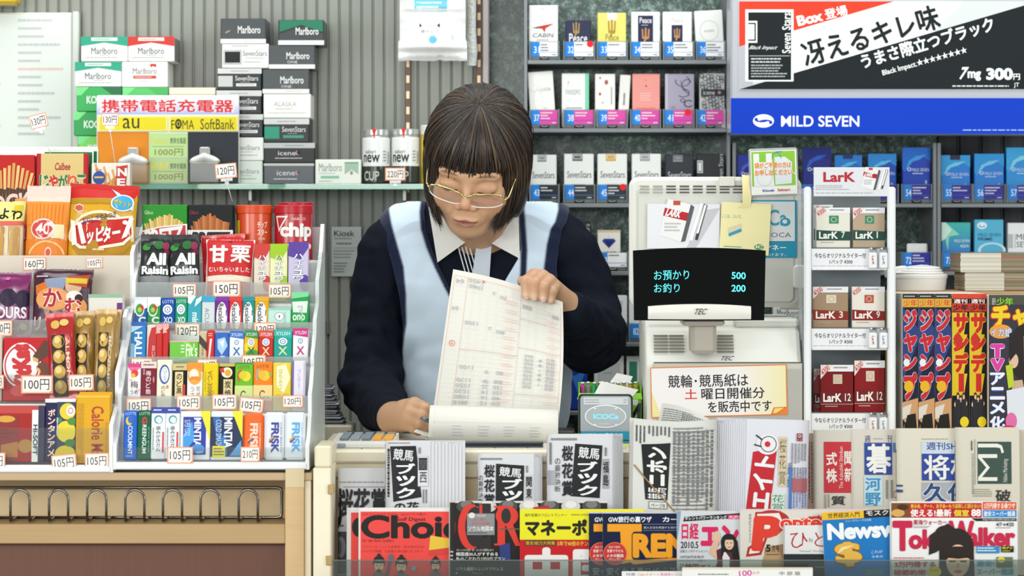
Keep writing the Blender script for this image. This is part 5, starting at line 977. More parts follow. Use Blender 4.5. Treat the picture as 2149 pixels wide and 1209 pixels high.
# wire rack with loops
CH_ = M('#8a8784', rough=.18, metal=1.0)
o = thing('wire_rack', 'chrome wire rack with a row of loops in the open recess', 'wire rack', P(280, 1098, Yf + .02)); q = o.location
yw = Yf + .02; pt = lambda px, py, dy=0: (X(px, yw) - q.x, dy, Z(py, yw) - q.z + .003)
m = Mesh(); m.tube([pt(-150, 1034, .06), pt(575, 1034, .06), pt(583, 1036, .06), pt(585, 1042, .06), pt(585, 1090, .06), pt(583, 1096, .06), pt(575, 1097.2, .06), pt(-150, 1097.2, .06)], .0024, CH_, 10)
m.build('frame', o)
for cx in (42, 123, 203, 283, 362, 441, 521, -38):
    m = Mesh(); pts = [pt(cx - 20, 1097)] + [pt(cx - 20, 1060)] + [pt(cx - 20 * math.cos(a), 1052 - 20 * math.sin(a)) for a in [i * math.pi / 14 for i in range(15)]] + [pt(cx + 20, 1060), pt(cx + 20, 1097)]
    m.tube(pts, .002, CH_, 10)
    for sx in (-20, 20): m.tube([pt(cx + sx, 1097), pt(cx + sx, 1097, .06)], .002, CH_, 8)
    m.build('loop', o)

# ------------------------------------------------------------------ sales counter and newspaper rack
YC0 = 4.86; ZC = Z(944, YC0)
CREAM = wood('cream_laminate', '#eadfc4', '#f1e8d2', (2, 1, 2), .35)
o = thing('sales_counter', 'cream sales counter with pale edge the person leans over', 'counter', (X(1400, YC0), YC0, 0)); ox, oy = o.location.x, o.location.y
def cc(name, px0, px1, z0, z1, y0, y1, mat, b=.002, Yp=YC0):
    m = Mesh(); m.box(X(px0, Yp) - ox, y0 - oy, z0, X(px1, Yp) - ox, y1 - oy, z1, mat, b); return m.build(name, o)
cc('countertop', 664, 2420, ZC - .022, ZC, YC0 - .005, 5.27, CREAM, .004); cc('countertop', 1340, 2420, ZC - .022, ZC, 5.2702, 5.37, CREAM, .002)
cc('edge_strip', 664, 2420, Z(1003, YC0), ZC - .0225, YC0 - .002, YC0 + .02, M('#e6dcc0', rough=.4))
cc('front_panel', 664, 2420, .0, Z(1003, YC0) - .0005, YC0 + .001, YC0 + .02, wood('front_wood', '#d8bd94', '#e0c8a2', (1, 1, 20)))
cc('rear_panel', 700, 2420, .0, ZC - .0225, 5.245, 5.26, M('#cfc2a4', rough=.5))
m = Mesh()
for i in range(9):
    a = 690 + i * 70
    m.box(X(a, YC0), YC0 + .02, ZC, X(a + 66, YC0), YC0 + .045, ZC + .0006, M('#dcdcd2', rough=.35)); 
tag(m.build('edge_label_strip'), 'row of clear label holders along the counter front edge', 'label strip')

YN = 4.72; ZNS = Z(1209, 4.84); ZMS = Z(1412, 4.754)
o = thing('newspaper_rack', 'wooden newspaper and magazine rack with clear front pane below the counter', 'display rack', (X(1400, YN), YN, 0)); ox, oy = o.location.x, o.location.y
cc('side_panel', 657, 695, 0, Z(982, YN), YN, YC0, wood('post_wood', '#efe3c6', '#f4ead2', (1, 1, 12)), .002, YN)
cc('side_panel', 660, 696, Z(981.5, YN), Z(936, YN), YN, YC0 - .006, M('#ece2c4', rough=.35), .003, YN)
cc('newspaper_shelf', 696, 2420, ZNS - .01, ZNS, 4.768, YC0, BEI, .001, YN)
cc('riser', 696, 2420, ZMS, ZNS - .0105, 4.768, 4.774, BEI, .0, YN)
cc('magazine_shelf', 696, 2420, ZMS - .012, ZMS, 4.60, YC0, BEI, .001, YN)
cc('base_panel', 696, 2420, 0, ZMS - .0125, 4.66, 4.68, BRN, .0, YN)
m = Mesh(); m.box(X(698, 4.655) - ox, 4.652 - oy, ZMS, X(2420, 4.655) - ox, 4.656 - oy, Z(1175, 4.655), clear_mat('smoked_pane', '#d3dad7', .03, .05)); m.build('clear_pane', o)
m = Mesh(); m.box(X(698, 4.655) - ox, 4.6515 - oy, Z(1176.2, 4.655), X(2420, 4.655) - ox, 4.6565 - oy, Z(1175, 4.655), clear_mat('pane_edge', '#8fa09a', .55, .12)); m.build('pane_edge', o)
for (px, py) in ((688, 1027), (684, 1176)):
    m = Mesh(); m.box(X(px, YN) - ox, YN - .004 - oy, Z(py + 10, YN), X(px + 13, YN) - ox, YN + .01 - oy, Z(py - 10, YN), M('#b59a6a', rough=.5), .001); m.build('shelf_clip', o)

PAPER = '#dcdce0'
def newspaper(rect, Y, label, pr=(), fold='left', n=6, t=.010, f0=.6, base=PAPER, seed=1, lean=3, roll=0.0, band=None, wav=.0015, topcurve=0.0, ext=0.0, nfaint=1, foldw=.0):
    x0, y0, x1, y1 = rect; s = S(Y); W = (x1 - x0) * s; H = (y1 - y0) * s
    sg = 1 if fold == 'left' else -1
    m = Mesh(); mp = M(base, rough=.75, spec=.15)
    def wv(x, z): return wav * (noise.noise(Vector((x * 14 + seed, z * 10, seed))) + .5 * math.sin(x * 40 + seed))
    def top(x): return H * (1 + topcurve * math.sin(max(0, min(1, x / W)) * math.pi))
    for i in range(n):
        r = t * (1 - i / n) + .0006; xr = W * (f0 + (1 - f0) * i / max(1, n - 1))
        path = [(xr - (xr - r) * k / 10, -r) for k in range(11)] + [(r - r * math.sin(a), -r * math.cos(a)) for a in [k * math.pi / 8 for k in range(1, 8)]] + [(r + (W + ext * W - r) * k / 8, r) for k in range(9)]
        hi = .0008 * ((i * 7) % 5) + .0015 * i * (1 if n < 9 else .3)
        def fn(u, v, path=path, hi=hi, xr=xr):
            q = u * (len(path) - 1); k = min(int(q), len(path) - 2); f = q - k
            x = path[k][0] * (1 - f) + path[k + 1][0] * f; y = path[k][1] * (1 - f) + path[k + 1][1] * f
            return Vector((sg * (x - W / 2), y - wv(x, v * H), v * top(x) - (hi if v > .9 else 0)))
        m.grid(fn, len(path) - 1, 14, mp, True, sg < 0)
    r0 = t + .0006
    def fr(u, v, l):
        x = u / 100 * W if sg > 0 else (1 - u / 100) * W
        y = -r0
        if x < r0: y = -math.sqrt(max(0, r0 * r0 - (r0 - x) ** 2))
        return Vector((sg * (x - W / 2), y - wv(x, (1 - v / 100) * H) - l, (1 - v / 100) * top(x)))
    prints(m, fr, pr, sub=3, l0=.0007, dl=.00012, clip=(0, 0, 100 * f0 + 1, 100) if sg > 0 else (99 - 100 * f0, 0, 100, 100))
    kw = M('#a8875a', rough=.6)
    o = m.build('newspaper', None, P((x0 + x1) / 2, y1, Y) + Vector((0, 0, .0012 + (t + .002) * math.sin(math.radians(lean)) + W / 2 * abs(math.sin(math.radians(roll))))), (math.radians(-lean), math.radians(roll), 0))
    tag(o, label, 'newspaper', 'folded newspapers in the rack')
    if band:
        b = Mesh(); (u0, v0), (u1, v1) = band
        b.tube([fr(u0 + (u1 - u0) * k / 12, v0 + (v1 - v0) * k / 12 + 3 * math.sin(k / 12 * math.pi) * 0, .0016) for k in range(13)], .0011, kw, 6)
        q = b.build('rubber_band', o); q['label'] = 'brown rubber band'
    return o
KB = '#17181c'; BOT = 1208
r = (709, 985, 830, BOT)
newspaper(r, 4.826, 'newspaper with huge black brush characters at the left end of the rack', pxp(r, [('s', 712, 1012, 822, 1018, 1, '#9a9aa0'), ('r', 702, 1024, 830, 1025, '#666'), ('t', '桜花賞', 706, 1028, 812, 1086, KB, {'b': .03, 'o': '#8d8d94', 'ow': .03}), ('p', [(704, 1090), (722, 1062), (716, 1100), (706, 1112)], KB), ('s', 706, 1102, 724, 1110, 1, '#555'), ('r', 704, 1118, 728, 1206, '#4a4a50'), ('e', 716, 1150, 10, 22, '#8a8a90'), ('r', 728, 1095, 828, 1206, '#9a9aa2')]), 'left', 4, .006, .85, seed=2)
r = (808, 928, 976, BOT)
newspaper(r, 4.803, 'thick folded newspaper with tall black title block, leftmost of three alike', pxp(r, [('s', 815, 931, 870, 936, 1, '#888'), ('p', [(819, 940), (873, 939), (885, 1046), (826, 1056)], KB), ('t', '競馬', 826, 946, 868, 970, '#e6e6e8', {'r': 6, 'b': .02}), ('v', 'ブック', 832, 974, 872, 1050, '#f0f0f2', {'b': .04}), ('r', 877, 960, 899, 1024, '#c4c4ca'), ('r', 878, 962, 898, 1022, '#e0e0e4'), ('r', 879, 964, 897, 990, KB), ('v', '関西', 881, 966, 896, 1018, '#55555c', {'b': .02}), ('d', 811, 945, 820, 1060, 1, '#3a3a40'), ('t', 'の花', 828, 1056, 880, 1076, KB, {'b': .03}), ('d', 876, 942, 886, 956, 1, '#888'), ('d', 886, 1030, 898, 1064, 2, '#666')]), 'left', 11, .016, .57, seed=3, wav=.001)
r = (1002, 955, 1138, BOT)
newspaper(r, 4.812, 'shorter folded newspaper with black title block, middle one of three alike', pxp(r, [('s', 1008, 962, 1070, 972, 1, '#888'), ('p', [(1041, 976), (1100, 980), (1098, 1070), (1040, 1070)], KB), ('t', '競馬', 1048, 984, 1094, 1004, '#e6e6e8', {'r': 6, 'b': .02}), ('v', 'ブック', 1054, 1006, 1096, 1080, '#f0f0f2', {'b': .04}), ('r', 1103, 1000, 1117, 1050, '#c9c9ce'), ('v', '関東', 1104, 1002, 1116, 1050, KB, {'b': .03}), ('v', '桜花賞', 1016, 976, 1038, 1068, KB, {'b': .03, 'o': '#a0a0a6', 'ow': .03}), ('v', 'の最終決断', 1004, 1000, 1014, 1060, '#3a3a40'), ('d', 1102, 980, 1110, 996, 1, '#777')]), 'left', 7, .012, .87, seed=4, wav=.001)
r = (1147, 914, 1308, BOT)
newspaper(r, 4.803, 'thick folded newspaper with black title block, nearest the card reader', pxp(r, [('s', 1156, 920, 1230, 932, 1, '#888'), ('p', [(1207, 934), (1264, 938), (1258, 1048), (1198, 1044)], KB), ('t', '競馬', 1214, 942, 1258, 966, '#e6e6e8', {'r': 6, 'b': .02}), ('v', 'ブック', 1212, 970, 1254, 1044, '#f0f0f2', {'b': .04}), ('r', 1264, 966, 1278, 1028, '#a8a8ae'), ('v', '福島', 1265, 970, 1277, 1024, KB, {'b': .02}), ('v', '桜花賞', 1179, 936, 1202, 1046, KB, {'b': .03, 'o': '#a0a0a6', 'ow': .03}), ('v', 'の最終決断', 1164, 964, 1176, 1036, '#3a3a40'), ('r', 1149, 990, 1166, 1020, '#a9a9b2'), ('d', 1150, 932, 1160, 980, 1, '#777'), ('d', 1266, 942, 1276, 960, 1, '#777')]), 'left', 8, .014, .86, seed=5, wav=.001)
r = (1318, 884, 1502, BOT)
NI = [('d', 1326, 898, 1350, 940, 3, '#3a3a3e'), ('d', 1352, 896, 1402, 918, 6, '#55555a'), ('p', [(1340, 937), (1401, 930), (1396, 1052), (1350, 1052)], '#121315'), ('w', 'ニホン', 1352, 940, 1394, 1022, '#ecece8', {'ccw': 1, 'b': .05}), ('w', '競馬', 1354, 1026, 1394, 1050, '#ecece8', {'ccw': 1, 'b': .01}), ('r', 1357, 1055, 1396, 1071, '#8a8a88'), ('r', 1359, 1057, 1394, 1069, '#e4e4e0'), ('t', 'ページ8', 1362, 1059, 1391, 1068, '#2a2a2c', {'b': .02}), ('s', 1406, 896, 1490, 1075, 22, '#8e8e8c'), ('d', 1404, 905, 1494, 1076, 9, '#77777a')] + [('r', 1404, 905 + i * 26, 1494, 906 + i * 26, '#6a6a6a') for i in range(7)] + [('r', 1416 + i * 20, 900, 1416.8 + i * 20, 1080, '#7a7a78') for i in range(4)]
newspaper(r, 4.79, 'loosely curled racing newspaper with black title and a rubber band', pxp(r, NI), 'right', 3, .030, .97, '#dcdcd6', seed=6, wav=.003, roll=1.0, band=((4, 30), (62, 66)), topcurve=-.02)
m = Mesh(); s = S(4.84)
def flap(u, v): return Vector((u * 100 * s - 50 * s - (1 - v) * 12 * s, .012 * math.sin(u * 2.5) + .01 * v, v * (56 - 34 * u ** 1.6) * s))
m.grid(flap, 16, 8, M('#d9d9d3', rough=.75))
prints(m, lambda a, b, l: flap(a / 100, 1 - b / 100) + Vector((0, -l, 0)), [('s', 6, 16, 92, 92, 9, '#777774'), ('r', 48, 20, 49, 95, '#555'), ('d', 50, 24, 92, 92, 8, '#8a8a88')], sub=2, l0=.0008)
o = m.build('newspaper', None, P(1448, 1208, 4.835)); o.location = P(1440, 903, 4.835)
tag(o, 'loose grey newspaper sheet sticking up behind the curled racing paper', 'newspaper')
r = (1500, 886, 1692, BOT)
newspaper(r, 4.80, 'very thick folded newspaper with red title block and bull\'s eye emblem', pxp(r, [('p', [(1572, 955), (1622, 945), (1610, 1075), (1560, 1075)], '#c2202c'), ('e', 1602, 938, 24, 22, '#e6e6e8'), ('o', 1604, 938, 17, 17, .1, '#2a2a2e'), ('e', 1602, 938, 6, 6, '#d02030'), ('p', [(1578, 918), (1592, 928), (1590, 931), (1577, 921)], '#33333a'), ('p', [(1574, 938), (1590, 942), (1589, 945), (1574, 941)], '#33333a'), ('w', 'エイト', 1572, 962, 1614, 1074, '#f0eef0', {'ccw': 1, 'b': .05, 'r': 5}), ('r', 1626, 922, 1642, 1026, '#d8c6a4'), ('v', '桜花賞', 1627, 924, 1641, 1024, '#6a5a44'), ('v', '最終', 1645, 975, 1656, 1030, '#55555c'), ('r', 1612, 1040, 1640, 1075, '#cfe0d4'), ('v', '花賞', 1614, 1042, 1638, 1078, '#3a7a5a'), ('r', 1663, 914, 1675, 930, '#8a2a3a'), ('w', '10', 1665, 916, 1673, 928, '#f0e0e0', {'ccw': 1}), ('d', 1650, 935, 1686, 980, 5, '#8a8a90'), ('r', 1655, 1008, 1688, 1036, '#cf5a48'), ('r', 1655, 1040, 1688, 1075, '#b4bcd8'), ('d', 1656, 985, 1688, 1074, 5, '#77779a'), ('r', 1648, 985, 1654, 1075, '#4a7ac0')]), 'right', 14, .024, .70, '#dedee6', seed=7, wav=.001, roll=1.5)
r = (1684, 912, 1716, BOT)
newspaper(r, 4.836, 'pinkish printed newspaper edge between the thick red titled paper and the share paper', pxp(r, [('d', 1686, 930, 1712, 1070, 5, '#8a6a60')]), 'left', 2, .004, .95, '#dcc0ae', seed=8)
r = (1708, 906, 1800, BOT)
newspaper(r, 4.824, 'beige newspaper with upright red title block', pxp(r, [('r', 1729, 930, 1786, 1037, '#c4303a'), ('v', '式', 1734, 950, 1757, 982, '#eae2da', {'b': .03}), ('v', '株', 1734, 984, 1757, 1018, '#eae2da', {'b': .03}), ('v', '聞', 1772, 948, 1790, 980, '#eae2da', {'b': .02}), ('v', '新', 1772, 982, 1790, 1016, '#eae2da', {'b': .02}), ('w', 'The Kabushiki Shimbun', 1761, 940, 1769, 1028, '#e8d4ca', {'ccw': 1}), ('v', '質', 1744, 1042, 1774, 1064, '#33302e', {'b': .02}), ('d', 1728, 1040, 1742, 1070, 2, '#9a948a')]), 'left', 3, .008, .95, '#d2ccc0', seed=9)
r = (1786, 904, 1888, BOT)
newspaper(r, 4.819, 'beige newspaper with square blue badge and one white character', pxp(r, [('s', 1833, 922, 1857, 926, 1, '#999'), ('t', '週', 1815, 917, 1827, 931, '#3a4a8a'), ('t', '刊', 1862, 916, 1872, 931, '#3a4a8a'), ('r', 1814, 932, 1872, 999, '#2f4a96'), ('t', '碁', 1818, 934, 1870, 996, '#eceae4', {'b': .03}), ('r', 1813, 1002, 1852, 1064, '#c0d8e4'), ('v', '河野', 1815, 1003, 1848, 1066, '#3f8fbe', {'b': .03}), ('r', 1874, 932, 1886, 952, '#5a7aa8'), ('d', 1856, 1010, 1876, 1050, 2, '#8a8a88'), ('o', 1879, 1040, 5, 8, .2, '#c05a4a')]), 'left', 4, .008, .98, '#d6d0c4', seed=10)
r = (1882, 902, 2020, BOT)
newspaper(r, 4.796, 'cream newspaper with blue masthead cut by its neighbour, beside the green block paper', pxp(r, [('s', 1934, 923, 2008, 926, 1, '#8a8a84'), ('r', 1934, 930, 2016, 955, '#c9d4e4'), ('t', '週刊SHOGI', 1944, 931, 2046, 947, '#2f4a86', {'b': .015}), ('r', 1934, 955, 2016, 1011, '#2c469a'), ('t', '将棋', 1938, 958, 2050, 1010, '#eceae2', {'b': .02}), ('r', 1934, 1015, 2016, 1050, '#a9adb4'), ('t', '久保', 1936, 1016, 2040, 1060, '#2f4a7a', {'b': .03, 'o': '#dce4ee', 'ow': .04}), ('r', 1882, 1020, 1894, 1024, '#3a4a8a'), ('r', 1882, 1030, 1894, 1036, '#3a4a8a')]), 'left', 5, .009, .98, '#dcd6c6', seed=11)
r = (2006, 900, 2142, BOT)
newspaper(r, 4.780, 'cream newspaper with dark green title block near the right edge', pxp(r, [('r', 2051, 930, 2122, 1018, '#3a5048'), ('w', 'MJ', 2052, 934, 2106, 1012, '#e8e6dc', {'ccw': 1, 'b': -.005}), ('w', 'Nikkei Marketing', 2104, 966, 2116, 1014, '#d4d8cc', {'ccw': 1}), ('d', 2036, 928, 2042, 950, 1, '#444'), ('r', 2045, 925, 2046, 1020, '#77776e'), ('s', 2040, 1028, 2086, 1046, 4, '#9a968a'), ('t', '破', 2088, 1030, 2120, 1056, '#33312c', {'b': .02}), ('d', 2038, 955, 2044, 1050, 1, '#999')]), 'left', 6, .010, .98, '#d8d2c2', seed=12)
r = (2112, 905, 2230, 1300)
newspaper((2122, 905, 2240, BOT), 4.818, 'plain cream folded newspaper at the right edge of the frame', (), 'left', 6, .010, .8, '#dcd4c0', seed=13)

# ------------------------------------------------------------------ magazines
def mag(rect, Y, label, base, pr, dep=.0040, lean=2, roll=0, pages='#e6e4de'):
    return carton('magazine', label, 'magazine', rect, Y, dep, M(pages, rough=.5), [('r', 0, 0, 100, 100, M(base, rough=.25, spec=.2))] + list(pr), 'magazines in the front rack', roll, lean, b=.0008)
MB = 1411
r = (727, 1067, 1008, MB)
mag(r, 4.7530, 'coral red magazine copy behind its twin, only its left edge showing', '#ef4f4a', pxp(r, [('r', 727, 1067, 1008, 1077, '#e8e6e4'), ('r', 727, 1067, 736, MB, '#dcdad6'), ('e', 752, 1108, 14, 20, '#1b1616')]))
def face(cx, cy, k, hair='#2a211e', skin='#d9b896', shirt='#6a6a70', style=0):
    out = [('p', [(cx - 14 * k, cy + 22 * k), (cx + 14 * k, cy + 22 * k), (cx + 22 * k, cy + 60 * k), (cx - 22 * k, cy + 60 * k)], shirt), ('e', cx, cy - 4 * k, 15 * k, 17 * k, hair), ('e', cx, cy + 4 * k, 11.5 * k, 15 * k, skin), ('p', [(cx - 12 * k, cy - 8 * k), (cx + 12 * k, cy - 8 * k), (cx + 9 * k, cy - 1 * k), (cx - 9 * k, cy - 2 * k)], hair), ('r', cx - 8 * k, cy + 2 * k, cx - 2.5 * k, cy + 4 * k, '#3a2a24'), ('r', cx + 2.5 * k, cy + 2 * k, cx + 8 * k, cy + 4 * k, '#3a2a24'), ('p', [(cx - 1 * k, cy + 3 * k), (cx + 1 * k, cy + 3 * k), (cx + 2 * k, cy + 9 * k), (cx - 2 * k, cy + 9 * k)], '#b8906c'), ('r', cx - 4 * k, cy + 12 * k, cx + 4 * k, cy + 13.5 * k, '#8a3a34')]
    if style: out += [('e', cx, cy - 20 * k, 5 * k, 6 * k, hair), ('e', cx, cy + 17 * k, 7 * k, 4 * k, '#4a3a30')]
    return out
r = (752, 1067, 1036, MB)
mag(r, 4.7462, 'coral red golf magazine with fat black title and drawn men below', '#ef4f4a', pxp(r, [('r', 752, 1067, 1036, 1075, '#e8e6e4'), ('r', 752, 1067, 756, MB, '#e2dfda'), ('t', 'Choice', 757, 1082, 1010, 1132, '#17130f', {'b': .035}), ('t', 'Golf Digest', 829, 1087, 893, 1097, '#3a1512', {'b': .015}), ('t', 'ゴルフゥョより上げる。2010クラブ選び。', 759, 1078, 896, 1083.5, '#8a2a26'), ('t', 'for the Best Golfers', 760, 1132, 826, 1139, '#8f2824'), ('t', 'ビクトール・シンと武者者、青木功LESSON', 760, 1146, 890, 1151.5, '#b8342e'), ('t', 'ハイカラ両親、片倉春七球の届いたゴルフ', 760, 1155, 886, 1161, '#b8342e'), ('p', [(903, 1125), (945, 1132), (945, 1160), (900, 1156)], '#e9c23a'), ('p', [(900, 1156), (945, 1150), (945, 1164), (899, 1168)], '#d8403a')] + face(795, 1185, .85, style=1) + face(842, 1187, .85, style=1) + face(914, 1186, .7, style=1) + [('p', [(816, 1170), (822, 1172), (812, 1215), (808, 1214)], '#4a5a66'), ('e', 820, 1172, 5, 9, '#5a6a74'), ('e', 868, 1194, 6, 5, '#8a9aa6')]))
r = (942, 1053, 1250, MB)
mag(r, 4.7394, 'dark magazine copy behind its twin with serif capitals, left edge showing', '#33302f', pxp(r, [('r', 942, 1053, 944, MB, '#bdbab6'), ('r', 942, 1053, 1250, 1056, '#cfccc8'), ('e', 968, 1108, 14, 38, '#d8352c'), ('e', 974, 1108, 10, 30, '#33302f'), ('s', 945, 1156, 952, 1180, 3, '#e0dedc')]))
r = (955, 1053, 1275, MB)
C1 = [('e', 988, 1107, 27, 48, '#dd3a2e'), ('e', 997, 1107, 21, 42, '#2b2827'), ('p', [(1000, 1058), (1030, 1058), (1030, 1092), (1010, 1080)], '#2b2827'), ('p', [(1010, 1134), (1030, 1122), (1030, 1160), (1000, 1160)], '#2b2827'), ('r', 1006, 1060, 1012, 1084, '#dd3a2e')]
RL = [('r', 1044, 1064, 1060, 1144, '#dd3a2e'), ('r', 1037, 1063, 1064, 1067, '#dd3a2e'), ('r', 1037, 1142, 1068, 1146, '#dd3a2e'), ('e', 1064, 1084, 24, 21, '#dd3a2e'), ('e', 1062, 1084, 10, 16, '#2b2827'), ('p', [(1060, 1102), (1076, 1100), (1090, 1140), (1100, 1142), (1098, 1147), (1082, 1147)], '#dd3a2e')]
bl = []
for i in range(7): bl += [('e', 978 + i * 44, 1064, 20, 13, ['#4a4846', '#c9c6c2'][i % 2]), ('e', 978 + i * 44, 1060, 12, 8, ['#7a7672', '#e2dfdb'][i % 2])]
mag(r, 4.7326, 'dark magazine with large red serif capitals and grey inset box', '#2b2827', pxp(r, [('r', 955, 1053, 1275, 1057, '#d8d5d1')] + bl + C1 + RL + [('p', [(1120, 1066), (1150, 1062), (1160, 1080), (1116, 1080)], '#b8252a'), ('r', 1048, 1110, 1090, 1113, '#6a5a44'), ('p', [(1048, 1146), (1070, 1140), (1072, 1176), (1050, 1178)], '#2a3a7a'), ('r', 980, 1079, 1038, 1124, '#8d8f90'), ('e', 990, 1083, 7, 6, '#e8dcd8'), ('t', '特別付録', 1000, 1081, 1019, 1086, '#e8e8e6'), ('t', 'これ一冊で、', 991, 1089, 1022, 1095, '#d84a40'), ('t', 'お歩きは完璧!', 990, 1097, 1028, 1103, '#d84a40'), ('t', 'ソウル地図本', 982, 1105, 1036, 1116, '#eceae8', {'b': .02}), ('s', 982, 1118, 1036, 1122, 1, '#3a3836'), ('t', 'タレントから若・杏・エンタメ業界人まで', 958, 1153, 1036, 1158, '#dcdad8'), ('t', '韓国通30人がすすめる', 957, 1160, 1045, 1168, '#f0eeec', {'b': .01}), ('t', '私のこだわり2泊3日プラン', 957, 1170, 1060, 1177, '#e6e4e2', {'b': .01}), ('t', 'ソウル最新トレンドアドレス', 957, 1191, 1056, 1199, '#d8d6d4'), ('t', 'アウトレット', 990, 1202, 1012, 1206, '#c8c6c4'), ('e', 958, 1204, 1.5, 1.5, '#ddd')]))
r = (1091, 1070, 1352, MB)
mag(r, 4.7258, 'yellow and red finance magazine with heavy black title', '#c9242c', pxp(r, [('r', 1091, 1070, 1352, 1134, '#ece420'), ('t', '海外投資のフロントランナー', 1101, 1079, 1190, 1086, '#2a281a', {'b': .01}), ('t', 'www.moneypost.jp', 1199, 1079, 1262, 1085, '#2a281a'), ('t', 'マネーポスト', 1102, 1091, 1296, 1126, '#17160f', {'b': .06}), ('r', 1101, 1135, 1167, 1147, '#5a3a20'), ('t', '徹走!総力大特集', 1103, 1137, 1165, 1145, '#d8b03a', {'b': .01}), ('t', '5年で40倍のテンバガー', 1170, 1137, 1260, 1147, '#f0d83a', {'b': .01}), ('t', '中国', 1101, 1150, 1296, 1240, '#ece8e6', {'b': .05})]))
def trendy(x, Y, lb, part=False):
    r = (x, 1076, x + 282, MB); d = x - 1265
    pr = [('r', x, 1076, x + 282, 1079, '#c9cbd2'), ('t', 'GW旅行の裏ワザ', 1277 + d, 1085, 1368 + d, 1098, '#eceef2', {'b': .03}), ('t', 'カード', 1391 + d, 1086, 1440 + d, 1097, '#eceef2', {'b': .03}),
          ('p', [(1275 + d, 1101), (1347 + d, 1101), (1347 + d, 1117), (1330 + d, 1117), (1330 + d, 1180), (1305 + d, 1185), (1302 + d, 1117), (1275 + d, 1117)], '#f2a01c'), ('t', 'RENDY', 1326 + d, 1118, 1540 + d, 1176, '#17203c', {'b': .10}), ('t', 'RENDY', 1328 + d, 1121, 1538 + d, 1172, '#f2a01c', {'b': .06}), ('p', [(1318 + d, 1178), (1440 + d, 1171), (1440 + d, 1175), (1330 + d, 1186)], '#f2a01c'), ('r', 1350 + d, 1101, 1440 + d, 1102, '#7a84a0'), ('t', '個人生活を刺激する流行情報誌', 1351 + d, 1106, 1438 + d, 1111, '#cfd4e0'), ('r', 1350 + d, 1114, 1440 + d, 1115, '#7a84a0'),
          ('e', 1291 + d, 1163, 25, 24, '#e8705a'), ('e', 1291 + d, 1163, 23.5, 22.5, '#c9302a'), ('t', '家計で節約', 1278 + d, 1147, 1302 + d, 1152, '#f2dcd8'), ('t', '食事でやせる', 1274 + d, 1154, 1308 + d, 1161, '#f4e8e4', {'b': .01}), ('t', 'メタボ離脱', 1273 + d, 1164, 1309 + d, 1171, '#f4e8e4', {'b': .02}), ('t', 'マニュアル', 1278 + d, 1173, 1304 + d, 1179, '#f4e8e4', {'b': .01}), ('t', '安くなる裏ワザ!出張', 1273 + d, 1192, 1420 + d, 1209, '#9fb0b4', {'b': .01})]
    mag(r, Y, lb, '#18213f', pxp(r, pr))
trendy(1236, 4.7190, 'navy magazine copy with orange lettering behind its twin, left edge showing')
trendy(1265, 4.7122, 'navy magazine with huge orange capitals and red seal in front of its twin')
r = (1421, 1074, 1700, MB)
mag(r, 4.7054, 'silver white entertainment magazine with pink title and waving woman', '#d4d6da', pxp(r, [('p', [(1421, 1074), (1430, 1074), (1426, 1110), (1421, 1140)], '#8aa0b8'), ('p', [(1437, 1086), (1560, 1078), (1560, 1088), (1434, 1096)], '#1c1a1c'), ('t', 'タレントパワーランキング', 1438, 1084, 1526, 1092, '#eceaea', {'b': .02, 'r': -1.5}), ('r', 1528, 1082, 1560, 1091, '#e0306a'), ('t', '大沢たかお', 1530, 1083, 1580, 1090, '#f4dce4', {'b': .02}), ('t', '日経', 1431, 1099, 1467, 1133, '#d81e5a', {'b': .03}), ('t', 'エンタ', 1471, 1099, 1590, 1152, '#d81e5a', {'b': .07}), ('t', '2010.5', 1429, 1138, 1466, 1152, '#1c1a1c', {'b': .02}), ('t', '日経エンタテインメント', 1428, 1155, 1486, 1161, '#2a282a'), ('t', '10代20代女性が', 1428, 1167, 1478, 1173, '#4a484a', {'b': .01}), ('t', 'バウンスチーム歌う', 1428, 1175, 1480, 1180, '#5a585a'), ('t', '韓国エンタ', 1438, 1184, 1512, 1202, '#8a1e4a', {'b': .02}), ('t', 'ネオ', 1427, 1183, 1436, 1196, '#3a3a3c')] + [('p', [(1488, 1162), (1502, 1124), (1512, 1128), (1504, 1160), (1512, 1180)], '#dcb898'), ('e', 1505, 1126, 8, 10, '#e0bc9c'), ('p', [(1504, 1156), (1522, 1148), (1544, 1150), (1556, 1185), (1550, 1225), (1500, 1225), (1506, 1180)], '#5a2430'), ('p', [(1516, 1150), (1532, 1172), (1530, 1225), (1518, 1225)], '#e6e2e4'), ('e', 1530, 1140, 17, 19, '#1c1618'), ('p', [(1514, 1140), (1548, 1136), (1554, 1186), (1540, 1182), (1536, 1160), (1520, 1160), (1514, 1178)], '#1c1618'), ('e', 1531, 1142, 9.5, 13, '#e2bea0'), ('r', 1525, 1140, 1529, 1141.5, '#3a2a28'), ('r', 1533, 1140, 1537, 1141.5, '#3a2a28'), ('p', [(1521, 1134), (1541, 1134), (1541, 1128), (1521, 1128)], '#1c1618'), ('r', 1528, 1149, 1534, 1150.5, '#b8404a')]))
r = (1554, 1070, 1832, MB)
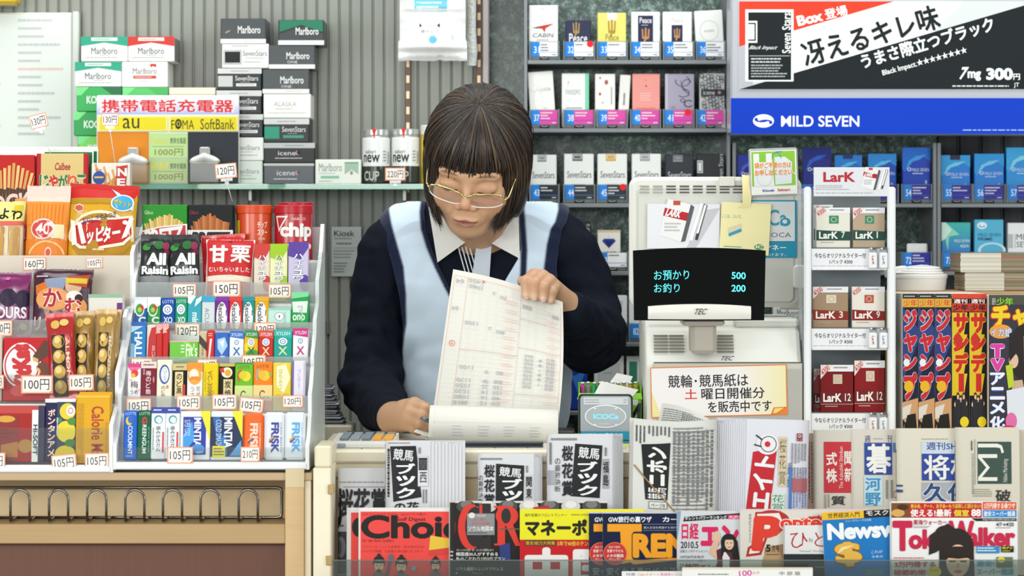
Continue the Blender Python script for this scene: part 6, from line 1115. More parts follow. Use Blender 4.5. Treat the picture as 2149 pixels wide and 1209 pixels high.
mag(r, 4.6986, 'cream magazine with bubbly red script title behind the white booklet', '#dcd6cc', pxp(r, [('r', 1554, 1070, 1832, 1073, '#e0c8c8'), ('p', [(1700, 1085), (1832, 1072), (1832, 1104), (1640, 1104)], '#c9322e'), ('e', 1620, 1094, 38, 22, '#b52a26'), ('p', [(1586, 1076), (1640, 1074), (1652, 1106), (1630, 1126), (1612, 1128), (1598, 1166), (1566, 1170), (1570, 1150), (1580, 1144)], '#b52a26'), ('p', [(1590, 1080), (1636, 1078), (1646, 1104), (1626, 1121), (1608, 1123), (1594, 1161), (1572, 1164), (1575, 1153), (1585, 1146)], '#eee4dc'), ('t', 'P', 1580, 1084, 1640, 1158, '#dc3a28', {'b': .06, 'sh': .12}), ('t', 'opteen', 1636, 1086, 1770, 1122, '#eee4dc', {'b': .09}), ('t', 'opteen', 1638, 1088, 1768, 1118, '#dc3a28', {'b': .04}), ('v', '月刊ポップティーン', 1572, 1080, 1577, 1140, '#3a3634'), ('t', '一 あなたの 自分に合う', 1664, 1078, 1770, 1086, '#f0e6e2', {'b': .02}), ('p', [(1606, 1150), (1660, 1140), (1660, 1215), (1600, 1215)], '#9a7a58'), ('e', 1622, 1190, 22, 40, '#b8946a'), ('t', '5', 1608, 1144, 1618, 1160, '#1c1a18', {'b': .04}), ('t', '月号', 1620, 1146, 1636, 1160, '#1c1a18', {'b': .02}), ('s', 1608, 1163, 1640, 1168, 1, '#5a4a3a')]))
r = (1645, 1104, 1850, MB)
mag(r, 4.6918, 'white booklet with red brush hiragana over a black lower half', '#e4e3e2', pxp(r, [('r', 1645, 1104, 1648, MB, '#b8b8ba'), ('t', 'ひ', 1659, 1119, 1696, 1152, '#b8222c', {'b': -.006}), ('t', 'hi', 1699, 1130, 1706, 1139, '#55555a'), ('t', 'とびと', 1710, 1117, 1820, 1150, '#b8222c', {'b': -.006}), ('t', '"Hitotoki" The Magazine', 1678, 1156, 1742, 1161, '#77777a'), ('r', 1645, 1164, 1850, MB, '#23282c'), ('s', 1712, 1190, 1742, 1194, 1, '#9aa')]))
r = (1743, 1070, 2010, MB)
mag(r, 4.6850, 'blue news magazine with white serif title and golden dollar sign', '#2479bf', pxp(r, [('r', 1743, 1070, 2010, 1086, '#eab928'), ('r', 1831, 1070, 2010, 1086, '#1c1a18'), ('t', '世界経済入門', 1755, 1072, 1822, 1083, '#2a2410', {'b': .01}), ('t', 'モスクワ', 1836, 1071, 1900, 1082, '#eceae6', {'b': .02}), ('t', 'ニューズウィーク日本版', 1792, 1088, 1846, 1093, '#dce8f4'), ('t', 'Newsweek', 1752, 1094, 1972, 1130, '#f0f2f4', {'b': .05}), ('t', '$', 1764, 1134, 1824, 1192, '#8a5a14', {'b': .09, 'sh': -.1}), ('t', '$', 1766, 1135, 1822, 1188, '#e6b44a', {'b': .05, 'sh': -.1}), ('p', [(1770, 1160), (1780, 1146), (1808, 1142), (1790, 1150)], '#f4dc9a'), ('t', 'これが', 1842, 1156, 1866, 1163, '#dce8f4'), ('t', '今年の', 1842, 1167, 1866, 1173, '#dce8f4'), ('t', '2010', 1826, 1197, 1862, 1208, '#7aa83a', {'b': .02})]), roll=-3)
r = (1869, 1054, 2137, MB)
hair = '#2a1f1c'
mag(r, 4.6782, 'white city magazine with crimson title and dark haired cover woman', '#eeeceb', pxp(r, [('r', 1869, 1054, 1873, MB, '#c9c7c4'), ('r', 1872, 1057, 2062, 1088, '#c4262e'), ('r', 1872, 1057, 1911, 1088, '#7a4a24'), ('e', 1886, 1078, 14, 8, '#d8a45a'), ('e', 1896, 1066, 12, 6, '#4a2a16'), ('t', '飲み会、デート、女子会―もう店探しに困らない!', 1913, 1059, 2060, 1068, '#f0e43a', {'b': .01}), ('t', '使える!最新', 1912, 1070, 1998, 1086, '#f6f2ee', {'b': .03}), ('r', 2000, 1070, 2037, 1086, '#b01a20'), ('t', '個室', 2003, 1071, 2035, 1085, '#f0e43a', {'b': .02}), ('t', '88', 2040, 1070, 2060, 1085, '#f6f2ee', {'b': .04}), ('r', 2064, 1055, 2135, 1071, '#e0562e'), ('t', '3万円得する㊙ワザ', 2067, 1057, 2132, 1069, '#f6f0ea', {'b': .02}), ('r', 2064, 1072, 2135, 1087, '#2f8ac9'), ('t', '激安スーパー銭湯', 2066, 1074, 2132, 1085, '#f0f4f8', {'b': .02}), ('p', [(2040, 1089), (2135, 1089), (2135, 1095), (2050, 1095)], '#1c1a1a'), ('t', 'http://tokai.walkerplus.com', 2064, 1089.5, 2132, 1094.5, '#e8e6e4'),
    ('t', 'T', 1874, 1094, 1916, 1158, '#c81e46', {'b': .05}), ('t', 'okai', 1908, 1112, 1992, 1154, '#c81e46', {'b': .05}), ('t', 'W', 1992, 1094, 2046, 1150, '#c81e46', {'b': .05}), ('t', 'alker', 2032, 1108, 2132, 1148, '#c81e46', {'b': .05}), ('t', '東海ウォーカー', 1918, 1092, 1988, 1103, '#b81e3e', {'b': .02}), ('s', 1918, 1105, 1960, 1110, 2, '#777'), ('t', '4/7→4/20', 2092, 1098, 2129, 1106, '#2a2828', {'b': .02}), ('s', 2090, 1108, 2130, 1110.5, 1, '#555'),
    ('p', [(1952, 1125), (1976, 1108), (1990, 1100), (2008, 1112), (2002, 1132), (1966, 1160), (1950, 1166)], hair), ('e', 1985, 1122, 22, 18, hair), ('e', 2010, 1152, 35, 42, hair), ('p', [(1972, 1140), (2044, 1140), (2046, 1215), (1972, 1215)], hair), ('e', 2011, 1178, 25, 34, '#e2bd9d'), ('p', [(1982, 1148), (2040, 1148), (2041, 1176), (2030, 1172), (2012, 1174), (1992, 1172), (1983, 1178)], hair), ('r', 1993, 1178, 2006, 1181, '#2a1c18'), ('r', 2016, 1178, 2029, 1181, '#2a1c18'), ('p', [(2009, 1182), (2013, 1182), (2015, 1192), (2007, 1192)], '#cfa684'), ('p', [(2001, 1200), (2012, 1197), (2022, 1200), (2012, 1205)], '#c0504c'), ('s', 1876, 1170, 1960, 1175, 1, '#d8605a'), ('t', '3万円得する', 1878, 1179, 1964, 1192, '#c83a34', {'b': .03}), ('t', '秘節約術', 1876, 1196, 1944, 1209, '#c83a34', {'b': .03}), ('e', 1962, 1201, 14, 11, '#e6d42a'), ('t', '簡単&', 1952, 1196, 1972, 1200, '#c83a34'), ('t', '激安!', 2050, 1178, 2088, 1190, '#2f9ab8', {'b': .03}), ('t', 'スーパー銭湯', 2050, 1194, 2128, 1208, '#2f9ab8', {'b': .02}), ('r', 2092, 1170, 2126, 1192, '#6a7a5a'), ('e', 2102, 1176, 8, 6, '#e0d42a'), ('r', 2050, 1147, 2098, 1162, '#3a8ac0'), ('s', 2052, 1149, 2096, 1160, 2, '#e4eef4'), ('r', 2102, 1147, 2128, 1160, '#1c1a1a'), ('t', '地デジ', 2104, 1148, 2126, 1154, '#e8e02a', {'b': .02}), ('s', 2104, 1156, 2126, 1159, 1, '#e8e02a')]))
r = (1305, 1200, 1560, MB)
mag((1305, 1200, 1560, MB), 4.624, 'white magazine top edge at the bottom frame with small orange and pink lettering', '#e8e6e2', pxp(r, [('t', '特集', 1314, 1203, 1334, 1209, '#3a5a8a'), ('t', 'Cakeスタート', 1338, 1203, 1384, 1209, '#e8702a'), ('t', '高画質ビジュアル', 1386, 1203, 1446, 1209, '#d83a9a')]), dep=.004, lean=1)
r = (1432, 1192, 1706, MB)
mag(r, 4.614, 'white magazine top edge in front at the bottom with pink number', '#eceae6', pxp(r, [('r', 1432, 1192, 1706, 1196, '#dcd4bc'), ('s', 1465, 1204, 1540, 1209, 1, '#55565a'), ('t', '100', 1551, 1198, 1578, 1209.6, '#d8309a', {'b': .02, 'r': -4}), ('t', '人の', 1579, 1199, 1594, 1206, '#d8309a'), ('t', '中 部 版', 1636, 1200, 1680, 1208, '#2a2a2c')]), dep=.004, lean=1)

# ------------------------------------------------------------------ comics, tubs and stacks at the right
YB = 4.99; BB = 500 + (EYE - ZC) / YB * F
def spine(x0, x1, y0, label, base, pr, Y=YB, dep=.17):
    return carton('comic_magazine', label, 'comic magazine', (x0, y0, x1, BB - .3), Y, dep, M('#e6dfd0', rough=.7), [('r', 0, 0, 100, 100, M(base, rough=.25, spec=.2))] + pr, 'thick comic magazines standing on the counter', b=.0008)
k = 100 / (BB - 618)
def jump():
    v = lambda py: (py - 618) * k
    pr = [('r', 0, 0, 100, v(628), '#2a2a30'), ('s', 10, v(621), 90, v(626), 1, '#c8c8cc'), ('r', 0, v(628), 100, v(646), '#d8a41e'), ('t', '少年', 4, v(630), 96, v(644), '#c8321e', {'b': .03, 'o': '#f0d86a', 'ow': .04}), ('p', [(0, v(646)), (40, v(660)), (100, v(690)), (100, v(720)), (0, v(800))], '#2a3a7a')]
    y = 650
    for ch, h in (('ジ', 50), ('ャ', 44), ('ン', 38), ('プ', 62)):
        pr.append(('t', ch, 6, v(y), 94, v(y + h - 3), '#c41e2a', {'b': .06, 'o': '#b9bcc8', 'ow': .05})); y += h
    pr += [('e', 26, v(762), 20, v(770) - v(762), '#e8e8ea'), ('e', 40, v(812), 30, v(824) - v(812), '#e0b01e'), ('p', [(0, v(845)), (100, v(836)), (100, v(905)), (60, v(905)), (0, v(880))], '#c8986a'), ('p', [(0, v(856)), (60, v(848)), (40, v(876)), (0, v(880))], '#d8d0c4'), ('p', [(10, v(905)), (30, v(872)), (84, v(868)), (100, v(930)), (10, v(930))], '#15140f'), ('p', [(0, v(905)), (12, v(890)), (12, v(930)), (0, v(930))], '#b87a3a')]
    return pr
def sunday():
    v = lambda py: (py - 618) * k
    pr = [('r', 0, 0, 100, v(628), '#d8422a'), ('t', '週刊', 10, v(629), 90, v(638), '#e8e0d8', {'b': .03}), ('r', 0, v(638), 100, v(655), '#c8321e'), ('t', '少年', 4, v(640), 96, v(653), '#2a1410', {'b': .04})]
    y = 657
    for i, h in enumerate((46, 38, 44, 46)):
        pr += [('p', [(0, v(y)), (90, v(y)), (70, v(y + h)), (0, v(y + h))], '#d8b81e'), ('t', 'サンデー'[i] if i < 3 else '', 8, v(y), 96, v(y + h - 2), '#c4201e', {'b': .07, 'o': '#e8c81e', 'ow': .05}) if i < 3 else ('r', 38, v(y), 70, v(y + h - 8), '#c4201e')]; y += h
    pr += [('p', [(6, v(720)), (34, v(704)), (62, v(720)), (34, v(736))], '#d8341e'), ('p', [(6, v(712)), (34, v(697)), (66, v(714)), (34, v(732))], '#c42a1e')]
    for i, (cx, cy, r_) in enumerate(((20, 848, 12), (50, 838, 11), (80, 846, 12), (34, 832, 9), (68, 832, 9))):
        pr += [('p', [(cx - 14, v(cy + 8)), (cx + 14, v(cy + 8)), (cx + 16, v(905)), (cx - 16, v(905))], '#23222a'), ('e', cx, v(cy), r_, (v(cy + 8) - v(cy)), '#3a2c24'), ('e', cx, v(cy + 2), r_ * .7, (v(cy + 5) - v(cy)), '#dcb898')]
    pr += [('e', 72, v(886), 26, v(897) - v(886), '#e4cc1e'), ('r', 0, v(898), 100, v(930), '#b8301e'), ('s', 6, v(900), 94, v(908), 2, '#e8d03a')]
    return pr
for i, (a, b) in enumerate(((1894, 1926.5), (1927.5, 1961), (1962, 1996.5))):
    spine(a, b, 617, 'thick comic magazine with red silver edged title on its spine, %s' % ('nearest the red lettered rack' if i == 0 else 'middle of three alike' if i == 1 else 'beside the yellow spined ones'), '#23273a', jump())
m = Mesh(); 
for i, (a, b) in enumerate(((1998, 2033.5), (2034.5, 2070))):
    spine(a, b, 617, 'thick comic magazine with yellow and red spine, %s' % ('beside the silver edged ones' if i == 0 else 'next to the face-out comic'), '#1c1a1a', sunday())
r = (2075, 619, 2262, BB - .3)
carton('comic_magazine', 'face-out comic magazine with yellow title and pink white vertical characters at right edge', 'comic magazine', r, 4.975, .03, M('#e6dfd0', rough=.7), [('r', 0, 0, 100, 100, M('#3a3a44', rough=.22))] + pxp(r, [('r', 2075, 619, 2262, 640, '#4a4a40'), ('t', '週刊', 2082, 626, 2089, 640, '#e0e0dc'), ('t', '少年', 2091, 625, 2126, 641, '#8ac82a', {'b': .03, 'o': '#1e3a14', 'ow': .03}), ('t', 'チャン', 2080, 640, 2205, 694, '#e6cc1e', {'b': .06, 'o': '#c8301e', 'ow': .05}), ('e', 2100, 696, 24, 15, '#e89a3a'), ('t', 'イカ娘', 2078, 688, 2124, 708, '#c8d0e0', {'b': .04, 'o': '#4a5a8a', 'ow': .04}), ('e', 2150, 740, 32, 60, '#231a1a'), ('e', 2170, 740, 30, 50, '#dcb79a'), ('p', [(2124, 800), (2200, 790), (2262, 810), (2262, 930), (2120, 930)], '#c9a98c'), ('e', 2127, 757, 10, 16, '#dcb79a'), ('p', [(2118, 700), (2148, 690), (2150, 820), (2134, 740), (2118, 760)], '#231a1a'), ('t', 'T', 2078, 722, 2108, 752, '#d83aa0', {'b': .08, 'o': '#f0e6f0', 'ow': .05}), ('t', 'V', 2078, 752, 2108, 780, '#d83aa0', {'b': .08, 'o': '#f0e6f0', 'ow': .05}), ('v', 'アニメ化', 2077, 780, 2109, 902, '#e8eaf4', {'b': .05, 'o': '#34459a', 'ow': .06}), ('p', [(2110, 768), (2124, 764), (2128, 810), (2116, 816)], '#b8cc2a'), ('p', [(2112, 820), (2149, 812), (2262, 830), (2262, 930), (2116, 930)], '#d8dce6'), ('e', 2122, 884, 12, 18, '#d86aa8'), ('e', 2116, 898, 14, 5, '#c8283a')]), 'thick comic magazines standing on the counter', b=.001)
# support box behind the comics, carrying tubs and stacks
YX = 5.17; ZX = Z(611, 5.19)
m = Mesh(); m.box(X(1884, YX), YX, ZC + .0003, X(2330, YX), YX + .17, ZX, M('#b99b70', rough=.7), .002); tag(m.build('cardboard_box'), 'plain brown box standing behind the comics, carrying the magazine stacks', 'box')
def stack(px0, px1, py0, py1, Y, label, dx=0):
    s = S(Y); W = (px1 - px0) * s; H = (py1 - py0) * s; m = Mesh(); rnd = random.Random(int(py0)); n = 14; mats = ['#b58a78', '#8f8a70', '#a89a84', '#9a7464', '#c0a890', '#857f68']
    for i in range(n):
        z0 = H * i / n; j = rnd.uniform(-.0006, .0006); c = mats[rnd.randrange(6)]
        m.box(-W / 2 + j, j, z0, W / 2 + j, .13 + j, z0 + H / n, M(c, rough=.8))
        m.box(-W / 2 - .001 + j, -.0006 + j, z0, -W / 2 + W * .38, .0, z0 + H / n, M(['#dcd8cc', '#cfc8ba', '#e2dccc'][i % 3], rough=.8))
    tag(m.build('magazine_bundle', None, P((px0 + px1) / 2, py1, Y)), label, 'magazine', 'comic magazines stacked flat at the right')
stack(2026, 2240, 572, 610, 5.19, 'thick comic lying flat, lower of the two stacked at the right edge')
stack(2017, 2238, 531, 571.5, 5.185, 'thick comic lying flat on another, uppermost at the right edge')
# white tubs
YTb = 5.18; s = S(YTb)
o = thing('plastic_tub', 'pile of white plastic lids and tub behind the comic spines', 'tub', P(1940, 610.5, YTb) + Vector((0, .062, 0)))
m = Mesh(); R_ = 58 * s
for i, (z0, z1, r0, r1) in enumerate(((0, .020, .94, 1.0), (.021, .026, 1.02, 1.03))): m.lathe([(0, z0), (R_ * r0, z0), (R_ * r1, z1), (R_ * r1 * .97, z1 + .002), (0, z1 + .001)], M('#f2f1ee', rough=.35), 40)
m.build('tub', o)
for i in range(3):
    m = Mesh(); zz = .0285 + i * .004; rr = R_ * (.96 - i * .14); m.lathe([(0, zz), (rr, zz), (rr * 1.01, zz + .002), (rr * .96, zz + .0036), (rr * .5, zz + .004 + .002 * (i == 2)), (0, zz + .0038 + .004 * (i == 2))], M('#f4f3f1', rough=.3), 36, -.004 + i * .004, 0, 0); m.build('lid', o)
m = Mesh(); m.box(-.052, -.02, .0288, -.018, .03, .046, M('#f3f2f0', rough=.35), .002); m.build('lid', o).rotation_euler = (0, math.radians(-9), 0)

# ------------------------------------------------------------------ cigarette rack with red lettering
YL = 4.99; s = S(YL); BL = 500 + (EYE - ZC) / YL * F - .2
o = thing('counter_pack_rack', 'tall white and clear counter rack with red lettered header and six packs', 'display rack', P(1783, BL, YL)); q = o.location
lx = lambda px: (px - 1783) * s; lz = lambda py: (BL - py) * s
TR = clear_mat('rack_clear', '#eef2f4', .22, .12)
for a, b in ((1688, 1703), (1863, 1880)):
    m = Mesh(); m.box(lx(a), 0, 0, lx(b), .012, lz(392), M('#eef0f2', rough=.25), .003); m.build('post', o)
    m = Mesh(); e = a if a < 1700 else b; m.box(lx(e) - .001, .012, 0, lx(e) + .001, .10, lz(395), TR); m.build('side_sheet', o)
m = Mesh(); m.box(lx(1703), .098, 0, lx(1863), .10, lz(400), M('#8d959a', rough=.3, metal=.3)); m.build('back_sheet', o)
RH = (1708, 351, 1867, 412)
m = Mesh(); m.box(lx(1708), .002, lz(412), lx(1867), .004, lz(351), M('#dfe0e4', rough=.3))
LK = lambda x, y, k: [('p', [(x, y), (x + 34 * k, y - 6 * k), (x + 36 * k, y + 46 * k), (x - 6 * k, y + 50 * k)], '#eceaea'), ('p', [(x - 1 * k, y + 13 * k), (x + 34 * k, y + 7 * k), (x + 34.6 * k, y + 20 * k), (x - 2.5 * k, y + 26 * k)], '#b8242a')]
def larkpack(x, y, w, h):
    """picture of an open pack with two sticks, drawn on a card"""
    return [('p', [(x + w * .10, y + h * .02), (x + w * .62, y + h * .14), (x + w * .40, y + h), (x - w * .10, y + h * .84)], '#eae9ea'), ('p', [(x + w * .03, y + h * .22), (x + w * .58, y + h * .34), (x + w * .52, y + h * .52), (x - w * .01, y + h * .40)], '#b4202a'), ('t', 'LARK', x + w * .06, y + h * .26, x + w * .40, y + h * .43, '#f2eeee', {'b': .05, 'r': 9, 'sh': .15}), ('r', x + w * .22, y + h * .06, x + w * .38, y + h * .16, '#c04a3a'), ('p', [(x + w * .62, y + h * .14), (x + w * .70, y + h * .2), (x + w * .5, y + h * .98), (x + w * .40, y + h)], '#5a5a60'), ('s', x + w * .02, y + h * .55, x + w * .42, y + h * .78, 3, '#b8b8bc'), ('p', [(x + w * .84, y + h * .1), (x + w * .90, y + h * .12), (x + w * .66, y + h * .98), (x + w * .58, y + h * .94)], '#f2f2f2'), ('p', [(x + w * .92, y + h * .12), (x + w, y + h * .16), (x + w * .78, y + h * .96), (x + w * .72, y + h * .94)], '#3a3a40'), ('p', [(x + w * .93, y + h * .14), (x + w * .98, y + h * .16), (x + w * .80, y + h * .8), (x + w * .75, y + h * .8)], '#f0f0f0')]
prints(m, front(lx(1708), lx(1867), lz(412), lz(351), .002), pxp(RH, [('t', 'LarK', 1728, 361, 1795, 382, '#b8242e', {'b': .03}), ('s', 1712, 388, 1788, 400, 3, '#a8aab0'), ('s', 1712, 403, 1862, 408, 1, '#b4b6ba')] + larkpack(1812, 349, 52, 50))); m.build('header_card', o)
def lark(rect, base, band, num, numc, label, top='#e8e8ea', sq='#eee', fl=None, dy=0.0, tz=0):
    x0, y0, x1, y1 = rect
    pr = [('r', 0, 0, 100, 14, top), ('p', [(0, 0), (38, 0), (0, 30)], '#e8dcd8'), ('t', '¥300', 0, 5, 28, 17, '#c03a34', {'r': -36, 'b': .02, 'asp': .8}), ('s', 40, 3, 90, 10, 1, '#8a8c90'), ('r', 38, 20, 66, 40, sq), ('o', 52, 30, 9, 7, .3, '#c9b080'), ('p', [(0, 56), (100, 60), (100, 82), (0, 82)], band), ('t', 'LarK', 8, 60, 64, 78, '#f2eee8', {'b': .03}), ('t', num, 74, 60, (78 if num == '1' else 92 if num == '12' else 85), 76, '#e8e4dc', {'b': .02}), ('s', 14, 85, 60, 90, 1, '#b8a8a0'), ('r', 0, 82, 100, 83, '#c8b8a8')]
    o2 = carton('cigarette_pack', label, 'cigarette pack', rect, YL + .022 + dy, .022, base, pr, 'red lettered packs in the counter rack', b=.001, mat=dict(rough=.2))
TL = (520, 688, 866)
for k, (bot, nm) in enumerate(zip(TL, ('top', 'middle', 'bottom'))):
    c0 = bot + 2
    m = Mesh(); m.box(lx(1704), .013, lz(bot + 6), lx(1862), .098, lz(bot + .6), TR); m.build('shelf', o)
    m = Mesh(); R2 = (1704, c0, 1862, c0 + 42); m.box(lx(1704), .006, lz(c0 + 42), lx(1862), .0085, lz(c0), M('#e9e9ec', rough=.3))
    prints(m, front(lx(1704), lx(1862), lz(c0 + 42), lz(c0), .006), pxp(R2, [('t', '今ならオリジナルライター付', 1710, c0 + 9, 1818, c0 + 20, '#2a2a2e', {'b': .012}), ('t', '1パック ¥300', 1742, c0 + 23, 1790, c0 + 32, '#3a3a3e', {'b': .01}), ('s', 1706, c0 + 35, 1860, c0 + 38, 1, '#b0b2b8')])); m.build('offer_card', o)
    m = Mesh(); m.box(lx(1704), .002, lz(c0 + 45), lx(1862), .014, lz(c0 + 42.3), M('#f0f0f2', rough=.25), .001); m.build('rail', o)
    for j in range(2):
        m = Mesh(); m.box(lx(1712 + j * 80), .04, lz(bot + 30), lx(1775 + j * 80), .09, lz(bot + 8), TR, .002)
        m.box(lx(1725 + j * 80), .036, lz(bot + 26), lx(1750 + j * 80), .042, lz(bot + 12), M('#77797c', rough=.3), .001); m.build('pusher', o)
    for j, cc_ in enumerate(('#c0303a', '#5a7a9a')):
        l = thing('lighter', 'white lighter with %s lettering on the %s offer card' % ('red' if j == 0 else 'blue', nm), 'lighter', P(1831.5 + j * 22, c0 + 41.5, YL + .001), None, 'lighters on the counter rack')
        m = Mesh(); w = 8.5 * s; h = 34 * s; m.box(-w, -.006, 0, w, .004, h, M('#eef0f2', rough=.2), .002)
        prints(m, front(-w, w, 0, h, -.006), [w_('LarK', 34, 22, 66, 78, cc_, b=.02)]); m.build('body', l)
        m = Mesh(); m.box(-w * .8, -.0055, h, w * .8, .0035, h + 9 * s, M('#c9ccd0', rough=.2, metal=.8), .001); m.box(-w * .2, -.006, h + 5 * s, w * .8, -.003, h + 10.5 * s, M('#5a5c60', rough=.4), .0006); m.build('metal_head', l)
lark((1713, 436, 1784, 520), '#e6e2d4', '#1c4a3e', '7', '', 'cream pack with green band on the left of the top tier', sq='#2a8a6a')
lark((1790, 436, 1857, 520), '#b9a48c', '#1c4a3e', '1', '', 'tan pack with green band on the right of the top tier', sq='#2a8a6a')
lark((1708, 430, 1748, 520), '#dcdcd8', '#3a6a5a', '', '', 'pack hidden behind the cream green banded one', dy=.03)
lark((1706, 602, 1780, 688), '#a58b70', '#8a2a1a', '3', '', 'tan pack with red brown band on the left of the middle tier', sq='#d8d0c0')
lark((1788, 602, 1857, 688), '#e8e2d6', '#8a1e16', '9', '', 'cream pack with red band on the right of the middle tier', sq='#b8504a')
lark((1722, 766, 1791, 866), '#7a1a1e', '#6a1216', '12', '', 'dark red pack on the left of the bottom tier', sq='#c9b8a8')
lark((1793, 757, 1857, 866), '#8a1e22', '#741519', '12', '', 'taller dark red pack on the right of the bottom tier', sq='#d4c4b4')
lark((1708, 774, 1745, 866), '#a8484a', '#6a1216', '', '', 'pale edged pack hidden behind the dark red one', dy=.03)

# ------------------------------------------------------------------ cash register
YK = 5.0; s = S(YK); BK_ = 500 + (EYE - ZC) / YK * F - .2
o = thing('cash_register', 'cream electronic cash register with black customer display and screen back', 'cash register', P(1522, BK_, YK)); q = o.location
kx = lambda px: (px - 1522) * s; kz = lambda py: (BK_ - py) * s
CRM = M('#e0e0d9', rough=.4); CR2 = M('#d5d5cd', rough=.4); TAU = M('#b3aba0', rough=.45)
m = Mesh()
prof = [(0, 0), (0, kz(765)), (.004, kz(757)), (.016, kz(735)), (.026, kz(712)), (.034, kz(696)), (.052, kz(689)), (.054, kz(683)), (.064, kz(675)), (.085, kz(672)), (.26, kz(668)), (.26, 0)]
def body(xl, xr, pf, mat, inset=.006, name='body', taper=0.0):
    m = Mesh(); n = len(pf); rings = []
    for x, k in ((xl, inset), (xl + inset * .3, inset * .3), (xl + inset, 0), (xr - inset, 0), (xr - inset * .3, inset * .3), (xr, inset)):
        rings.append([(x - (taper * (1 - z / kz(668)) if x < 0 else 0), max(y, 0) + k if y < .2 else y - k, max(z - k, 0) if z > 0 else z) for y, z in pf])
    vs = [p for r_ in rings for p in r_]
    fs = [(i * n + j, i * n + (j + 1) % n, (i + 1) * n + (j + 1) % n, (i + 1) * n + j) for i in range(5) for j in range(n)]
    m.add(vs, fs, mat); tess = tessellate_polygon([[Vector((a, b, 0)) for a, b in pf]])
    m.add(rings[0], [tuple(t) for t in tess], mat); m.add(rings[-1], [tuple(t) for t in tess], mat)
    return m
m = body(kx(1355), kx(1684), prof, CRM, .008); m.build('body', o)
# mesh panel
mesh_m, nt, out = newmat('speaker_mesh'); p = nt.nodes.new('ShaderNodeBsdfPrincipled'); p.inputs['Roughness'].default_value = .5
tc = nt.nodes.new('ShaderNodeTexCoord'); ck = nt.nodes.new('ShaderNodeTexChecker'); ck.inputs['Scale'].default_value = 900; ck.inputs[1].default_value = rgb('#b9b7b0'); ck.inputs[2].default_value = rgb('#8d8c86')
nt.links.new(tc.outputs['Object'], ck.inputs[0]); nt.links.new(ck.outputs[0], p.inputs['Base Color']); nt.links.new(p.outputs[0], out.inputs[0])
m = Mesh(); m.box(kx(1370), -.003, kz(915), kx(1684), .002, kz(761), M('#c9c6bc', rough=.4), .002)
m.box(kx(1376), -.0036, kz(912), kx(1680), -.001, kz(774), mesh_m); m.box(kx(1372), -.0034, kz(761.6), kx(1682), 0, kz(760), M('#4a4844', rough=.5)); m.build('front_grille', o)
for (a, b) in ((1373, 1403), (1406, 1436), (1508, 1541)):
    m = Mesh()
    for i in range(6):
        py = 704 + i * 6.6; y = .026 - (py - 712) / 53 * .022
        m.box(kx(a), max(y, .002) - .006, kz(py + 3.2), kx(b), max(y, 0) + .004, kz(py), M('#8a857a', rough=.6))
    m.build('vent', o)
m = Mesh(); prints(m, front(kx(1512), kx(1542), kz(758), kz(746), -.001), [('t', 'TEC', 4, 10, 90, 90, '#4a4a46', {'sh': .25, 'b': .01})]); m.v = [(a, b + .0045, c) for a, b, c in m.v]; m.build('maker_badge', o)
m = Mesh(); m.box(kx(1545), .048, kz(690), kx(1682), .20, kz(670.5), M('#e2e2db', rough=.4), .004); m.build('printer_cover', o)
# customer display on a neck
m = Mesh(); m.box(kx(1447), -.045, kz(741), kx(1500), .03, kz(668), TAU, .006); m.box(kx(1428), -.06, kz(682), kx(1516), .02, kz(668), TAU, .004); m.build('neck', o)
yD = -.08; sD = S(YK + yD)
RD = (1330, 522, 1608, 669)
def dmap(px, py): w_p = P(px, py, YK + yD); return w_p.x - q.x, w_p.z - q.z
def dcurve(u, v, l=0.0):
    px = RD[0] + (RD[2] - RD[0]) * u; py = RD[1] + (RD[3] - RD[1]) * v - 6 * (1 - (2 * u - 1) ** 2) * (.0 + 1.0 * (1 - v)) + 4
    px += (.5 - u) * 10 * v * 0.5
    x, z = dmap(px, py); return Vector((x, yD + .012 * (2 * u - 1) ** 2 + .006 * (v - .5) - l, z))
BLK = M('#020203', rough=.05, spec=.22)
m = Mesh(); m.grid(lambda u, v: dcurve(u, v), 32, 10, BLK, True, True); m.grid(lambda u, v: dcurve(u, v) + Vector((0, .03, 0)), 32, 10, M('#d8d6ce', rough=.4))
rim = [dcurve(u / 32, 0) for u in range(33)] + [dcurve(1, v / 10) for v in range(1, 11)] + [dcurve(1 - u / 32, 1) for u in range(1, 33)] + [dcurve(0, 1 - v / 10) for v in range(1, 10)]
n = len(rim); m.add(rim + [p_ + Vector((0, .03, 0)) for p_ in rim], [(i, (i + 1) % n, n + (i + 1) % n, n + i) for i in range(n)], M('#17181a', rough=.3))
CY = M('#58e0e4', rough=.4, emit=.9)
prints(m, lambda u, v, l: dcurve(u / 100, v / 100, l), pxp(RD, [('t', 'お預かり', 1372, 567, 1446, 586, CY, {'b': -.002}), ('t', 'お釣り', 1372, 593, 1426, 612, CY, {'b': -.002}), ('t', '500', 1536, 570, 1566, 584, CY, {'b': .02}), ('t', '200', 1536, 596, 1566, 610, CY, {'b': .02})]), l0=.0008); m.build('display_screen', o)
m = Mesh()
RB = (1360, 642, 1576, 670)
def bmap(u, v, l=0.0):
    px = 1360 + 216 * u; py = 643 - 5 * (1 - (2 * u - 1) ** 2) * (1 - v) + 27 * v
    x, z = dmap(px, py); return Vector((x, yD - .010 + .010 * (2 * u - 1) ** 2 - .004 * math.sin(v * math.pi) - l, z))
m.grid(lambda u, v: bmap(u, v), 24, 6, M('#e9e6df', rough=.35), True, True)
ri = [bmap(u / 24, 0) for u in range(25)] + [bmap(1, 1)] + [bmap(1 - u / 24, 1) for u in range(1, 25)]
n = len(ri); m.add(ri + [p_ + Vector((0, .02, 0)) for p_ in ri], [(i, (i + 1) % n, n + (i + 1) % n, n + i) for i in range(n)], M('#e2dfd6', rough=.4))
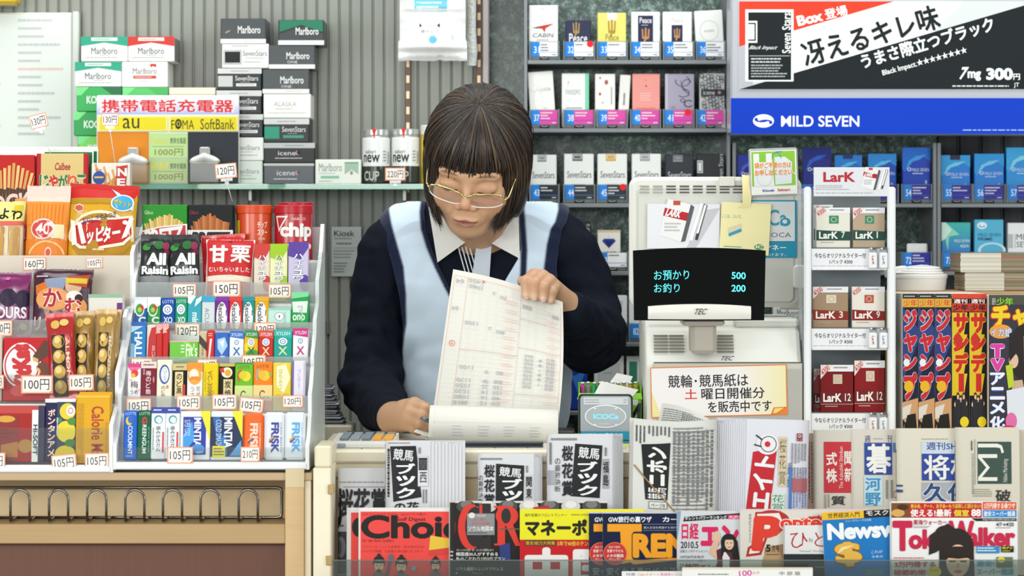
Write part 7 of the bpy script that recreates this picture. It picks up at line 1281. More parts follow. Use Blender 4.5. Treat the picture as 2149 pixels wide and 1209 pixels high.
prints(m, lambda u, v, l: bmap(u / 100, v / 100, l), pxp(RB, [('t', 'TEC', 1456, 650, 1481, 661, '#55544f', {'sh': .07, 'b': .01})]), l0=.004); m.build('display_base', o)
# operator screen seen from behind
YM = YK + .16; 
def mm(px, py): w_p = P(px, py, YM); return w_p.x - q.x, w_p.z - q.z
def rrect(px0, py0, px1, py1, r, n=6):
    pts = []
    for cx, cy, a0 in ((px1 - r, py0 + r, -90), (px1 - r, py1 - r, 0), (px0 + r, py1 - r, 90), (px0 + r, py0 + r, 180)):
        for i in range(n + 1):
            a = math.radians(a0 + 90 * i / n); pts.append((cx + r * math.cos(a), cy + r * math.sin(a)))
    return pts
def slab(mesh, px0, py0, px1, py1, r, y0, y1, mat, fmap, ch=3):
    A = rrect(px0, py0, px1, py1, r); B = rrect(px0 + ch, py0 + ch, px1 - ch, py1 - ch, max(r - ch, 1)); n = len(A); L = []
    for ring, y in ((B, y0), (A, y0 + .004), (A, y1)): L += [(*[fmap(a, b)[0]], y, fmap(a, b)[1]) for a, b in ring]
    mesh.add(L, [(k * n + i, k * n + (i + 1) % n, (k + 1) * n + (i + 1) % n, (k + 1) * n + i) for k in range(2) for i in range(n)], mat)
    mesh.add(L[:n], [tuple(range(n))], mat); mesh.add(L[2 * n:], [tuple(range(n))], mat)
m = Mesh(); slab(m, 1321, 371, 1682, 645, 20, .16, .195, CRM, mm, 8); slab(m, 1336, 390, 1668, 636, 14, .155, .17, CR2, mm, 4)
slab(m, 1664, 556, 1690, 606, 8, .15, .185, CRM, mm); slab(m, 1640, 600, 1684, 650, 6, .165, .19, CR2, mm)
for c in range(9):
    for r_ in range(3):
        a, z0 = mm(1342 + c * 28, 392.5 + r_ * 6.5); b, z1 = mm(1362 + c * 28, 389.5 + r_ * 6.5)
        m.box(a, .1535, z0, b, .156, z1, M('#5d5a54' if c > 1 else '#a8a59c', rough=.7))
m.build('screen_back', o)
m = Mesh(); a, z0 = mm(1440, 690); b, z1 = mm(1560, 640); m.box(a, .165, z0, b, .19, z1, CR2, .004); m.build('screen_stand', o)
# things stuck on the screen back
def card(name, label, cat, rect, Y, base, pr, roll=0, t=.0012, mat=None, grp=None):
    x0, y0, x1, y1 = rect; s_ = S(Y); W = (x1 - x0) * s_; H = (y1 - y0) * s_; m = Mesh()
    m.box(-W / 2, 0, 0, W / 2, t, H, base if not isinstance(base, str) else M(base, **(mat or dict(rough=.35)))); prints(m, front(-W / 2, W / 2, 0, H), pr)
    return tag(m.build(name, None, P((x0 + x1) / 2, y1, Y), (0, math.radians(roll), 0)), label, cat, grp)
r = (1358, 428, 1510, 522)
card('advert_card', 'white card picturing an open pack with two sticks on the screen back', 'card', r, YM - .010, '#e4e4ea', pxp(r, [('p', [(1480, 440), (1510, 436), (1460, 520), (1440, 522)], '#c4c4cc')] + larkpack(1392, 416, 92, 92)), roll=.5)
r = (1556, 420, 1672, 541)
card('card_sticker', 'teal and white sticker with round lettering on the screen back, right side', 'sticker', r, YM - .0072, '#1f8fae', pxp(r, [('r', 1558, 423, 1668, 506, '#d8dcdc'), ('t', 'ICa', 1604, 440, 1652, 474, '#3a9ab0', {'b': .02}), ('e', 1648, 466, 11, 9, '#2a94b0'), ('e', 1647, 465, 5, 4.5, '#d8dcdc'), ('t', 'ICOCA', 1600, 488, 1660, 498, '#6a6e74'), ('t', '電子マネー', 1572, 514, 1650, 526, '#eef4f6', {'b': .02}), ('t', 'がいただけます。', 1572, 531, 1650, 538, '#dceef4')]), t=.0008)
r = (1509, 426, 1613, 534)
o3 = card('hanging_tag', 'pale yellow paper tag hung by a strap over the register screen back', 'tag', r, YM - .0135, '#efe6ae', pxp(r, [('t', 'ここは、コレで。', 1511, 452, 1552, 459, '#4a9ab0'), ('p', [(1524, 480), (1552, 470), (1554, 484), (1526, 490)], '#dcd0b0'), ('p', [(1526, 492), (1552, 480), (1554, 486), (1528, 498)], '#2f9ac0'), ('e', 1592, 517, 10, 6, '#4a8a4a'), ('t', 'IC', 1585, 513, 1600, 520, '#e8f0dc', {'b': .03}), ('s', 1518, 517, 1560, 522, 1, '#6aa0ac')]), roll=3)
m = Mesh(); xx = P(1548, 430, YM - .0135); s_ = S(YM)
pts = [(-.010, 0, 96 * s_), (.0, -.001, 102 * s_), (.0, -.002, 120 * s_), (-.001, -.001, 140 * s_), (-.002, .0085, 165 * s_), (-.002, .03, 167 * s_)]
V = []
for i, (a, b, c) in enumerate(pts): V += [(a - .0075 - .012 * s_ * 0, b, c), (a + .0075, b, c)]
m.add(V, [(2 * i, 2 * i + 1, 2 * i + 3, 2 * i + 2) for i in range(len(pts) - 1)], M('#ece2a6', rough=.4), True); m.build('strap', o3)
m = Mesh(); m.box(-.016, -.0165, 0, .010, .002, .016, M('#dcdacf', rough=.35), .001); tag(m.build('tape_piece', None, P(1528, 391, YM - .0085 + .012)), 'cream tape piece on the screen vents beside the yellow strap', 'tape')
r = (1574, 311, 1677, 411)
o3 = thing('notice_plate', 'clear rimmed notice card with orange writing and carrier bag picture above the register', 'notice', P(1625.5, 411, YM - .017), (0, math.radians(-2), 0))
s_ = S(YM); W = 103 * s_; H = 100 * s_
m = Mesh(); m.box(-W / 2, 0, 0, W / 2, .006, H, clear_mat('plate_rim', '#eef0ee', .35, .12), .003); m.build('clear_plate', o3)
m = Mesh(); m.box(-W / 2 * .93, -.0012, H * .03, W / 2 * .93, -.0002, H * .95, M('#f0f0ea', rough=.3)); r2 = (1578, 316, 1673, 408)
prints(m, front(-W / 2 * .93, W / 2 * .93, H * .03, H * .95, -.0012), pxp(r2, [('r', 1580, 318, 1670, 390, '#8ac43a'), ('p', [(1584, 322), (1596, 322), (1596, 340), (1610, 340), (1610, 322), (1622, 322), (1626, 390), (1584, 390)], '#e8eaea'), ('p', [(1628, 330), (1650, 330), (1664, 342), (1662, 386), (1628, 388)], '#dce4e8'), ('o', 1632, 334, 10, 14, .12, '#3a8ab8', (180, 360)), ('r', 1632, 318, 1644, 320, '#3a8ab8'), ('o', 1606, 372, 16, 18, .06, '#c9d0d0'), ('t', '袋がご不要の方は', 1586, 341, 1662, 353, '#e8762a', {'b': .03, 'o': '#f6f0d0', 'ow': .04}), ('t', 'お申し出ください。', 1586, 356, 1668, 368, '#e8762a', {'b': .03, 'o': '#f6f0d0', 'ow': .04}), ('t', 'Kiosk', 1601, 397, 1626, 402, '#3a5a9a', {'b': .03}), ('t', 'Selmart', 1632, 396, 1658, 402, '#c85a5a', {'b': .03})])); m.build('notice_sheet', o3)
m = Mesh(); m.box(-.006, .0062, .004, .006, .0245, .018, M('#e8e8e4', rough=.3)); m.build('bracket', o3)
# paper sign on the register front
r = (1367, 768, 1653, 874)
SG = grad('#f0ecec', '#ece29a', 'sign_fade', 'X', .03, .13)
o3 = card('paper_sign', 'orange bordered paper sign with three lines of black writing on the register front', 'sign', r, YK - .0055, '#e8823a', pxp(r, [('p', [(1369, 770), (1651, 770), (1651, 857), (1630, 872), (1369, 872)], SG), ('p', [(1369, 820), (1390, 872), (1369, 872)], '#ece0a4'), ('t', '競輪･競馬紙は', 1404, 785, 1572, 812, '#25232a', {'b': .012}), ('t', '土', 1438, 815, 1464, 836, '#d8342c', {'b': .012}), ('t', '曜日開催分', 1473, 814, 1606, 838, '#25232a', {'b': .012}), ('t', 'を販売中です', 1486, 842, 1620, 866, '#25232a', {'b': .012}), ('p', [(1624, 858), (1651, 857), (1630, 872), (1618, 872)], '#e0762a'), ('p', [(1626, 860), (1646, 859), (1629, 870), (1622, 870)], '#ecd87a')]), roll=-1.4)

# ------------------------------------------------------------------ card reader, green box, calculator and small things on the counter
def czp(Y): return 500 + (EYE - ZC) / Y * F
YI = 4.955; s_ = S(YI); b0 = czp(YI) - .2
o = thing('card_reader', 'grey contactless card reader on a stand with teal card below', 'card reader', P(1271, b0, YI), (0, 0, 0)); ix = lambda px: (px - 1271) * s_; iz = lambda py: (b0 - py) * s_
m = Mesh(); rr = rrect(1217, 832, 1328, 912, 8); mat_ = M('#8d9298', rough=.35)
fm = lambda a, b: (ix(a), iz(b))
def tilt(z): return .022 - (iz(912) - 0) * 0 + (z - iz(912)) * .35
def tslab(mesh, px0, py0, px1, py1, r, d0, d1, mat):
    A = rrect(px0, py0, px1, py1, r); n = len(A)
    L = [(ix(a), tilt(iz(b)) + d0, iz(b)) for a, b in A] + [(ix(a), tilt(iz(b)) + d1, iz(b)) for a, b in A]
    mesh.add(L, [(i, (i + 1) % n, n + (i + 1) % n, n + i) for i in range(n)], mat); mesh.add(L[:n], [tuple(range(n))], mat); mesh.add(L[n:], [tuple(range(n))], mat)
tslab(m, 1215, 831, 1330, 914, 8, 0, .018, M('#26282c', rough=.35)); tslab(m, 1219, 834, 1326, 911, 7, -.001, .0, M('#9da3a8', rough=.35))
fr_ = lambda u, v, l: Vector((ix(1219 + 107 * u / 100), tilt(iz(834 + 77 * v / 100)) - .001 - l, iz(834 + 77 * v / 100)))
prints(m, fr_, pxp((1219, 834, 1326, 911), [('r', 1226, 837, 1320, 852, '#c4c9cc'), ('s', 1229, 840, 1260, 850, 2, '#9aa0a4'), ('s', 1310, 840, 1318, 850, 2, '#9aa0a4'), ('e', 1272, 876, 44, 24, '#e6ecea'), ('e', 1272, 876, 42, 22, '#a9b0b4'), ('t', 'ICOCa', 1246, 871, 1300, 882, M('#7ecfe4', rough=.4, emit=.3), {'b': .05}), ('s', 1258, 890, 1286, 894, 1, '#c9d0d2'), ('e', 1250, 860, 3, 1.6, '#d8dee0'), ('e', 1294, 860, 3, 1.6, '#d8dee0'), ('e', 1250, 893, 3, 1.6, '#d8dee0'), ('e', 1294, 893, 3, 1.6, '#d8dee0')])); m.build('reader_pad', o)
m = Mesh(); tslab(m, 1219, 907, 1326, 948, 3, -.006, -.003, M('#1f87a4', rough=.3))
fr_ = lambda u, v, l: Vector((ix(1219 + 107 * u / 100), tilt(iz(907 + 41 * v / 100)) - .006 - l, iz(907 + 41 * v / 100)))
prints(m, fr_, pxp((1219, 907, 1326, 948), [('t', 'ピピッと鳴るまで', 1232, 910, 1308, 920, '#d4ecf0', {'b': .02}), ('t', 'タッチ!', 1272, 924, 1306, 934, '#e0e65a', {'b': .02}), ('r', 1300, 932, 1326, 948, '#e6dc2a')])); m.build('instruction_card', o)
m = Mesh(); m.box(ix(1222), .012, 0, ix(1324), .075, .010, M('#2a2c30', rough=.4), .002); m.add([(ix(1240), .07, .009), (ix(1304), .07, .009), (ix(1304), .075, .009), (ix(1240), .075, .009), (ix(1240), .045, iz(845)), (ix(1304), .045, iz(845)), (ix(1304), .058, iz(845)), (ix(1240), .058, iz(845))], [(0, 1, 5, 4), (1, 2, 6, 5), (2, 3, 7, 6), (3, 0, 4, 7), (4, 5, 6, 7)], M('#2a2c30', rough=.4)); m.build('stand', o)
m = Mesh(); m.tube([(ix(1330), .05, iz(880)), (ix(1340), .045, iz(860)), (ix(1344), .04, iz(850)), (ix(1343), .04, iz(880)), (ix(1340), .045, iz(905)), (ix(1338), .06, .004), (ix(1334), .09, .004)], .0028, M('#1c1d20', rough=.4), 10); m.build('cable', o)
YQ = 5.09; s_ = S(YQ); b0 = czp(YQ) - .2
o = thing('lighter_display_box', 'lime green cardboard box of lighters behind the card reader', 'box', P(1280, b0, YQ)); gx = lambda px: (px - 1280) * s_; gz = lambda py: (b0 - py) * s_
m = Mesh(); GRN = M('#78c41e', rough=.4)
m.box(gx(1215), 0, 0, gx(1346), .002, gz(826), GRN); m.box(gx(1215), .002, 0, gx(1217), .07, gz(812), GRN); m.box(gx(1344), .002, 0, gx(1346), .07, gz(812), GRN); m.box(gx(1215), .07, 0, gx(1346), .072, gz(806), GRN); m.box(gx(1217), .002, 0, gx(1344), .07, .002, GRN)
m.add([(gx(1211), -.002, gz(838)), (gx(1348), -.002, gz(838)), (gx(1346), 0, gz(825)), (gx(1215), 0, gz(825))], [(0, 1, 2, 3)], M('#8fd83a', rough=.4))
prints(m, front(gx(1215), gx(1346), gz(900), gz(826)), [('e', 90, 24, 5, 10, '#eef4e6'), ('e', 95, 40, 3, 12, '#eef4e6'), ('s', 84, 60, 98, 80, 2, '#dff0c8')]); m.build('carton', o)
for i, c in enumerate(('#c03aa0', '#9aa0a4', '#1f9a5a', '#1f9a5a', '#23a060', '#2a9a58', '#b9a23a', '#c0a83a', '#b59a34', '#c4b04a')):
    m = Mesh(); cx = gx(1223 + i * 12.5); y = .02 + (i % 2) * .012
    m.lathe([(.0001, .0025), (.0042, .0025), (.0042, gz(812)), (.003, gz(807)), (0.0001, gz(806))], M(c, rough=.15, spec=.7), 14, cx, y); m.box(cx - .0035, y - .004, gz(808), cx + .0035, y + .004, gz(803), M('#b8babc', metal=.9, rough=.25), .001)
    l = m.build('lighter', None, o.location.copy()); tag(l, 'coloured lighter standing in the lime green box, %s' % (('magenta one at the left end', 'grey one beside the magenta one', 'first green one', 'second green one', 'third green one', 'fourth green one', 'gold one beside the green ones', 'second gold one', 'third gold one', 'gold one at the right end')[i]), 'lighter', 'lighters in the green box')
for i, (pts, lb) in enumerate(((((1246, 829), (1262, 800), (1340, 818), (1322, 838)), 'front white slip of paper fanned in the green box'), (((1280, 806), (1296, 785), (1330, 792), (1318, 818)), 'rear white slip of paper fanned in the green box'))):
    m = Mesh(); y = .002 + i * .03; A = [(gx(a), -.004 + y + (830 - b) * s_ * .25, gz(b)) for a, b in pts]; m.add(A + [(a, b + .0006, c) for a, b, c in A], [(0, 1, 2, 3), (4, 5, 6, 7), (0, 1, 5, 4), (1, 2, 6, 5), (2, 3, 7, 6), (3, 0, 4, 7)], '#eeeeea'); tag(m.build('paper_slip', None, o.location.copy()), lb, 'paper slip')
# calculator
o = thing('calculator', 'white desk calculator with grey and orange keys on the counter', 'calculator', (X(764, 4.93), 4.885, ZC), (0, 0, math.radians(-3)))
w2 = 64 * S(4.93); m = Mesh(); WHT = M('#e9e9e4', rough=.35)
cs = [(-w2, 0, .004), (w2, 0, .004), (w2, 0, .013), (w2, .10, .026), (-w2, .10, .026), (-w2, 0, .013)]
m.add([(-w2, 0, .001), (w2, 0, .001), (w2, .10, .001), (-w2, .10, .001), (-w2, 0, .011), (w2, 0, .011), (w2, .10, .019), (-w2, .10, .019)], [(0, 1, 5, 4), (1, 2, 6, 5), (2, 3, 7, 6), (3, 0, 4, 7), (4, 5, 6, 7), (3, 2, 1, 0)], WHT)
m.box(-w2 * .82, -.0015, .002, w2 * .96, .001, .008, M('#dcdcd8', rough=.3), .0006); m.box(-w2 * .82, -.002, .002, -w2 * .55, .001, .008, M('#9aa0b4', rough=.3), .0006); m.box(w2 * .72, -.002, .002, w2 * .97, .001, .008, M('#9aa0b4', rough=.3), .0006); m.build('case', o)
for r_ in range(4):
    for c in range(5):
        m = Mesh(); kc = '#e0a040' if (c >= 3 and r_ < 3) else ('#8d939c' if c % 2 else '#70767e'); x = -w2 * .78 + c * w2 * .36; y = .012 + r_ * .018; z = .011 + y * .08
        m.box(x, y, z, x + w2 * .29, y + .013, z + .005, M(kc, rough=.4), .0012); m.box(x + .001, y + .001, z + .005, x + w2 * .29 - .001, y + .010, z + .0056, M('#9fb0bc' if kc != '#e0a040' else '#f0b858', rough=.4)); m.build('key', o)
m = Mesh(); m.box(-w2 * .7, .084, .018, w2 * .7, .098, .022, M('#55605a', rough=.15)); m.build('screen', o)
# dark glossy money tray and brown box, newspaper pile and cream box behind
m = Mesh(); y0 = 4.905; x0, x1 = X(888, 4.93), X(1140, 4.93)
m.box(x0, y0, ZC + .0002, x1, 5.02, ZC + .004, M('#3a3f46', rough=.12, spec=.6), .0015); m.box(x0, y0, ZC + .004, x1, y0 + .006, ZC + .010, M('#3a3f46', rough=.12), .002); tag(m.build('money_tray'), 'dark glossy money tray on the counter under the ledger', 'tray')
m = Mesh(); m.box(X(1122, 5.06), 5.05, ZC + .0003, X(1207, 5.06), 5.14, ZC + .018, M('#33221f', rough=.3), .003); tag(m.build('brown_case'), 'flat dark brown case on the counter right of the ledger', 'case')
YP = 5.30; b0 = czp(YP)
m = Mesh(); m.box(X(600, YP), YP, ZC - .3, X(740, YP), YP + .12, Z(893, YP), M('#e2dac2', rough=.4), .003); m.box(X(600, YP), YP, 0, X(740, YP), YP + .1, ZC - .301, M('#d8ceb4', rough=.5)); tag(m.build('cream_ledge'), 'cream side ledge behind the sweets rack under the grey newspaper pile', 'ledge')
for i in range(7):
    z0 = Z(892.6, YP + .01) + i * .0098; m = Mesh(); rnd = random.Random(i)
    def lay(u, v): return (X(604, YP) + u * .125, YP + .012 + v * .10 + .004 * rnd.random() * 0, z0 + .0012 + .004 * math.sin(u * 3 + i) * 0)
    x1_ = X(722 - i * 4 - (i % 3) * 3, YP); x0_ = X(600, YP); d = .0086
    for j in range(4):
        zz = z0 + j * d / 4; a = .0012 * ((j * 3 + i) % 4)
        m.add([(x0_, YP + .012, zz + .006 * .0), (x1_ - a, YP + .010 + a, zz - .0), (x1_ - a, YP + .105, zz), (x0_, YP + .105, zz), (x0_, YP + .012, zz + d / 4.6), (x1_ - a - .002, YP + .011 + a, zz + d / 4.6), (x1_ - a - .002, YP + .105, zz + d / 4.6), (x0_, YP + .105, zz + d / 4.6)], [(0, 1, 5, 4), (1, 2, 6, 5), (4, 5, 6, 7), (2, 3, 7, 6)], M(['#a9abb4', '#55585f', '#c4c6cc', '#8d9098'][(i + j) % 4], rough=.7))
    tag(m.build('newspaper'), 'grey folded newspaper lying in the pile behind the gum rack, %s' % (('bottom one', 'second from bottom', 'third from bottom', 'middle one', 'third from top', 'second from top', 'top one')[i]), 'newspaper', 'newspaper pile behind the gum rack')

# ------------------------------------------------------------------ the person: smooth distance-field modelling
def Q(px, py, Y): return np.array(P(px, py, Y))
def smin(a, b, k):
    if k <= 0: return np.minimum(a, b)
    h = np.maximum(k - np.abs(a - b), 0) / k
    return np.minimum(a, b) - h * h * k * .25
class Shape:
    def __init__(s): s.pr = []
    def add(s, fn, lo, hi, k=.01, sub=False): s.pr.append((fn, np.array(lo), np.array(hi), k, sub)); return s
    def cone(s, a, b, r1, r2, k=.01, sub=False):
        a = np.array(a, float); b = np.array(b, float); ba = b - a; L = float(ba @ ba)
        def fn(x, y, z):
            h = np.clip(((x - a[0]) * ba[0] + (y - a[1]) * ba[1] + (z - a[2]) * ba[2]) / L, 0, 1)
            return np.sqrt((x - a[0] - ba[0] * h) ** 2 + (y - a[1] - ba[1] * h) ** 2 + (z - a[2] - ba[2] * h) ** 2) - (r1 + (r2 - r1) * h)
        r = max(r1, r2); return s.add(fn, np.minimum(a, b) - r, np.maximum(a, b) + r, k, sub)
    def chain(s, pts, rs, k=.01, k2=None):
        for i in range(len(pts) - 1): s.cone(pts[i], pts[i + 1], rs[i], rs[i + 1], k if i == 0 else (k2 or k))
        return s
    def ell(s, c, r, k=.01, sub=False, M4=None):
        """ellipsoid; with M4 = (rotation, origin) centre and radii are in that turned frame"""
        c = np.array(c, float); r = np.array(r, float); R, o = M4 if M4 else (np.eye(3), np.zeros(3))
        w_c = R @ c + o
        def fn(x, y, z):
            if M4:
                x, y, z = x - o[0], y - o[1], z - o[2]
                x, y, z = R[0, 0] * x + R[1, 0] * y + R[2, 0] * z, R[0, 1] * x + R[1, 1] * y + R[2, 1] * z, R[0, 2] * x + R[1, 2] * y + R[2, 2] * z
            x, y, z = (x - c[0]) / r[0], (y - c[1]) / r[1], (z - c[2]) / r[2]
            k0 = np.sqrt(x * x + y * y + z * z); k1 = np.sqrt((x / r[0]) ** 2 + (y / r[1]) ** 2 + (z / r[2]) ** 2) + 1e-9
            return k0 * (k0 - 1) / k1
        m = r.max() if M4 else r
        return s.add(fn, w_c - m, w_c + m, k, sub)
    def at(s, p):
        p = np.asarray(p, float); x, y, z = p[..., 0], p[..., 1], p[..., 2]; D = np.full(x.shape, 1.0)
        for fn, lo, hi, k, sub in s.pr:
            d = fn(x, y, z); D = -smin(-D, d, k) if sub else smin(D, d, k)
        return D
    def grid(s, lo, hi, h):
        xs, ys, zs = [np.arange(lo[i], hi[i], h, dtype=np.float32) for i in range(3)]
        D = np.full((len(xs), len(ys), len(zs)), 1.0, np.float32)
        for fn, a, b, k, sub in s.pr:
            m = .012 + k
            sl = []
            for ax, A in enumerate((xs, ys, zs)):
                i0, i1 = np.searchsorted(A, a[ax] - m), np.searchsorted(A, b[ax] + m); sl.append(slice(i0, i1))
            if any(q.stop <= q.start for q in sl): continue
            d = fn(xs[sl[0]][:, None, None], ys[sl[1]][None, :, None], zs[sl[2]][None, None, :]).astype(np.float32)
            T_ = D[tuple(sl)]; D[tuple(sl)] = -smin(-T_, d, k) if sub else smin(T_, d, k)
        return D, xs, ys, zs
def nets(D, xs, ys, zs):
    S_ = D < 0; nx, ny, nz = D.shape
    cnt = np.zeros((nx - 1, ny - 1, nz - 1), np.uint8); off = [(i, j, k) for i in (0, 1) for j in (0, 1) for k in (0, 1)]
    for i, j, k in off: cnt += S_[i:nx - 1 + i, j:ny - 1 + j, k:nz - 1 + k]
    I, J, K = np.nonzero((cnt > 0) & (cnt < 8)); idx = np.full(cnt.shape, -1, np.int32); idx[I, J, K] = np.arange(len(I))
    V = [D[I + i, J + j, K + k] for i, j, k in off]; acc = np.zeros((len(I), 3)); n = np.zeros(len(I))
    for a in range(8):
        for ax in range(3):
            if off[a][ax]: continue
            bo = list(off[a]); bo[ax] = 1; b = off.index(tuple(bo)); va, vb = V[a], V[b]; m = (va < 0) != (vb < 0)
            t = np.where(m, va / np.where(m, va - vb, 1), 0); q = np.array(off[a], float)[None] + np.zeros((len(I), 1)); q[:, ax] += t
            acc += q * m[:, None]; n += m
    acc /= n[:, None]; h = xs[1] - xs[0]
    P_ = np.stack([xs[I], ys[J], zs[K]], 1) + acc * h
    F_ = []
    for ax in range(3):
        a, b = [q for q in range(3) if q != ax]
        sl0 = [slice(None)] * 3; sl1 = [slice(None)] * 3; sl0[ax] = slice(0, -1); sl1[ax] = slice(1, None)
        s0, s1 = S_[tuple(sl0)], S_[tuple(sl1)]
        e = np.argwhere(s0 != s1); e = e[(e[:, a] > 0) & (e[:, b] > 0) & (e[:, a] < D.shape[a] - 1) & (e[:, b] < D.shape[b] - 1)]
        inside = s0[e[:, 0], e[:, 1], e[:, 2]]; c = []
        for da, db in ((-1, -1), (0, -1), (0, 0), (-1, 0)):
            q = e.copy(); q[:, a] += da; q[:, b] += db; c.append(idx[q[:, 0], q[:, 1], q[:, 2]])
        q = np.stack(c, 1); flip = inside if ax != 1 else ~inside; q[~flip] = q[~flip][:, ::-1]; F_.append(q)
    return P_, np.concatenate(F_)
def npmesh(name, V, Fq, mat, parent=None, mi=None, mats=None, col=None):
    me = bpy.data.meshes.new(name); me.vertices.add(len(V)); me.vertices.foreach_set('co', np.asarray(V, np.float32).ravel())
    n = Fq.shape[1]; me.loops.add(Fq.size); me.loops.foreach_set('vertex_index', Fq.astype(np.int32).ravel()); me.polygons.add(len(Fq))
    me.polygons.foreach_set('loop_start', np.arange(0, Fq.size, n, dtype=np.int32)); me.polygons.foreach_set('use_smooth', np.ones(len(Fq), bool))
    for m in (mats or [mat]): me.materials.append(m)
    if mi is not None: me.polygons.foreach_set('material_index', mi.astype(np.int32))
    if col is not None:
        at = me.attributes.new('tint', 'FLOAT_COLOR', 'POINT'); c4 = np.ones((len(V), 4), np.float32); c4[:, :3] = col; at.data.foreach_set('color', c4.ravel())
    me.update(); me.validate(); o = bpy.data.objects.new(name, me); COL.objects.link(o)
    if parent: o.parent = parent; o.matrix_parent_inverse = Matrix.Translation(-parent.location)
    return o
def attr_mat(name, rough, sss=0.0, spec=.4, bump=0.0, bs=300, sheen=0.0):
    m, nt, out = newmat(name); p = nt.nodes.new('ShaderNodeBsdfPrincipled'); p.inputs['Roughness'].default_value = rough; p.inputs['Specular IOR Level'].default_value = spec
    a = nt.nodes.new('ShaderNodeAttribute'); a.attribute_name = 'tint'; nt.links.new(a.outputs['Color'], p.inputs['Base Color'])
    if sss: p.inputs['Subsurface Weight'].default_value = sss; p.inputs['Subsurface Radius'].default_value = (.009, .004, .002); p.inputs['Subsurface Scale'].default_value = 1.0
    if sheen: p.inputs['Sheen Weight'].default_value = sheen
    if bump:
        tc = nt.nodes.new('ShaderNodeTexCoord'); n = nt.nodes.new('ShaderNodeTexNoise'); n.inputs['Scale'].default_value = bs; n.inputs['Detail'].default_value = 3
        nt.links.new(tc.outputs['Object'], n.inputs['Vector']); b = nt.nodes.new('ShaderNodeBump'); b.inputs['Strength'].default_value = bump; b.inputs['Distance'].default_value = .002
        nt.links.new(n.outputs['Fac'], b.inputs['Height']); nt.links.new(b.outputs['Normal'], p.inputs['Normal'])
    nt.links.new(p.outputs[0], out.inputs[0]); return m

person = thing('person', 'person with dark bob hair, gold glasses and pale blue vest reading a ledger', 'person', (X(1008, 5.46), 5.46, 0))
# head frame: bowed forward, turned a little to the picture's left
HO = Q(1000, 342, 5.25)
def Rm(ax, d):
    c, s_ = math.cos(math.radians(d)), math.sin(math.radians(d))
    return np.array({'x': [[1, 0, 0], [0, c, -s_], [0, s_, c]], 'y': [[c, 0, s_], [0, 1, 0], [-s_, 0, c]], 'z': [[c, -s_, 0], [s_, c, 0], [0, 0, 1]]}[ax])
HR = Rm('y', 3.0) @ Rm('x', 27) @ Rm('z', -8)
HM = (HR, HO)
H_ = lambda x, y, z: HR @ np.array([x, y, z]) + HO
body = Shape()
def he(c, r, k=.012, sub=False): body.ell(c, r, k, sub, HM)
he((0, .012, .03), (.076, .094, .087), 0)
he((0, -.028, -.030), (.062, .060, .086), .03)
he((0, -.056, -.090), (.030, .026, .023), .03)
for sx in (-1, 1):
    he((sx * .038, -.050, -.034), (.028, .032, .032), .02)
    he((sx * .046, -.012, -.064), (.022, .034, .030), .02)
    he((sx * .076, .010, -.012), (.010, .022, .032), .006)
he((0, -.076, .016), (.052, .017, .014), .016)
for sx in (-1, 1): he((sx * .031, -.106, .000), (.017, .021, .013), .012, True)
for sx in (-1, 1): he((sx * .031, -.0765, -.006), (.0185, .0120, .0125), .004)
he((0, -.082, -.058), (.030, .012, .022), .014)
body.cone(H_(0, -.084, .002), H_(0, -.1025, -.031), .0065, .0098, .010)
for sx in (-1, 1): he((sx * .0125, -.0945, -.0375), (.0082, .0105, .0075), .006)
for sx in (-1, 1): he((sx * .007, -.092, -.0640), (.013, .0060, .0040), .004)
he((0, -.0905, -.0735), (.0150, .0066, .0042), .004)
he((0, -.103, -.0690), (.0235, .013, .0011), .003, True)
for sx in (-1, 1):
    body.cone(H_(sx * .018, -.0960, -.042), H_(sx * .031, -.0855, -.068), .0024, .0018, .005, True)
    he((sx * .0060, -.098, -.0440), (.0030, .006, .0022), .003, True)
    body.cone(H_(sx * .014, -.090, -.0145), H_(sx * .045, -.076, -.0165), .0010, .0008, .003, True)
# neck, trunk
NB = Q(1008, 505, 5.43)
body.cone(H_(0, .020, -.05), NB, .050, .056, .02)
body.cone(Q(900, 500, 5.46), Q(1115, 500, 5.46), .048, .048, .03)
body.ell(Q(1008, 620, 5.47), (.135, .09, .15), .04); body.ell(Q(1010, 800, 5.47), (.130, .10, .19), .05)
# arms inside the sleeves
LA = [Q(812, 525, 5.44), Q(792, 690, 5.42), Q(780, 806, 5.375), Q(826, 878, 5.155)]
RA_ = [Q(1198, 530, 5.44), Q(1232, 620, 5.44), Q(1246, 706, 5.38), Q(1196, 650, 5.195)]
body.chain(LA, [.034, .034, .034, .022], .02, .006); body.chain(RA_, [.034, .034, .036, .022], .02, .006)
body.cone(Q(890, 505, 5.46), LA[0], .040, .032, .03); body.cone(Q(1120, 505, 5.46), RA_[0], .040, .032, .03)
def finger(pts, rs): body.chain([Q(*p) for p in pts], rs, .004, .0020)
# hand on the left of the picture, gripping the ledger and a clip
w = Q(826, 878, 5.15); body.cone(LA[3], w, .022, .022, .01)
for t, r in (((866, 855, 5.105), .0135), ((862, 868, 5.095), .0135), ((857, 881, 5.09), .0125), ((852, 890, 5.095), .0115)): body.cone(w, Q(*t), .020, r, .014)
body.cone(w, Q(850, 860, 5.12), .019, .015, .012)
finger([(866, 853, 5.102), (889, 858, 5.080), (904, 871, 5.088)], [.0120, .0105, .0085])
finger([(862, 868, 5.092), (884, 874, 5.070), (899, 888, 5.080)], [.0120, .0105, .0085])
finger([(857, 881, 5.088), (878, 888, 5.070), (890, 899, 5.080)], [.0112, .0098, .0080])
finger([(852, 891, 5.092), (868, 899, 5.078), (878, 906, 5.086)], [.0098, .0086, .0072])
finger([(846, 858, 5.125), (870, 848, 5.108), (897, 857, 5.104)], [.0145, .0118, .0088])
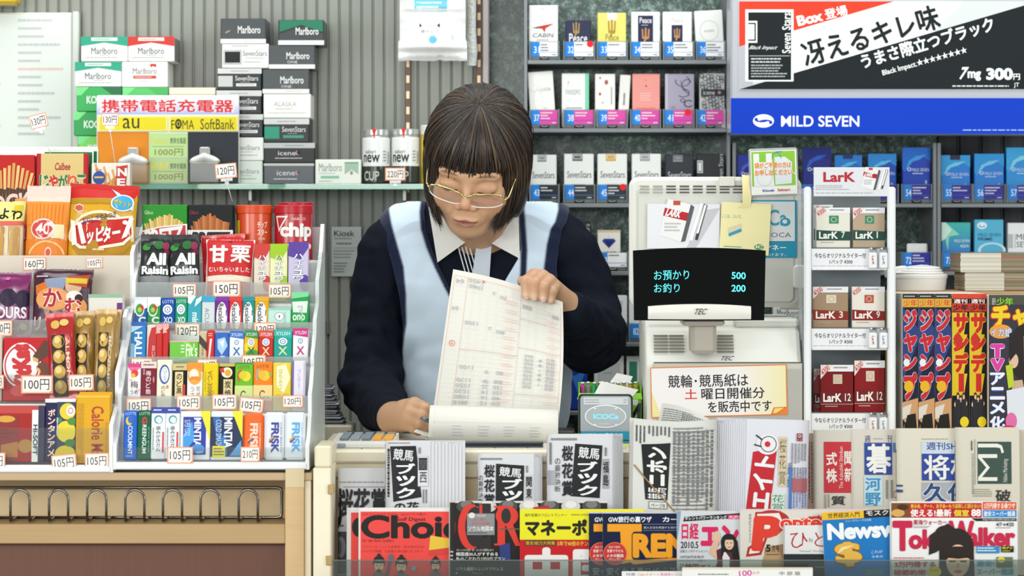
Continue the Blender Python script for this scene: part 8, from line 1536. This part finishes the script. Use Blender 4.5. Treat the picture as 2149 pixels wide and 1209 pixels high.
# hand on the right of the picture, fingers over the top of the page
w = Q(1190, 638, 5.19); body.cone(RA_[3], w, .022, .021, .01)
MC = [(1121, 579, 5.150), (1138, 581, 5.145), (1153, 590, 5.145), (1165, 602, 5.149)]
for t, r in zip(MC, (.0130, .0130, .0122, .0112)): body.cone(w, Q(*t), .0180, r * .9, .007)
PI = [(1105, 590, 5.124), (1123, 594, 5.120), (1142, 602, 5.121), (1159, 612, 5.127)]; TI = [(1104, 619, 5.122), (1121, 622, 5.119), (1140, 625, 5.120), (1156, 630, 5.127)]
for a, b, c, r in zip(MC, PI, TI, (1, 1, .95, .85)): finger([a, b, c], [.0118 * r, .0104 * r, .0082 * r])
finger([(1178, 622, 5.185), (1135, 596, 5.178), (1096, 590, 5.160)], [.0150, .0118, .0088])
hb = .0016
D, xs, ys, zs = body.grid((X(690, 5.4), 5.04, ZC + .002), (X(1320, 5.4), 5.60, Z(190, 5.25)), hb)
V, Fq = nets(D, xs, ys, zs); del D
L = (V - HO) @ HR                              # head coordinates of every vertex
skin = np.array(rgb('#d2a583', .88)[:3]); col = np.tile(skin, (len(V), 1))
def mixc(mask, c): 
    global col
    m = np.clip(mask, 0, 1)[:, None]; col = col * (1 - m) + np.array(rgb(c, .92)[:3]) * m
sst = lambda e0, e1, x: (lambda t: t * t * (3 - 2 * t))(np.clip((x - e0) / (e1 - e0), 0, 1))
inhead = (L[:, 1] < -.03) & (np.linalg.norm(L, axis=1) < .16)
for sx in (-1, 1): mixc(inhead * .35 * np.exp(-(((L[:, 0] - sx * .042) / .020) ** 2 + ((L[:, 2] + .036) / .018) ** 2)), '#d08a68')
mixc(inhead * .45 * np.exp(-((L[:, 0] / .014) ** 2 + ((L[:, 2] + .036) / .012) ** 2)), '#cf8868')
e = np.sqrt((L[:, 0] / .0205) ** 2 + ((L[:, 2] + .0690 - .0012 * np.cos(L[:, 0] * 260)) / .0066) ** 2); mixc(inhead * (1 - sst(.75, 1.08, e)) * (L[:, 1] < -.078), '#a86a60')
mixc(inhead * np.exp(-((L[:, 2] + .0688) / .0011) ** 2) * (np.abs(L[:, 0]) < .022) * (L[:, 1] < -.078) * .7, '#6a302c')
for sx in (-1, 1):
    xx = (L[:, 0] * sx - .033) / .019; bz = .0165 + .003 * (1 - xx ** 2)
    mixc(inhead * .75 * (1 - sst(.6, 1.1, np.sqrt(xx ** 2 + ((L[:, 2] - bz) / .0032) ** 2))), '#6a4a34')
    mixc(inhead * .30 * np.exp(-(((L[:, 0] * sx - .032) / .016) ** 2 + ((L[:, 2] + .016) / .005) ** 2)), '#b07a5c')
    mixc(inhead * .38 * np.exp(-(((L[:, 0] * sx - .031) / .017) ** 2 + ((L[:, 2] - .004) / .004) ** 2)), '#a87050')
for p in TI: mixc(np.exp(-(np.linalg.norm(V - Q(p[0], p[1] + 1, p[2] - .008), axis=1) / .0062) ** 2) * .8, '#efc9b0')
for p in PI[:3] + MC[:3]: mixc(np.exp(-(np.linalg.norm(V - Q(*p), axis=1) / .012) ** 2) * .3, '#cf8f6c')
bo = npmesh('body', V, Fq, attr_mat('skin', .42, .12, .4, .06, 500), person, col=col); bo['label'] = 'skin of face, neck and hands'
def surf(shape, px, py, y0=5.0, y1=5.7, n=700):
    """first depth at which the ray straight back along y at that place meets the shape"""
    x, z = px, py; ys_ = np.linspace(y0, y1, n); p = np.stack([np.full(n, x), ys_, np.full(n, z)], 1); d = shape.at(p); i = np.argmax(d < 0)
    if not (d < 0).any(): return None
    return ys_[i]
def hsurf(x, z):
    ys_ = np.linspace(-.13, .02, 300); p = np.array([H_(x, y, z) for y in ys_]); d = body.at(p); i = int(np.argmax(d < 0)); return H_(x, ys_[i], z)
# nails
m = Mesh()
for (tx, ty, tz) in TI[:3]:
    c = Q(tx, ty + 3, tz - .0078)
    def nl(u, v): a = (u - .5) * 1.5; return Vector((c[0] + .0052 * math.sin(a) * (1 - .25 * (2 * v - 1) ** 4), c[1] + .0030 * (1 - math.cos(a)) + .0022 * (v - .3) ** 2 * 4 * .5, c[2] + .005 - .010 * v))
    m.grid(nl, 8, 8, M('#edc9b4', rough=.25, spec=.5), True, True)
no_ = m.build('fingernails', person); no_.matrix_parent_inverse = Matrix.Translation(-person.location)
# lash lines
m = Mesh()
for sx in (-1, 1):
    pts = []
    for i in range(13):
        t = i / 12; x = sx * (.0165 + .031 * t); z = -.0125 - .0035 * math.sin(t * math.pi) + .001 * t
        pts.append(hsurf(x, z) + HR @ np.array([0, -.0004, 0]))
    m.tube(pts, [.0003 + .0011 * math.sin((i + .6) / 12.6 * math.pi) for i in range(13)], M('#2a1a14', rough=.5), 6)
lo = m.build('eyelashes', person); lo.matrix_parent_inverse = Matrix.Translation(-person.location)

# ---- shirt with sleeves
shirt = Shape()
shirt.cone(Q(880, 512, 5.46), Q(1135, 512, 5.46), .062, .062, 0)
shirt.cone(Q(955, 448, 5.445), Q(860, 500, 5.455), .040, .055, .03); shirt.cone(Q(1060, 448, 5.445), Q(1150, 500, 5.455), .040, .055, .03)
shirt.ell(Q(1008, 620, 5.465), (.150, .108, .17), .05); shirt.ell(Q(1012, 800, 5.465), (.152, .118, .22), .06)
torso = Shape(); torso.pr = list(shirt.pr)
sl1 = [Q(810, 527, 5.44), Q(795, 600, 5.435), Q(790, 700, 5.42), Q(779, 806, 5.375), Q(800, 850, 5.27), Q(824, 877, 5.165)]
shirt.chain(sl1, [.050, .047, .049, .053, .043, .029], .03, .012)
sl2 = [Q(1200, 530, 5.44), Q(1222, 590, 5.44), Q(1236, 650, 5.435), Q(1244, 706, 5.385), Q(1226, 690, 5.29), Q(1200, 657, 5.205)]
shirt.chain(sl2, [.050, .050, .053, .058, .050, .036], .03, .012)
shirt.ell(Q(1228, 738, 5.34), (.040, .05, .034), .03)
shirt.cone(Q(1008, 445, 5.40), Q(1008, 300, 5.30), .056, .050, .008, True)
rs = np.random.RandomState(5)
def folds(p, seeds, amp, warp=1.6):
    d = 0
    for (a, b, ph) in seeds: d = d + np.sin(p @ a + warp * np.sin(p @ b + ph) + ph)
    return amp * d / len(seeds)
def seedset(n, k0, k1, axis=None):
    o = []
    for i in range(n):
        v = rs.normal(size=3)
        if axis is not None: v = np.array(axis) + .45 * v
        v /= np.linalg.norm(v); u = rs.normal(size=3); u /= np.linalg.norm(u); o.append((v * rs.uniform(k0, k1), u * rs.uniform(40, 80), rs.uniform(0, 6)))
    return o
FS = seedset(4, 110, 190, (.35, .2, .9)) + seedset(2, 200, 280)
hs = .0022
def cloth(shape, lo, hi, seeds, amp, post=None):
    D, xs, ys, zs = shape.grid(lo, hi, hs)
    i, j, k = np.nonzero(np.abs(D) < .012)
    p = np.stack([xs[i], ys[j], zs[k]], 1).astype(np.float64); a = amp(p) if callable(amp) else amp
    D[i, j, k] += folds(p, seeds, 1.0) * a
    if post: post(D, xs, ys, zs)
    return nets(D, xs, ys, zs)
def sh_amp(p):
    arm = np.minimum(np.linalg.norm(p - sl1[3], axis=1), np.linalg.norm(p - sl2[4], axis=1))
    return .0036 + .0080 * np.exp(-(arm / .085) ** 2)
V, Fq = cloth(shirt, (X(690, 5.3), 5.10, Z(1010, 5.4)), (X(1330, 5.35), 5.62, Z(425, 5.4)), FS, sh_amp)
NAVY = M('#141926', rough=.8, spec=.12, bump=.15, bscale=700)
so = npmesh('shirt', V, Fq, NAVY, person); so['label'] = 'dark navy long sleeved shirt'
# cuffs
for nm, a, b, r in (('cuff', sl1[4], sl1[5], .0305), ('cuff', sl2[4], sl2[5], .0375)):
    m = Mesh(); d = (b - a) / np.linalg.norm(b - a); q = [Vector(b - d * .006 + d * t) for t in (-.012, .004, .0105, .012)]
    m.tube(q, [r * 1.0, r * 1.02, r * 1.0, r * .9], NAVY, 40); co = m.build(nm, person); co.matrix_parent_inverse = Matrix.Translation(-person.location)

# ---- vest with navy trims
YV = 5.37
pxs = lambda x: x / YV * F + 1074.5
pys = lambda z: HZ + (EYE - z) / YV * F
vest = Shape(); vest.pr = list(torso.pr)
vest.chain([Q(850, 540, 5.450), Q(856, 610, 5.437), Q(860, 690, 5.43)], [.050, .055, .054], .04, .01); vest.chain([Q(1160, 540, 5.450), Q(1158, 610, 5.437), Q(1164, 690, 5.43)], [.050, .055, .054], .04, .01)
tb = lambda t, v: np.interp(v, [a for a, b in t], [b for a, b in t])
AL = [(440, 790), (470, 797), (490, 803), (520, 812), (560, 824), (620, 838), (680, 846), (760, 842), (850, 834), (1000, 828)]
AR = [(440, 1196), (465, 1190), (481, 1180), (514, 1173), (564, 1168), (640, 1176), (740, 1194), (850, 1216), (1000, 1232)]
VL = [(400, 893), (445, 889), (481, 892), (520, 904), (562, 922), (604, 943), (680, 985), (720, 1005)]
VR = [(400, 1085), (445, 1087), (481, 1090), (523, 1092), (545, 1086), (585, 1062), (640, 1035), (720, 1005)]
def vcut(D, xs, ys, zs):
    PX = pxs(xs)[:, None]; PY = pys(zs)[None, :]
    c = np.maximum(tb(AL, PY) - PX, PX - tb(AR, PY)); vin = np.minimum(PX - tb(VL, PY), tb(VR, PY) - PX)
    vin = np.where(PY > 722, -50, vin)
    fr_ = (ys < 5.43)[None, :, None]
    c3 = np.maximum(c[:, None, :], np.where(fr_, vin[:, None, :], np.minimum(vin, 0)[:, None, :] - 5 + 0 * ys[None, :, None])) * S(YV) * .8
    np.maximum(D - .0085, c3.astype(np.float32), out=D)
VS = seedset(4, 60, 110, (.9, 0, .3)) + seedset(2, 120, 160)
def v_amp(p):
    return .0020 + .0035 * sst(640, 800, pys(p[:, 2]))
V, Fq = cloth(vest, (X(770, 5.35), 5.30, Z(985, 5.4)), (X(1260, 5.35), 5.63, Z(420, 5.4)), VS, v_amp, vcut)
PX, PY = pxs(V[:, 0]), pys(V[:, 2])
bandL = sst(-3, 3, tb([(440, 24), (560, 23), (640, 12), (700, 5), (760, 0), (1000, 0)], PY) - (PX - tb(AL, PY)))
bandR = sst(-3, 3, tb([(440, 24), (564, 27), (640, 16), (720, 0), (1000, 0)], PY) - (tb(AR, PY) - PX))
nkL = sst(-3, 3, 10 - (tb(VL, PY) - PX)) * (PX < 1005) * (PY < 700); bx = np.interp(PY, [440, 480, 523, 575, 600], [1087, 1090, 1093, 1091, 1088])
nkR = sst(-3, 3, 14 - (PX - bx)) * sst(-3, 3, PX - bx) * (PY < 640)
band = np.maximum.reduce([bandL, bandR, nkL, nkR]); band = band * (V[:, 1] < 5.47)
c0 = np.array(rgb('#d2e3f4', .97)[:3]); c1 = np.array(rgb('#1a2340', .9)[:3]); vc = c0 * (1 - band[:, None]) + c1 * band[:, None]
vo = npmesh('vest', V, Fq, attr_mat('vest_cloth', .85, 0, .15, .12, 900, .2), person, col=vc); vo['label'] = 'pale blue vest with navy trims'

# ---- collar, placket, stripes laid over the shirt
def lay(name, quadpx, off, mat, nu=14, nv=10, th=.0016, curve=0.0, lab=None, ymax=None, base=None):
    """a cloth patch bounded by four picture points, hung on the chest with its own thickness"""
    A, B, C, D_ = [np.array(q, float) for q in quadpx]; m = Mesh(); cache = {}
    def pt(u, v, o_=0.0):
        q = (A * (1 - u) + B * u) * (1 - v) + (D_ * (1 - u) + C * u) * v
        Yq = 5.34
        for _ in range(2):
            w_p = P(q[0], q[1], Yq); y = surf(torso, w_p[0], w_p[2], 5.2, 5.6, 200); Yq = min(y if y else 5.42, ymax or 9)
            if base is not None: Yq = base(u, v)
        o1 = off(u, v) if callable(off) else off
        p = P(q[0], q[1], Yq - o1 - o_); return p
    m.grid(lambda u, v: pt(u, v, th), nu, nv, mat); m.grid(lambda u, v: pt(u, v), nu, nv, mat, True, True)
    edge = [(u / nu, 0) for u in range(nu)] + [(1, v / nv) for v in range(nv)] + [(1 - u / nu, 1) for u in range(nu)] + [(0, 1 - v / nv) for v in range(nv)]
    a = [pt(u, v, th) for u, v in edge]; b = [pt(u, v) for u, v in edge]; n = len(edge); m.add(a + b, [(i, (i + 1) % n, n + (i + 1) % n, n + i) for i in range(n)], mat)
    o = m.build(name, person); o.matrix_parent_inverse = Matrix.Translation(-person.location)
    if lab: o['label'] = lab
    return o
WHC = M('#efefec', rough=.8, spec=.2, bump=.1, bscale=500); 
lay('collar', [(898, 428), (930, 430), (986, 502), (918, 551)], lambda u, v: .020 + .016 * (1 - v) * (1 - .3 * u), WHC, 16, 14, .002, lab='white pointed collar flap', ymax=5.40)
lay('collar', [(1058, 440), (1088, 440), (1091, 543), (1026, 508)], lambda u, v: .020 + .014 * (1 - v), WHC, 16, 14, .002, lab='white pointed collar flap', ymax=5.40)
lay('placket', [(1000, 512), (1032, 506), (1026, 600), (988, 600)], .012, M('#d5dfec', rough=.8), 8, 10, .0012)
for i in range(4):
    x = 956 + i * 8; lay('shirt_stripe', [(x + 4, 518), (x + 6.5, 517), (x + 24, 580), (x + 21.5, 580)], .0100, M('#dfe3ea', rough=.8), 3, 10, .0006)

# ---- hair
cap = Shape()
cap.ell((0, .016, .034), (.0855, .102, .098), 0, False, HM); cap.ell((0, .055, -.035), (.078, .055, .085), .02, False, HM)
for sx in (-1, 1): cap.ell((sx * .073, .012, -.035), (.0185, .055, .062), .02, False, HM)
cap.ell((0, -.135, -.085), (.068, .115, .105), .006, True, HM)
cap.ell((0, 0, -.150), (.12, .13, .048), .01, True, HM)
D, xs, ys, zs = cap.grid(HO - .19, HO + .19, .0028); V, Fq = nets(D, xs, ys, zs)
def hairmat():
    m, nt, out = newmat('dark_hair'); p = nt.nodes.new('ShaderNodeBsdfPrincipled'); p.inputs['Roughness'].default_value = .42; p.inputs['Specular IOR Level'].default_value = .55
    g = nt.nodes.new('ShaderNodeNewGeometry'); r = nt.nodes.new('ShaderNodeValToRGB'); e = r.color_ramp.elements
    e[0].position = 0; e[0].color = rgb('#120b08'); e[1].position = 1; e[1].color = rgb('#5f4a30')
    for ps, c in ((.5, '#22160f'), (.8, '#352418'), (.93, '#4d3823')): q = r.color_ramp.elements.new(ps); q.color = rgb(c)
    nt.links.new(g.outputs['Random Per Island'], r.inputs[0]); nt.links.new(r.outputs[0], p.inputs['Base Color']); nt.links.new(p.outputs[0], out.inputs[0]); return m
HM_ = hairmat()
hv = [V]; hf = [Fq]; mi = [np.zeros(len(Fq))]; base = len(V)
rh = np.random.RandomState(11); pole = np.array([.006, -.026, .128]) - np.array([0, .016, .034]); pole /= np.linalg.norm(pole)
ex = np.array([1., 0, 0]); ey = np.cross(pole, ex); ey /= np.linalg.norm(ey); ex = np.cross(ey, pole)
NS = 16
def lock(phi, lay_, wid, zend, t0, jit):
    """one lock of hair from the parting, over the crown and down; phi 0 is the front"""
    pts = []; rad = np.array([.0875, .1035, .0950]) * (1 + lay_)
    d0 = math.sin(phi) * ex - math.cos(phi) * ey * (1 if (ey @ np.array([0, 1, 0])) > 0 else -1)
    front = abs(phi) < .72; fall = None
    for i in range(NS):
        t = t0 + (i / (NS - 1)) * (2.35 - t0); dirv = pole * math.cos(t) + d0 * math.sin(t); p = np.array([0, .016, .034]) + rad * dirv
        pts.append(p)
    pts = np.array(pts)
    z0 = .0 if not front else -.5                      # sides and back hang straight once past the widest place
    out = []; path = [pts[0]]
    for i in range(1, NS):
        q = pts[i]
        if not front and q[2] < .012:
            if fall is None: fall = path[-1].copy(); fs = i
            break
        path.append(q)
    if fall is None: fall = path[-1]
    if front:
        path = [q for q in path if q[2] > zend - .02]; 
        k = len(path)
    else:
        n = 9
        for j in range(1, n + 1):
            s_ = j / n; z = fall[2] + (zend - fall[2]) * s_
            inw = 1 + .04 * math.sin(s_ * 2.2) - .30 * s_ ** 2.6 * (1 if fall[1] < .055 else .35)
            path.append(np.array([fall[0] * inw, fall[1] - .016 * s_ ** 2 * (1 if fall[1] < .06 else -.3), z]))
    path = np.array(path)
    if len(path) < 3: return None
    u = np.linspace(0, 1, len(path)); uu = np.linspace(0, 1, NS); P_ = np.stack([np.interp(uu, u, path[:, a]) for a in range(3)], 1)
    if front:
        P_[:, 2] += (zend - P_[-1, 2]) * uu ** 3; P_[:, 1] -= .004 * uu ** 2
    P_ += jit[None, :] * (uu[:, None] ** .7) + .0016 * np.sin(uu[:, None] * rh.uniform(3, 9) + rh.uniform(0, 6, (1, 3))) * uu[:, None]
    return P_
def add_lock(P_, wid, thick):
    global base
    n = 5; T_ = np.gradient(P_, axis=0); T_ /= np.linalg.norm(T_, axis=1)[:, None] + 1e-9
    N_ = P_ - np.array([0, .016, .0]); N_ -= T_ * (N_ * T_).sum(1)[:, None]; N_ /= np.linalg.norm(N_, axis=1)[:, None] + 1e-9; B_ = np.cross(T_, N_)
    s_ = np.linspace(0, 1, len(P_)); w_l = wid * np.clip(np.minimum(.35 + s_ * 3, (1.02 - s_) * 3.2), .06, 1)
    rings = np.stack([P_ + B_ * (w_l * math.cos(a))[:, None] + N_ * (thick * np.minimum(1, w_l / wid) * math.sin(a))[:, None] for a in [2 * math.pi * k / n for k in range(n)]], 1)
    W_ = rings.reshape(-1, 3) @ HR.T + HO; f = []
    i = np.arange(len(P_) - 1)[:, None] * n; k = np.arange(n)[None, :]; k2 = (k + 1) % n
    q = np.stack([i + k, i + k2, i + n + k2, i + n + k], -1).reshape(-1, 4) + base
    hv.append(W_); hf.append(q); mi.append(np.zeros(len(q))); base += len(W_)
for i in range(4600):
    phi = rh.uniform(-math.pi, math.pi); a = abs(phi)
    if a < .72: zend = .011 + rh.normal() * .0045 + .004 * (a / .72) ** 2 - .013 * math.exp(-((phi + .30) / .11) ** 2) + .009 * math.exp(-((phi + .02) / .10) ** 2)
    else: zend = -.088 + rh.normal() * .006 - (.012 if a > 1.9 else 0)
    lay_ = rh.uniform(-.005, .04)
    P_ = lock(phi, lay_, 0, zend, abs(rh.normal()) * .22 + .015, rh.normal(size=3) * .0022)
    if P_ is not None: add_lock(P_, rh.uniform(.0008, .0022), rh.uniform(.0005, .0010))
ho = npmesh('hair', np.concatenate(hv), np.concatenate(hf), HM_, person); ho['label'] = 'dark brown bob with a fringe'

# ---- glasses worn low on the nose
GOLD = M('#e8cf8a', rough=.15, metal=1.0)
gl = Mesh(); ln = Mesh()
GR = HR @ Rm('y', 3.5); GO = H_(0, -.1035, -.0175)
g_ = lambda x, y, z: Vector(GR @ np.array([x, y, z]) + GO)
def rim(sx, a):
    c, s_ = math.cos(a), math.sin(a); x = .0310 * math.copysign(abs(c) ** .72, c); z = .0125 * math.copysign(abs(s_) ** .8, s_)
    return g_(sx * .0335 + x, .010 * ((sx * .0335 + x) / .066) ** 2, z - .001 + .003 * (x * sx / .031))
for sx in (-1, 1):
    ring = [rim(sx, 2 * math.pi * i / 40) for i in range(40)]
    ln.add(ring, [tuple(range(40))], clear_mat('spectacle_lens', '#f4ece4', .07, .10, .03), False)
    ln.tube([rim(sx, math.pi + math.pi * i / 20) for i in range(21)], .0010, M('#f2efe6', rough=.1, spec=.8), 6)
    gl.tube([rim(sx, math.pi * i / 24) + Vector((0, 0, .0004 * math.sin(i * 1.3))) for i in range(-2, 27)], [.0015 + .0005 * math.sin(i * .9) for i in range(29)], GOLD, 8)
    e0 = g_(sx * .0655, .010, .003); e1 = g_(sx * .071, .018, .006); e2 = H_(sx * .0755, -.055, .000); e3 = H_(sx * .077, .01, .004)
    gl.tube([e0, e1, Vector(e2), Vector(e3)], [.0016, .0017, .0014, .0012], GOLD, 8)
    gl.tube([g_(sx * .0045, .0015, .001), g_(sx * .007, .006, -.004), g_(sx * .0085, .009, -.009)], .0007, GOLD, 6)
gl.tube([g_(-.0045, .001, .002), g_(-.002, -.0005, .0045), g_(.002, -.0005, .0045), g_(.0045, .001, .002)], .0011, GOLD, 8)
go = gl.build('glasses', person); go.matrix_parent_inverse = Matrix.Translation(-person.location); go['label'] = 'gold half rim glasses'
l2 = ln.build('lens', go)

# ---- trousers out of sight behind the counter, so that the figure stands on the floor
m = Mesh(); NB2 = 28
def leg(sx):
    rings = [(.10, .0), (.10, .03), (.075, .10), (.085, .45), (.105, .80), (.125, .98)]
    for (r0, z0), (r1, z1) in zip(rings, rings[1:]):
        m.add([(person.location.x + sx * .085 + r * .8 * math.cos(2 * math.pi * k / NB2), 5.47 + r * .95 * math.sin(2 * math.pi * k / NB2), z) for r, z in ((r0, z0), (r1, z1)) for k in range(NB2)], [(k, (k + 1) % NB2, NB2 + (k + 1) % NB2, NB2 + k) for k in range(NB2)], NAVY, True)
leg(-1); leg(1); to = m.build('trousers', person); to.matrix_parent_inverse = Matrix.Translation(-person.location)

# ------------------------------------------------------------------ ledger
o = thing('ledger', 'open ledger with one red ruled page held up by the person\'s hand', 'ledger', (X(1036, 5.08), 5.08, ZC + .0045)); lo_ = o.location
PG = M('#e9e7df', rough=.7, spec=.2)
A, B, C, D_ = (951, 565), (1181, 634), (1170, 905), (903, 905)
def page(u, v, l=0.0):
    px = (A[0] * (1 - u) + B[0] * u) * (1 - v) + (D_[0] * (1 - u) + C[0] * u) * v + 6 * math.sin(v * math.pi) * u
    py = (A[1] * (1 - u) + B[1] * u) * (1 - v) + (D_[1] * (1 - u) + C[1] * u) * v - 8 * math.sin(u * math.pi) * (1 - v)
    Y = 5.137 - .055 * v + .006 * math.sin(u * math.pi) * (1 - v) - .010 * v * math.sin(v * 3) * 0 + .004 * math.sin(u * 4) * v
    return P(px, py, Y - l) - lo_
m = Mesh(); m.grid(lambda u, v: page(u, v), 30, 36, PG, True, True); m.grid(lambda u, v: page(u, v, -.0006), 12, 12, PG)
pk_, gr, pn = '#f0ccc4', '#e9e7e1', '#b0b3b9'
pr = [('r', 14, 3, 14.4, 97, pk_), ('r', 2, 3, 98, 3.4, pk_), ('r', 2, 3, 2.4, 97, pk_), ('r', 97.6, 5, 98, 97, pk_), ('r', 62, 3, 62.3, 97, '#f2dcd6'), ('r', 14, 48, 62, 48.4, '#dcb8b0'), ('r', 62, 22, 98, 22.4, '#dcb8b0'), ('r', 62, 42, 98, 42.4, '#dcb8b0'), ('r', 62, 74, 98, 74.4, '#dcb8b0')]
pr += [('r', 3, 6 + i * 2.9, 97, 6.15 + i * 2.9, gr) for i in range(31)] + [('r', 20 + i * 7, 4, 20.2 + i * 7, 97, '#eeece6') for i in range(11)]
pr += [('s', 50, 12 + i * 6, 61, 15 + i * 6, 2, '#f2cdc6') for i in range(13)] + [('s', 86, 12 + i * 6, 97, 15 + i * 6, 2, '#f3d2cc') for i in range(13)]
pr += [('o', 7.5, 45, 2.6, 1.9, .16, '#e8705e'), ('s', 6, 44, 9, 46, 2, '#e8705e'), ('p', [(28, 3), (30, 4.6), (27, 4.4)], '#e8604e')]
T_ = lambda t, a, b, c, d: ('t', t, a, b, c, d, pn, {'r': 180, 'asp': 1})
pr += [T_('64', 4, 5, 11, 8), T_('1450', 15, 3.6, 28, 6), T_('17400', 16, 7, 28, 9.5), T_('2', 37, 9, 40, 11), T_('70', 44, 10, 50, 12.5), T_('64', 3.5, 22, 9, 25), T_('1300', 16, 30, 27, 32.5), T_('2', 36, 32, 39, 34), T_('80', 43, 33, 50, 35.5), T_('1100', 16, 58, 27, 60.5), T_('9', 37, 60, 40, 62.5), T_('80', 46, 60, 52, 62.5), T_('888', 64, 12, 72, 15), T_('880', 90, 13, 96, 16)]
pr += [T_(s_, a, 66 + i * 3.6, a + w_n, 68.6 + i * 3.6) for i, row in enumerate((('1170', '9', '88'), ('1550', '25', '150'), ('1530', '14', '150'), ('1080', '16', '40'), ('8818', '15', '50'))) for s_, a, w_n in ((row[0], 15, 11), (row[1], 36, 5), (row[2], 45, 7))]
pr += [T_(s_, 68 + (j * 18), 46 + i * 2.7, 75 + (j * 18), 48.2 + i * 2.7) for i in range(9) for j, s_ in enumerate((('860', '878')[i % 2], ('83', '88')[i % 2]))] + [T_(c, 80, 48 + i * 3.4, 82, 50 + i * 3.4) for i, c in enumerate('117117')]
prints(m, lambda u, v, l: page(u / 100, v / 100, l), pr, sub=2, l0=.0006, dl=.00003); q = m.build('raised_page', o); q['label'] = 'ruled page held upright with faint handwriting'
m = Mesh()
def roll(u, v, l=0.0):
    a = v * 1.25 * math.pi; px = 903 + (1171 - 903) * u - 6 * v * (1 - u); top = 851 + 10 * u; r = .0290 - .003 * u
    c = P(px, top, 5.045); return Vector((c.x, c.y - (r + l) * math.sin(a) * 1.1 + .012 * (1 - v) * 1, c.z - r + (r + l) * math.cos(a) - .006 * v)) - lo_
m.grid(lambda u, v: roll(u, v), 24, 24, PG); m.grid(lambda u, v: roll(u, v, -.0005), 12, 12, PG, True, True)
prints(m, lambda u, v, l: roll(u / 100, v / 100, l), [('r', 4, 20, 4.4, 80, pk_), ('r', 4, 34, 96, 34.6, '#f4d8d0')] + [('s', 18 + i * 20, 38, 27 + i * 20, 56, 4, '#d9d9d6') for i in range(4)], sub=2, l0=.0006); m.build('folded_page', o)
m = Mesh()
for i in range(2):
    z = .0002 + i * .0024; a = i * .0006
    m.box(X(893 + i * 2, 5.05) - lo_.x, 5.035 - lo_.y + a, z, X(1172 - i, 5.05) - lo_.x, 5.12 - lo_.y, z + .0021, PG)
m.add([Vector((X(869, 5.05), 5.025, ZC + .018)) - lo_, Vector((X(905, 5.05), 5.018, ZC + .009)) - lo_, Vector((X(905, 5.05), 5.07, ZC + .012)) - lo_, Vector((X(874, 5.05), 5.07, ZC + .021)) - lo_], [(0, 1, 2, 3)], PG); m.build('page_block', o)
m = Mesh(); a = Q(882, 876, 5.062); b = Q(905, 884, 5.066); m.tube([Vector(a), Vector(b)], .004, M('#7f8a98', rough=.25, metal=.6), 10); tag(m.build('clip'), 'small grey metal clip held in the person\'s hand at the ledger edge', 'clip')

bpy.data.objects.remove(_to)
